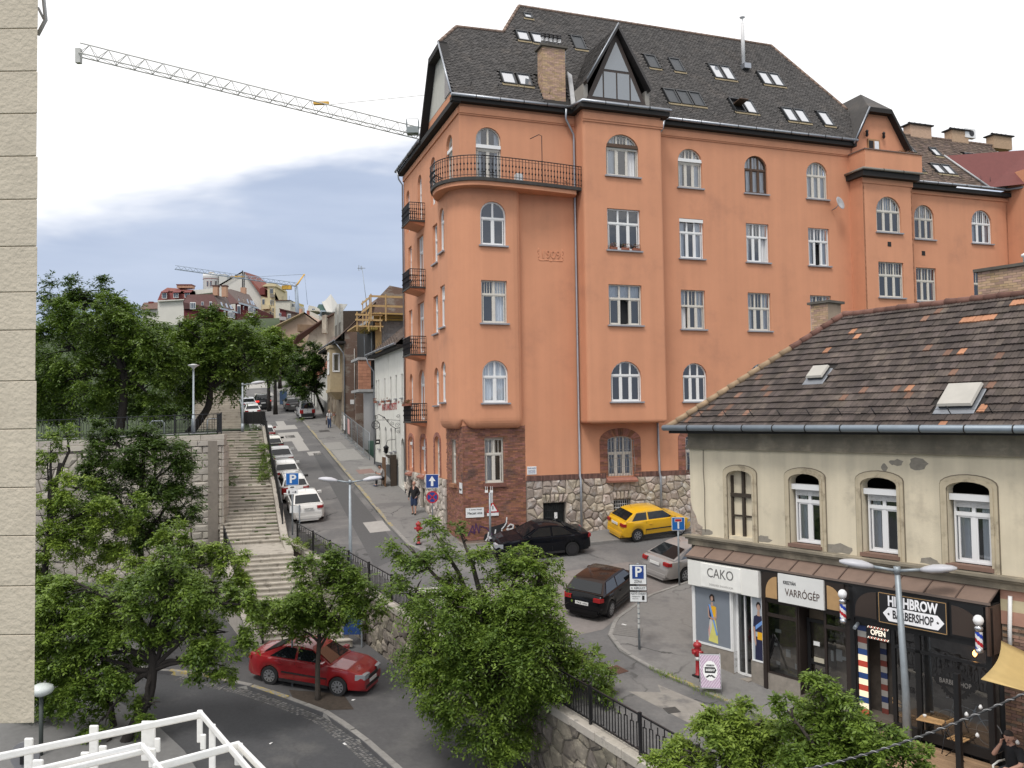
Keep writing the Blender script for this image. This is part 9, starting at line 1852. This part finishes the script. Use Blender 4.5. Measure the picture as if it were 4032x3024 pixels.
for i,(x,y,r_,Y,lab)in enumerate(((120,880,40,66,'dark hedge clump behind the terrace railing'),(220,880,40,68,'shaded hedge clump behind the wide linden trunk'),(330,878,40,66,'shaded hedge clump between the two lindens'),(410,872,32,70,'shaded hedge clump beside the upper stairs'))):
 c=at(x*D2N,y*D2N,Y);r=thing('hedge',lab,'hedge',(c.x,c.y,zT(c.x,c.y)));crown_mesh('foliage',leaves(LB(Y,(x,y,r_),(x-35,y-8,r_*.9),(x+35,y-6,r_*.9),(x,y-30,r_*.8)),7000,.3,.4,70+i),LD,r,r.location)
def shrub(name,label,lobes,n,ll,mat,seed,cat='plant'):
 c=lobes[0][0];r=thing(name,label,cat,(c.x,c.y,min(l[0].z-l[3]*.9 for l in lobes)));crown_mesh('foliage',leaves(lobes,n,ll,.3,seed,8),mat,r,r.location);return r
def sl(s,t,z,r):return(st(s,t,z),r,r,r*.9,1)
shrub('stair_shrub','wild shrub overgrowing the parapet halfway up the stairs',[sl(-8.05,15.0,8.1,.55),sl(-8.2,14.0,7.6,.45),sl(-8.0,16.3,8.7,.5),sl(-8.15,13.0,7.3,.4),sl(-8.0,17.4,9.0,.35)],3500,.11,LG,81)
shrub('stair_shrub','small wild shrub at the foot of the pale stair side wall',[sl(-10.15,12.6,7.2,.4),sl(-10.1,12.0,7.0,.3)],900,.10,LD,82)
shrub('stair_shrub','weeds at the end of the parapet beside the landing',[sl(-7.5,3.3,4.7,.35),sl(-7.2,2.7,4.75,.35),sl(-7.7,4.2,4.8,.25)],1300,.09,LF,83)
shrub('stair_shrub','weed clump at the top landing below the short fence',[sl(-8.2,25.2,10.1,.3),sl(-8.4,24.4,10.05,.25)],700,.09,LG,84)
shrub('kerb_weed','low weed between the street railing and the white liftback',[(ap(.8,.45,4.7),.3,.3,.3,1),(ap(2.0,.45,4.5),.25,.25,.4,1)],600,.09,LF,85)
shrub('kerb_weed','green weed tuft beside the kerb in front of the white van',[sl(-2.7,49.4,10.7,.35)],400,.12,LF,86)
mb=MB();P=[Vector(q)for q in KB]
for k in range(1500):
 i=1+min(1,int(random.random()*1.6));a,b=(P[0],P[1])if random.random()<.5 else(P[1],P[2]);t=random.uniform(.62,1)if a is P[0]else random.uniform(0,1);c=a.lerp(b,t);w_=math.sin(c.x*7)*.5+.5
 if random.random()>.35+.6*w_:continue
 nn=Vector((-(b-a).y,(b-a).x)).normalized();c=c+nn*random.gauss(-.02,.09*(.5+w_));z=zU(c.x,c.y)+.05;h=random.uniform(.04,.14);d=Vector((random.gauss(0,.04),random.gauss(0,.04)));mb.add([(c.x-.008,c.y,z),(c.x+.008,c.y+.004,z),(c.x+d.x,c.y+d.y,z+h)],[(0,1,2)])
tag(mb.build('kerb_grass',LF),'grass and weeds growing along the kerb of the lane','grass',kind='stuff')
# ================================================================ people
skin_m=M('skin',(.45,.25,.18),.55,.05);
def limbs(name,chains,mat,parent,vox=.022,smooth=6):
 """body built as one continuous surface: tapered links fused by a voxel remesh"""
 mb=MB()
 for ch in chains:
  for(p,r0),(q,r1)in zip(ch,ch[1:]):
   mb.cyl(p,q,r0,r1,10)
  for p,r in ch:
   n=8
   for j in range(4):
    a0,a1=-pi/2+pi*j/4,-pi/2+pi*(j+1)/4
    for i in range(n):
     b0_,b1_=2*pi*i/n,2*pi*(i+1)/n;S=lambda a,b:(p[0]+r*cos(a)*cos(b),p[1]+r*cos(a)*sin(b),p[2]+r*sin(a));mb.quad(S(a0,b0_),S(a0,b1_),S(a1,b1_),S(a1,b0_))
 o=mb.build(name,mat,parent);m=o.modifiers.new('r','REMESH');m.mode='VOXEL';m.voxel_size=vox;m.use_smooth_shade=True;s_=o.modifiers.new('s','SMOOTH');s_.iterations=smooth;s_.factor=.5;return o
def head(root,c,d,hair=None,r=.105,sk=None):
 sk=sk or skin_m;c=Vector(c);d=Vector(d).normalized();sd=d.cross(Vector((0,0,1))).normalized();u_=sd.cross(d)
 P=lambda f,s,z:tuple(c+d*f*r+sd*s*r+u_*z*r)
 h=limbs('head',[[(P(-.15,0,.25),r*.92),(P(.1,0,-.25),r*.78),(P(.35,0,-.75),r*.42)],[(P(.95,0,.05),r*.12),(P(1.12,0,-.22),r*.15)],[(P(-.1,.9,-.05),r*.16),(P(-.1,.95,-.25),r*.12)],[(P(-.1,-.9,-.05),r*.16),(P(-.1,-.95,-.25),r*.12)]],sk,root,.012,3)
 dk=M('face_dark',(.05,.03,.025),.6)
 for s_ in(.38,-.38):MB().cyl(P(.86,s_,.12),P(.93,s_,.12),.013,n=6).build('eye',dk,h)
 MB().cyl(P(.86,-.22,-.55),P(.86,.22,-.55),.008,n=6).build('mouth',M('lips',(.3,.12,.1),.6),h)
 if hair:limbs('hair',[[(P(-.25,0,.5),r*.92),(P(-.45,0,.1),r*.8)],[(P(.35,.0,.95),r*.35),(P(-.2,0,.8),r*.7)]],hair,h,.014,3)
 return h
def hand(root,wrist,d,nrm,curl=.4,sk=None,side=1):
 w=Vector(wrist);d=Vector(d).normalized();nv=Vector(nrm).normalized();sd=d.cross(nv).normalized();nv=sd.cross(d);ch=[[(tuple(w),.026),(tuple(w+d*.085),.03)]]
 for i,(o,L)in enumerate(((-.03,.065),(-.011,.08),(.009,.076),(.028,.058))):
  a=w+d*.085+sd*o;b=a+d*L*.55*cos(curl)+nv*L*.55*sin(curl);c2_=b+d*L*.45*cos(2*curl)+nv*L*.45*sin(2*curl);ch.append([(tuple(w+d*.05+sd*o*.8),.011),(tuple(a),.0105),(tuple(b),.009),(tuple(c2_),.0075)])
 t0=w+d*.03+sd*-.03*side;ch.append([(tuple(t0),.014),(tuple(t0+d*.03-sd*.025*side+nv*.01),.0115),(tuple(t0+d*.06-sd*.03*side+nv*.02),.009)])
 return limbs('hand',ch,sk or skin_m,root,.007,2)
blk_c=M('black_knit',(.013,.013,.015),.9,.15,20);navy=M('navy_shorts',(.02,.035,.08),.9,.15,12);jeans=M('blue_jeans',(.04,.065,.13),.9,.2,10);grey_t=M('grey_tshirt',(.36,.35,.34),.9,.1,10);shoe_b=M('black_shoe',(.014,.014,.015),.6)
q=tuple(st(-.77,6.98)[:2]);pm_=thing('person','bald person in black sweater and dark shorts walking down the sidewalk','person',(q[0],q[1],zU(*q)+.11),radians(-12))
limbs('body',[[((-.09,.02,.92),.1),((-.10,-.04,.50),.062),((-.11,.10,.10),.042),((-.11,.0,.05),.045)],[((.09,.0,.92),.1),((.10,-.06,.50),.062),((.10,-.10,.10),.042),((.10,-.18,.05),.045)],[((0,0,.95),.13),((0,0,1.2),.15),((0,0,1.42),.12),((0,-.02,1.55),.058)],[((.2,0,1.42),.06),((.27,.04,1.14),.045),((.2,-.16,.98),.034)],[((-.2,0,1.42),.06),((-.28,.06,1.14),.045),((-.31,-.0,.88),.034)]],skin_m,pm_)
limbs('sweater',[[((0,.0,.93),.16),((0,.0,1.15),.178),((-.1,0,1.38),.13)],[((0,0,1.15),.178),((.1,0,1.38),.13),((0,0,1.48),.085)],[((.18,0,1.40),.082),((.28,.04,1.14),.064),((.21,-.14,.99),.048)],[((-.18,0,1.40),.082),((-.29,.06,1.14),.064),((-.31,.01,.92),.048)]],blk_c,pm_);limbs('shorts',[[((-.08,.01,.94),.135),((-.10,-.02,.72),.105),((-.105,-.04,.53),.095)],[((.08,.0,.94),.135),((.10,-.04,.72),.105),((.105,-.06,.53),.095)]],navy,pm_)
head(pm_,(0,-.03,1.67),(0,-1,-.05));hand(pm_,(.2,-.16,.98),(-.5,-.3,-.8),(-1,0,0));hand(pm_,(-.31,0,.88),(0,-.15,-1),(1,0,0),side=-1)
for x_,y_ in((-.11,.04),(.10,-.14)):limbs('shoe',[[((x_,y_+.05,.045),.05),((x_,y_-.12,.035),.042)]],shoe_b,pm_)
q=tuple(st(-1.0,15.0)[:2]);ps=thing('person','seated person in grey t-shirt bent over a phone by the tavern doors','person',(q[0],q[1],zU(*q)+.11),radians(-80))
limbs('body',[[((-.09,.1,.5),.1),((-.1,-.34,.52),.065),((-.1,-.36,.1),.042),((-.1,-.44,.05),.04)],[((.09,.1,.5),.1),((.1,-.34,.52),.065),((.1,-.34,.1),.042),((.1,-.42,.05),.04)],[((0,.12,.55),.13),((0,.08,.8),.14),((0,-.02,1.0),.11),((0,-.08,1.1),.055)],[((.19,-.0,.98),.055),((.24,-.1,.74),.042),((.08,-.3,.78),.033)],[((-.19,.0,.98),.055),((-.24,-.1,.74),.042),((-.08,-.3,.8),.033)]],skin_m,ps);limbs('tshirt',[[((0,.13,.52),.155),((0,.08,.8),.165),((0,-.01,1.0),.12)],[((.17,.0,.98),.078),((.23,-.07,.83),.066)],[((-.17,.0,.98),.078),((-.23,-.07,.83),.066)]],grey_t,ps);limbs('trousers',[[((-.09,.12,.5),.12),((-.1,-.33,.52),.085),((-.1,-.36,.14),.06)],[((.09,.12,.5),.12),((.1,-.33,.52),.085),((.1,-.34,.14),.06)]],blk_c,ps)
head(ps,(0,-.14,1.2),(0,-.8,-.6),M('dark_hair',(.03,.022,.018),.8));hand(ps,(.08,-.3,.78),(-.5,-.6,.4),(-1,0,0));hand(ps,(-.08,-.3,.8),(.5,-.6,.4),(1,0,0),side=-1)
for x_ in(-.1,.1):limbs('shoe',[[((x_,-.34,.045),.05),((x_,-.5,.035),.042)]],M('blue_shoe',(.02,.05,.12),.6),ps)
tag(MB().box(-.035,.035,-.008,.008,-.07,.07).build('phone',blackm,None,Vector((q[0],q[1],zU(*q)+.95))+Matrix.Rotation(radians(-80),3,'Z')@Vector((0,-.37,0))),'black phone held by the seated person at the tavern doors','phone')
stl=thing('stool','low dark stool under the seated person by the tavern doors','stool',(q[0],q[1],zU(*q)+.11),radians(-80));MB().box(-.18,.18,-.05,.25,.34,.39).build('seat',dkw,stl)
for a_,b2 in((-.15,-.02),(.15,-.02),(-.15,.22),(.15,.22)):MB().cyl((a_,b2,0),(a_,b2,.34),.02,n=6).build('leg',dkw,stl)
q=tuple(st(-.65,42.8)[:2]);pw=thing('person','person in white t-shirt and jeans carrying a dark bag by the old brown house','person',(q[0],q[1],zU(*q)+.11),radians(15))
limbs('body',[[((-.08,0,.86),.1),((-.09,-.02,.46),.06),((-.09,.03,.08),.04)],[((.08,0,.86),.1),((.09,-.04,.46),.06),((.09,-.08,.08),.04)],[((0,0,.9),.12),((0,0,1.15),.13),((0,0,1.36),.1),((0,-.01,1.48),.05)],[((.18,0,1.34),.05),((.23,.03,1.08),.04),((.2,-.08,.86),.03)],[((-.18,0,1.34),.05),((-.24,.03,1.08),.04),((-.27,-.02,.84),.03)]],skin_m,pw);limbs('tshirt',[[((0,0,.9),.145),((0,0,1.12),.155),((0,0,1.34),.11)],[((.16,0,1.34),.075),((.22,.02,1.16),.062)],[((-.16,0,1.34),.075),((-.23,.02,1.16),.062)]],M('white_tshirt',(.6,.6,.61),.9,.08),pw);limbs('trousers',[[((-.08,0,.88),.125),((-.09,-.02,.46),.085),((-.09,.03,.1),.065)],[((.08,0,.88),.125),((.09,-.04,.46),.085),((.09,-.08,.1),.065)]],jeans,pw);head(pw,(0,-.02,1.59),(-.3,-1,0),M('fair_hair',(.4,.3,.2),.8));hand(pw,(.2,-.08,.86),(0,-.2,-1),(-1,0,0));hand(pw,(-.27,-.02,.84),(0,-.1,-1),(1,0,0),1.0,side=-1)
for s_ in(-.1,.1):MB().tube([(s_,-.165,1.0),(s_,-.17,1.2),(s_*.9,-.12,1.4),(s_*.9,.05,1.46)],.018,5).build('backpack_strap',blk_c,pw)
for x_,y_ in((-.09,.02),(.09,-.09)):limbs('shoe',[[((x_,y_+.04,.045),.045),((x_,y_-.12,.035),.038)]],jeans,pw)
bg=Matrix.Rotation(radians(15),3,'Z')@Vector((-.28,-.03,0));tag(MB().box(-.05,.05,-.14,.14,.32,.72).box(-.012,.012,-.05,.05,.72,.78).build('shoulder_bag',dkw,None,(q[0]+bg.x,q[1]+bg.y,zU(*q)+.11),radians(15)),'dark brown bag hanging from the hand of the uphill walker','bag')
hp=atz(3978,2905,zdk+1.27);q=(hp.x,hp.y);yw=radians(-62)
pc=thing('plastic_chair','white plastic garden chair on the deck under the person with the phone','chair',(q[0],q[1],zdk),yw);wp=M('white_plastic',(.70,.69,.64),.45,.04)
MB().box(-.24,.24,-.22,.24,.40,.44).build('seat',wp,pc)
mb=MB();mb.hexa([(-.24,.2,.44),(.24,.2,.44),(.24,.25,.44),(-.24,.25,.44),(-.27,.34,.92),(.27,.34,.92),(.27,.38,.92),(-.27,.38,.92)]);mb.build('backrest',wp,pc)
for sx in(-1,1):
 MB().tube([(sx*.22,-.2,.42),(sx*.25,-.26,0)],.025,6).build('leg',wp,pc);MB().tube([(sx*.22,.2,.42),(sx*.25,.3,0)],.025,6).build('leg',wp,pc);MB().tube([(sx*.27,.3,.66),(sx*.29,.0,.67),(sx*.29,-.2,.62),(sx*.25,-.22,.42)],.024,6).build('armrest',wp,pc)
pp_=thing('person','person in black t-shirt seated on the deck holding a phone to the ear','person',(q[0],q[1],zdk),yw);dh=M('dark_hair',(.03,.022,.018),.8)
limbs('body',[[((-.1,.08,.52),.11),((-.12,-.36,.54),.07),((-.12,-.4,.1),.045)],[((.1,.08,.52),.11),((.12,-.36,.54),.07),((.12,-.38,.1),.045)],[((0,.12,.56),.14),((0,.1,.82),.155),((0,.02,1.05),.125),((0,-.02,1.17),.06)],[((.21,.02,1.04),.065),((.27,-.08,.78),.052),((.14,-.3,.7),.036)],[((-.21,.02,1.04),.065),((-.30,-.14,.86),.052),((-.14,-.13,1.12),.036)]],skin_m,pp_,.02);limbs('tshirt',[[((0,.13,.54),.165),((0,.1,.82),.18),((0,.02,1.04),.135)],[((.19,.02,1.04),.09),((.255,-.05,.88),.078)],[((-.19,.02,1.04),.09),((-.27,-.08,.94),.078)]],blk_c,pp_,.02);limbs('trousers',[[((-.1,.1,.52),.13),((-.12,-.36,.54),.09),((-.12,-.4,.12),.065)],[((.1,.1,.52),.13),((.12,-.36,.54),.09),((.12,-.38,.12),.065)]],M('dark_trousers',(.03,.033,.04),.9,.1),pp_,.022)
head(pp_,(-.0,-.06,1.29),(.12,-.85,-.35),dh,.112);hand(pp_,(-.14,-.13,1.12),(.15,.1,1),(1,.3,0),.5,side=-1);hand(pp_,(.14,-.3,.7),(-.7,-.5,.1),(0,0,-1),.5)
for x_,y_ in((-.12,-.42),(.12,-.4)):limbs('shoe',[[((x_,y_+.06,.045),.05),((x_,y_-.14,.035),.042)]],shoe_b,pp_)
off=Matrix.Rotation(yw,3,'Z')@Vector((-.115,-.1,1.26));tag(MB().box(-.008,.008,-.035,.035,-.07,.07).build('phone',blackm,None,(q[0]+off.x,q[1]+off.y,zdk+off.z),yw),'dark phone pressed to the ear of the person on the deck','phone')
off=Matrix.Rotation(yw,3,'Z')@Vector((.75,.5,0));pc2=copy_tree(pc);pc2.location=(q[0]+off.x,q[1]+off.y,zdk);pc2.rotation_euler=(0,0,yw+.4);pc2['label']='empty white plastic garden chair behind the person with the phone'
# ================================================================ foreground: own facade and flower rack
fwl=thing('facade_pier','beige rough plastered wall edge with block joints right beside the viewer','wall',(0,0,0));rough=M('rough_beige_plaster',(.54,.48,.385),.97,.09,5,bump=.45,bscale=34,col2=(.40,.345,.27),c2scale=3,c2lo=.6,c2hi=.75)
def fwx(y):return at(149-(y-130)/2640*14,y,5.0)
zb=at(60,2850,5.0).z;ztp=14.5;z=zb;zj=[zb];
yy=[2850,2500,2308,2110,1920,1690,1500,1300,1150,970,785,615,447,280,112,-80,-300,-600]
rngp=random.Random(5)
for ya,yb in zip(yy,yy[1:]):
 z0_,z1_=at(60,ya,5).z,at(60,yb,5).z;xe=fwx(max(-100,(ya+yb)/2)).x;g=.0018;mb=MB();n=9;dx=rngp.uniform(-.004,.004)
 k5=xe+dx;mb.hexa([(-5.4,5.0,z0_+g),(k5,5.0,z0_+g),(k5*1.16,5.6,z0_+g),(-5.4,5.6,z0_+g),(-5.4,5.0,z1_-g),(k5,5.0,z1_-g),(k5*1.16,5.6,z1_-g),(-5.4,5.6,z1_-g)]);o=mb.build('wall_block',rough,fwl);bevel(o,.004,2)
MB().box(-5.3,fwx(1500).x-.4,5.02,5.5,zb,ztp+1).build('wall_core',M('plaster_joint',(.42,.37,.29),.97),fwl)
br_=thing('iron_bracket','white painted bracket sticking out of the wall edge at the top','bracket',at(150,100,5.2));e_=Vector(br_.location);MB().tube([at(140,-80,5.2)-e_,at(170,-20,5.2)-e_,at(180,78,5.2)-e_,at(148,138,5.2)-e_],.012,6).tube([at(150,30,5.2)-e_,at(172,75,5.2)-e_],.008,5).build('bracket_rod',M('bracket_grey',(.42,.42,.42),.5),br_)
rk=thing('flower_rack','white painted iron flower rack of flat bars on the window ledge','rack',(-1.0,2.7,9.3));rkp=M('thick_white_paint',(.80,.80,.79),.4,.05,30,bump=.12,bscale=60);ro=Vector(rk.location)
def R3(x,y,dz=0.0):return atz(x,y,9.4+dz)-ro
def flat(a,b,w=.011,h=.011,name='rack_bar'):
 a,b=Vector(a),Vector(b);d=(b-a).normalized();sd=d.cross(Vector((0,0,1)));sd=sd.normalized()if sd.length>.01 else Vector((1,0,0));u_=sd.cross(d);mb=MB()
 mb.hexa([a-sd*w-u_*h,a+sd*w-u_*h,a+sd*w+u_*h,a-sd*w+u_*h,b-sd*w-u_*h,b+sd*w-u_*h,b+sd*w+u_*h,b-sd*w+u_*h]);o=mb.build(name,rkp,rk);return bevel(o,.005,2)
flat(R3(-260,3034),R3(800,2812),.005,.0125);flat(R3(794,2814),R3(1020,3080),.005,.0125);flat(R3(600,3026),R3(945,2932),.005,.013);flat(R3(940,2935),R3(1110,3110),.005,.0125);flat(R3(120,3040),R3(560,2934),.005,.011);flat(R3(560,2936),R3(640,3040),.005,.011);flat(R3(180,3050),R3(590,2952,-.02),.005,.01)
def tab(x,y0,y1,w=.016,dx=0):
 p=R3(x,y0);k=(y1-y0)/3355*(p+ro).y;MB().box(-w,w,-.005,.005,-k,.0).build('rack_tab',rkp,rk,p);
 return p
for x,y0,y1,w in((114,2905,3060,.014),(370,2855,3040,.015),(585,2838,2990,.024),(787,2795,2920,.010),(836,2850,3060,.011),(405,2935,3000,.012),(600,2945,3020,.011),(940,2925,3010,.013),(150,2990,3060,.016),(335,2960,3050,.013),(620,2905,2960,.009),(800,2890,2950,.009)):bevel(bpy.data.objects[tab(x,y0,y1,w)and rk.children[-1].name],.004,2)
MB().box(-1.2,1.0,-.9,.6,-.9,-.72).build('ledge',rough,rk)
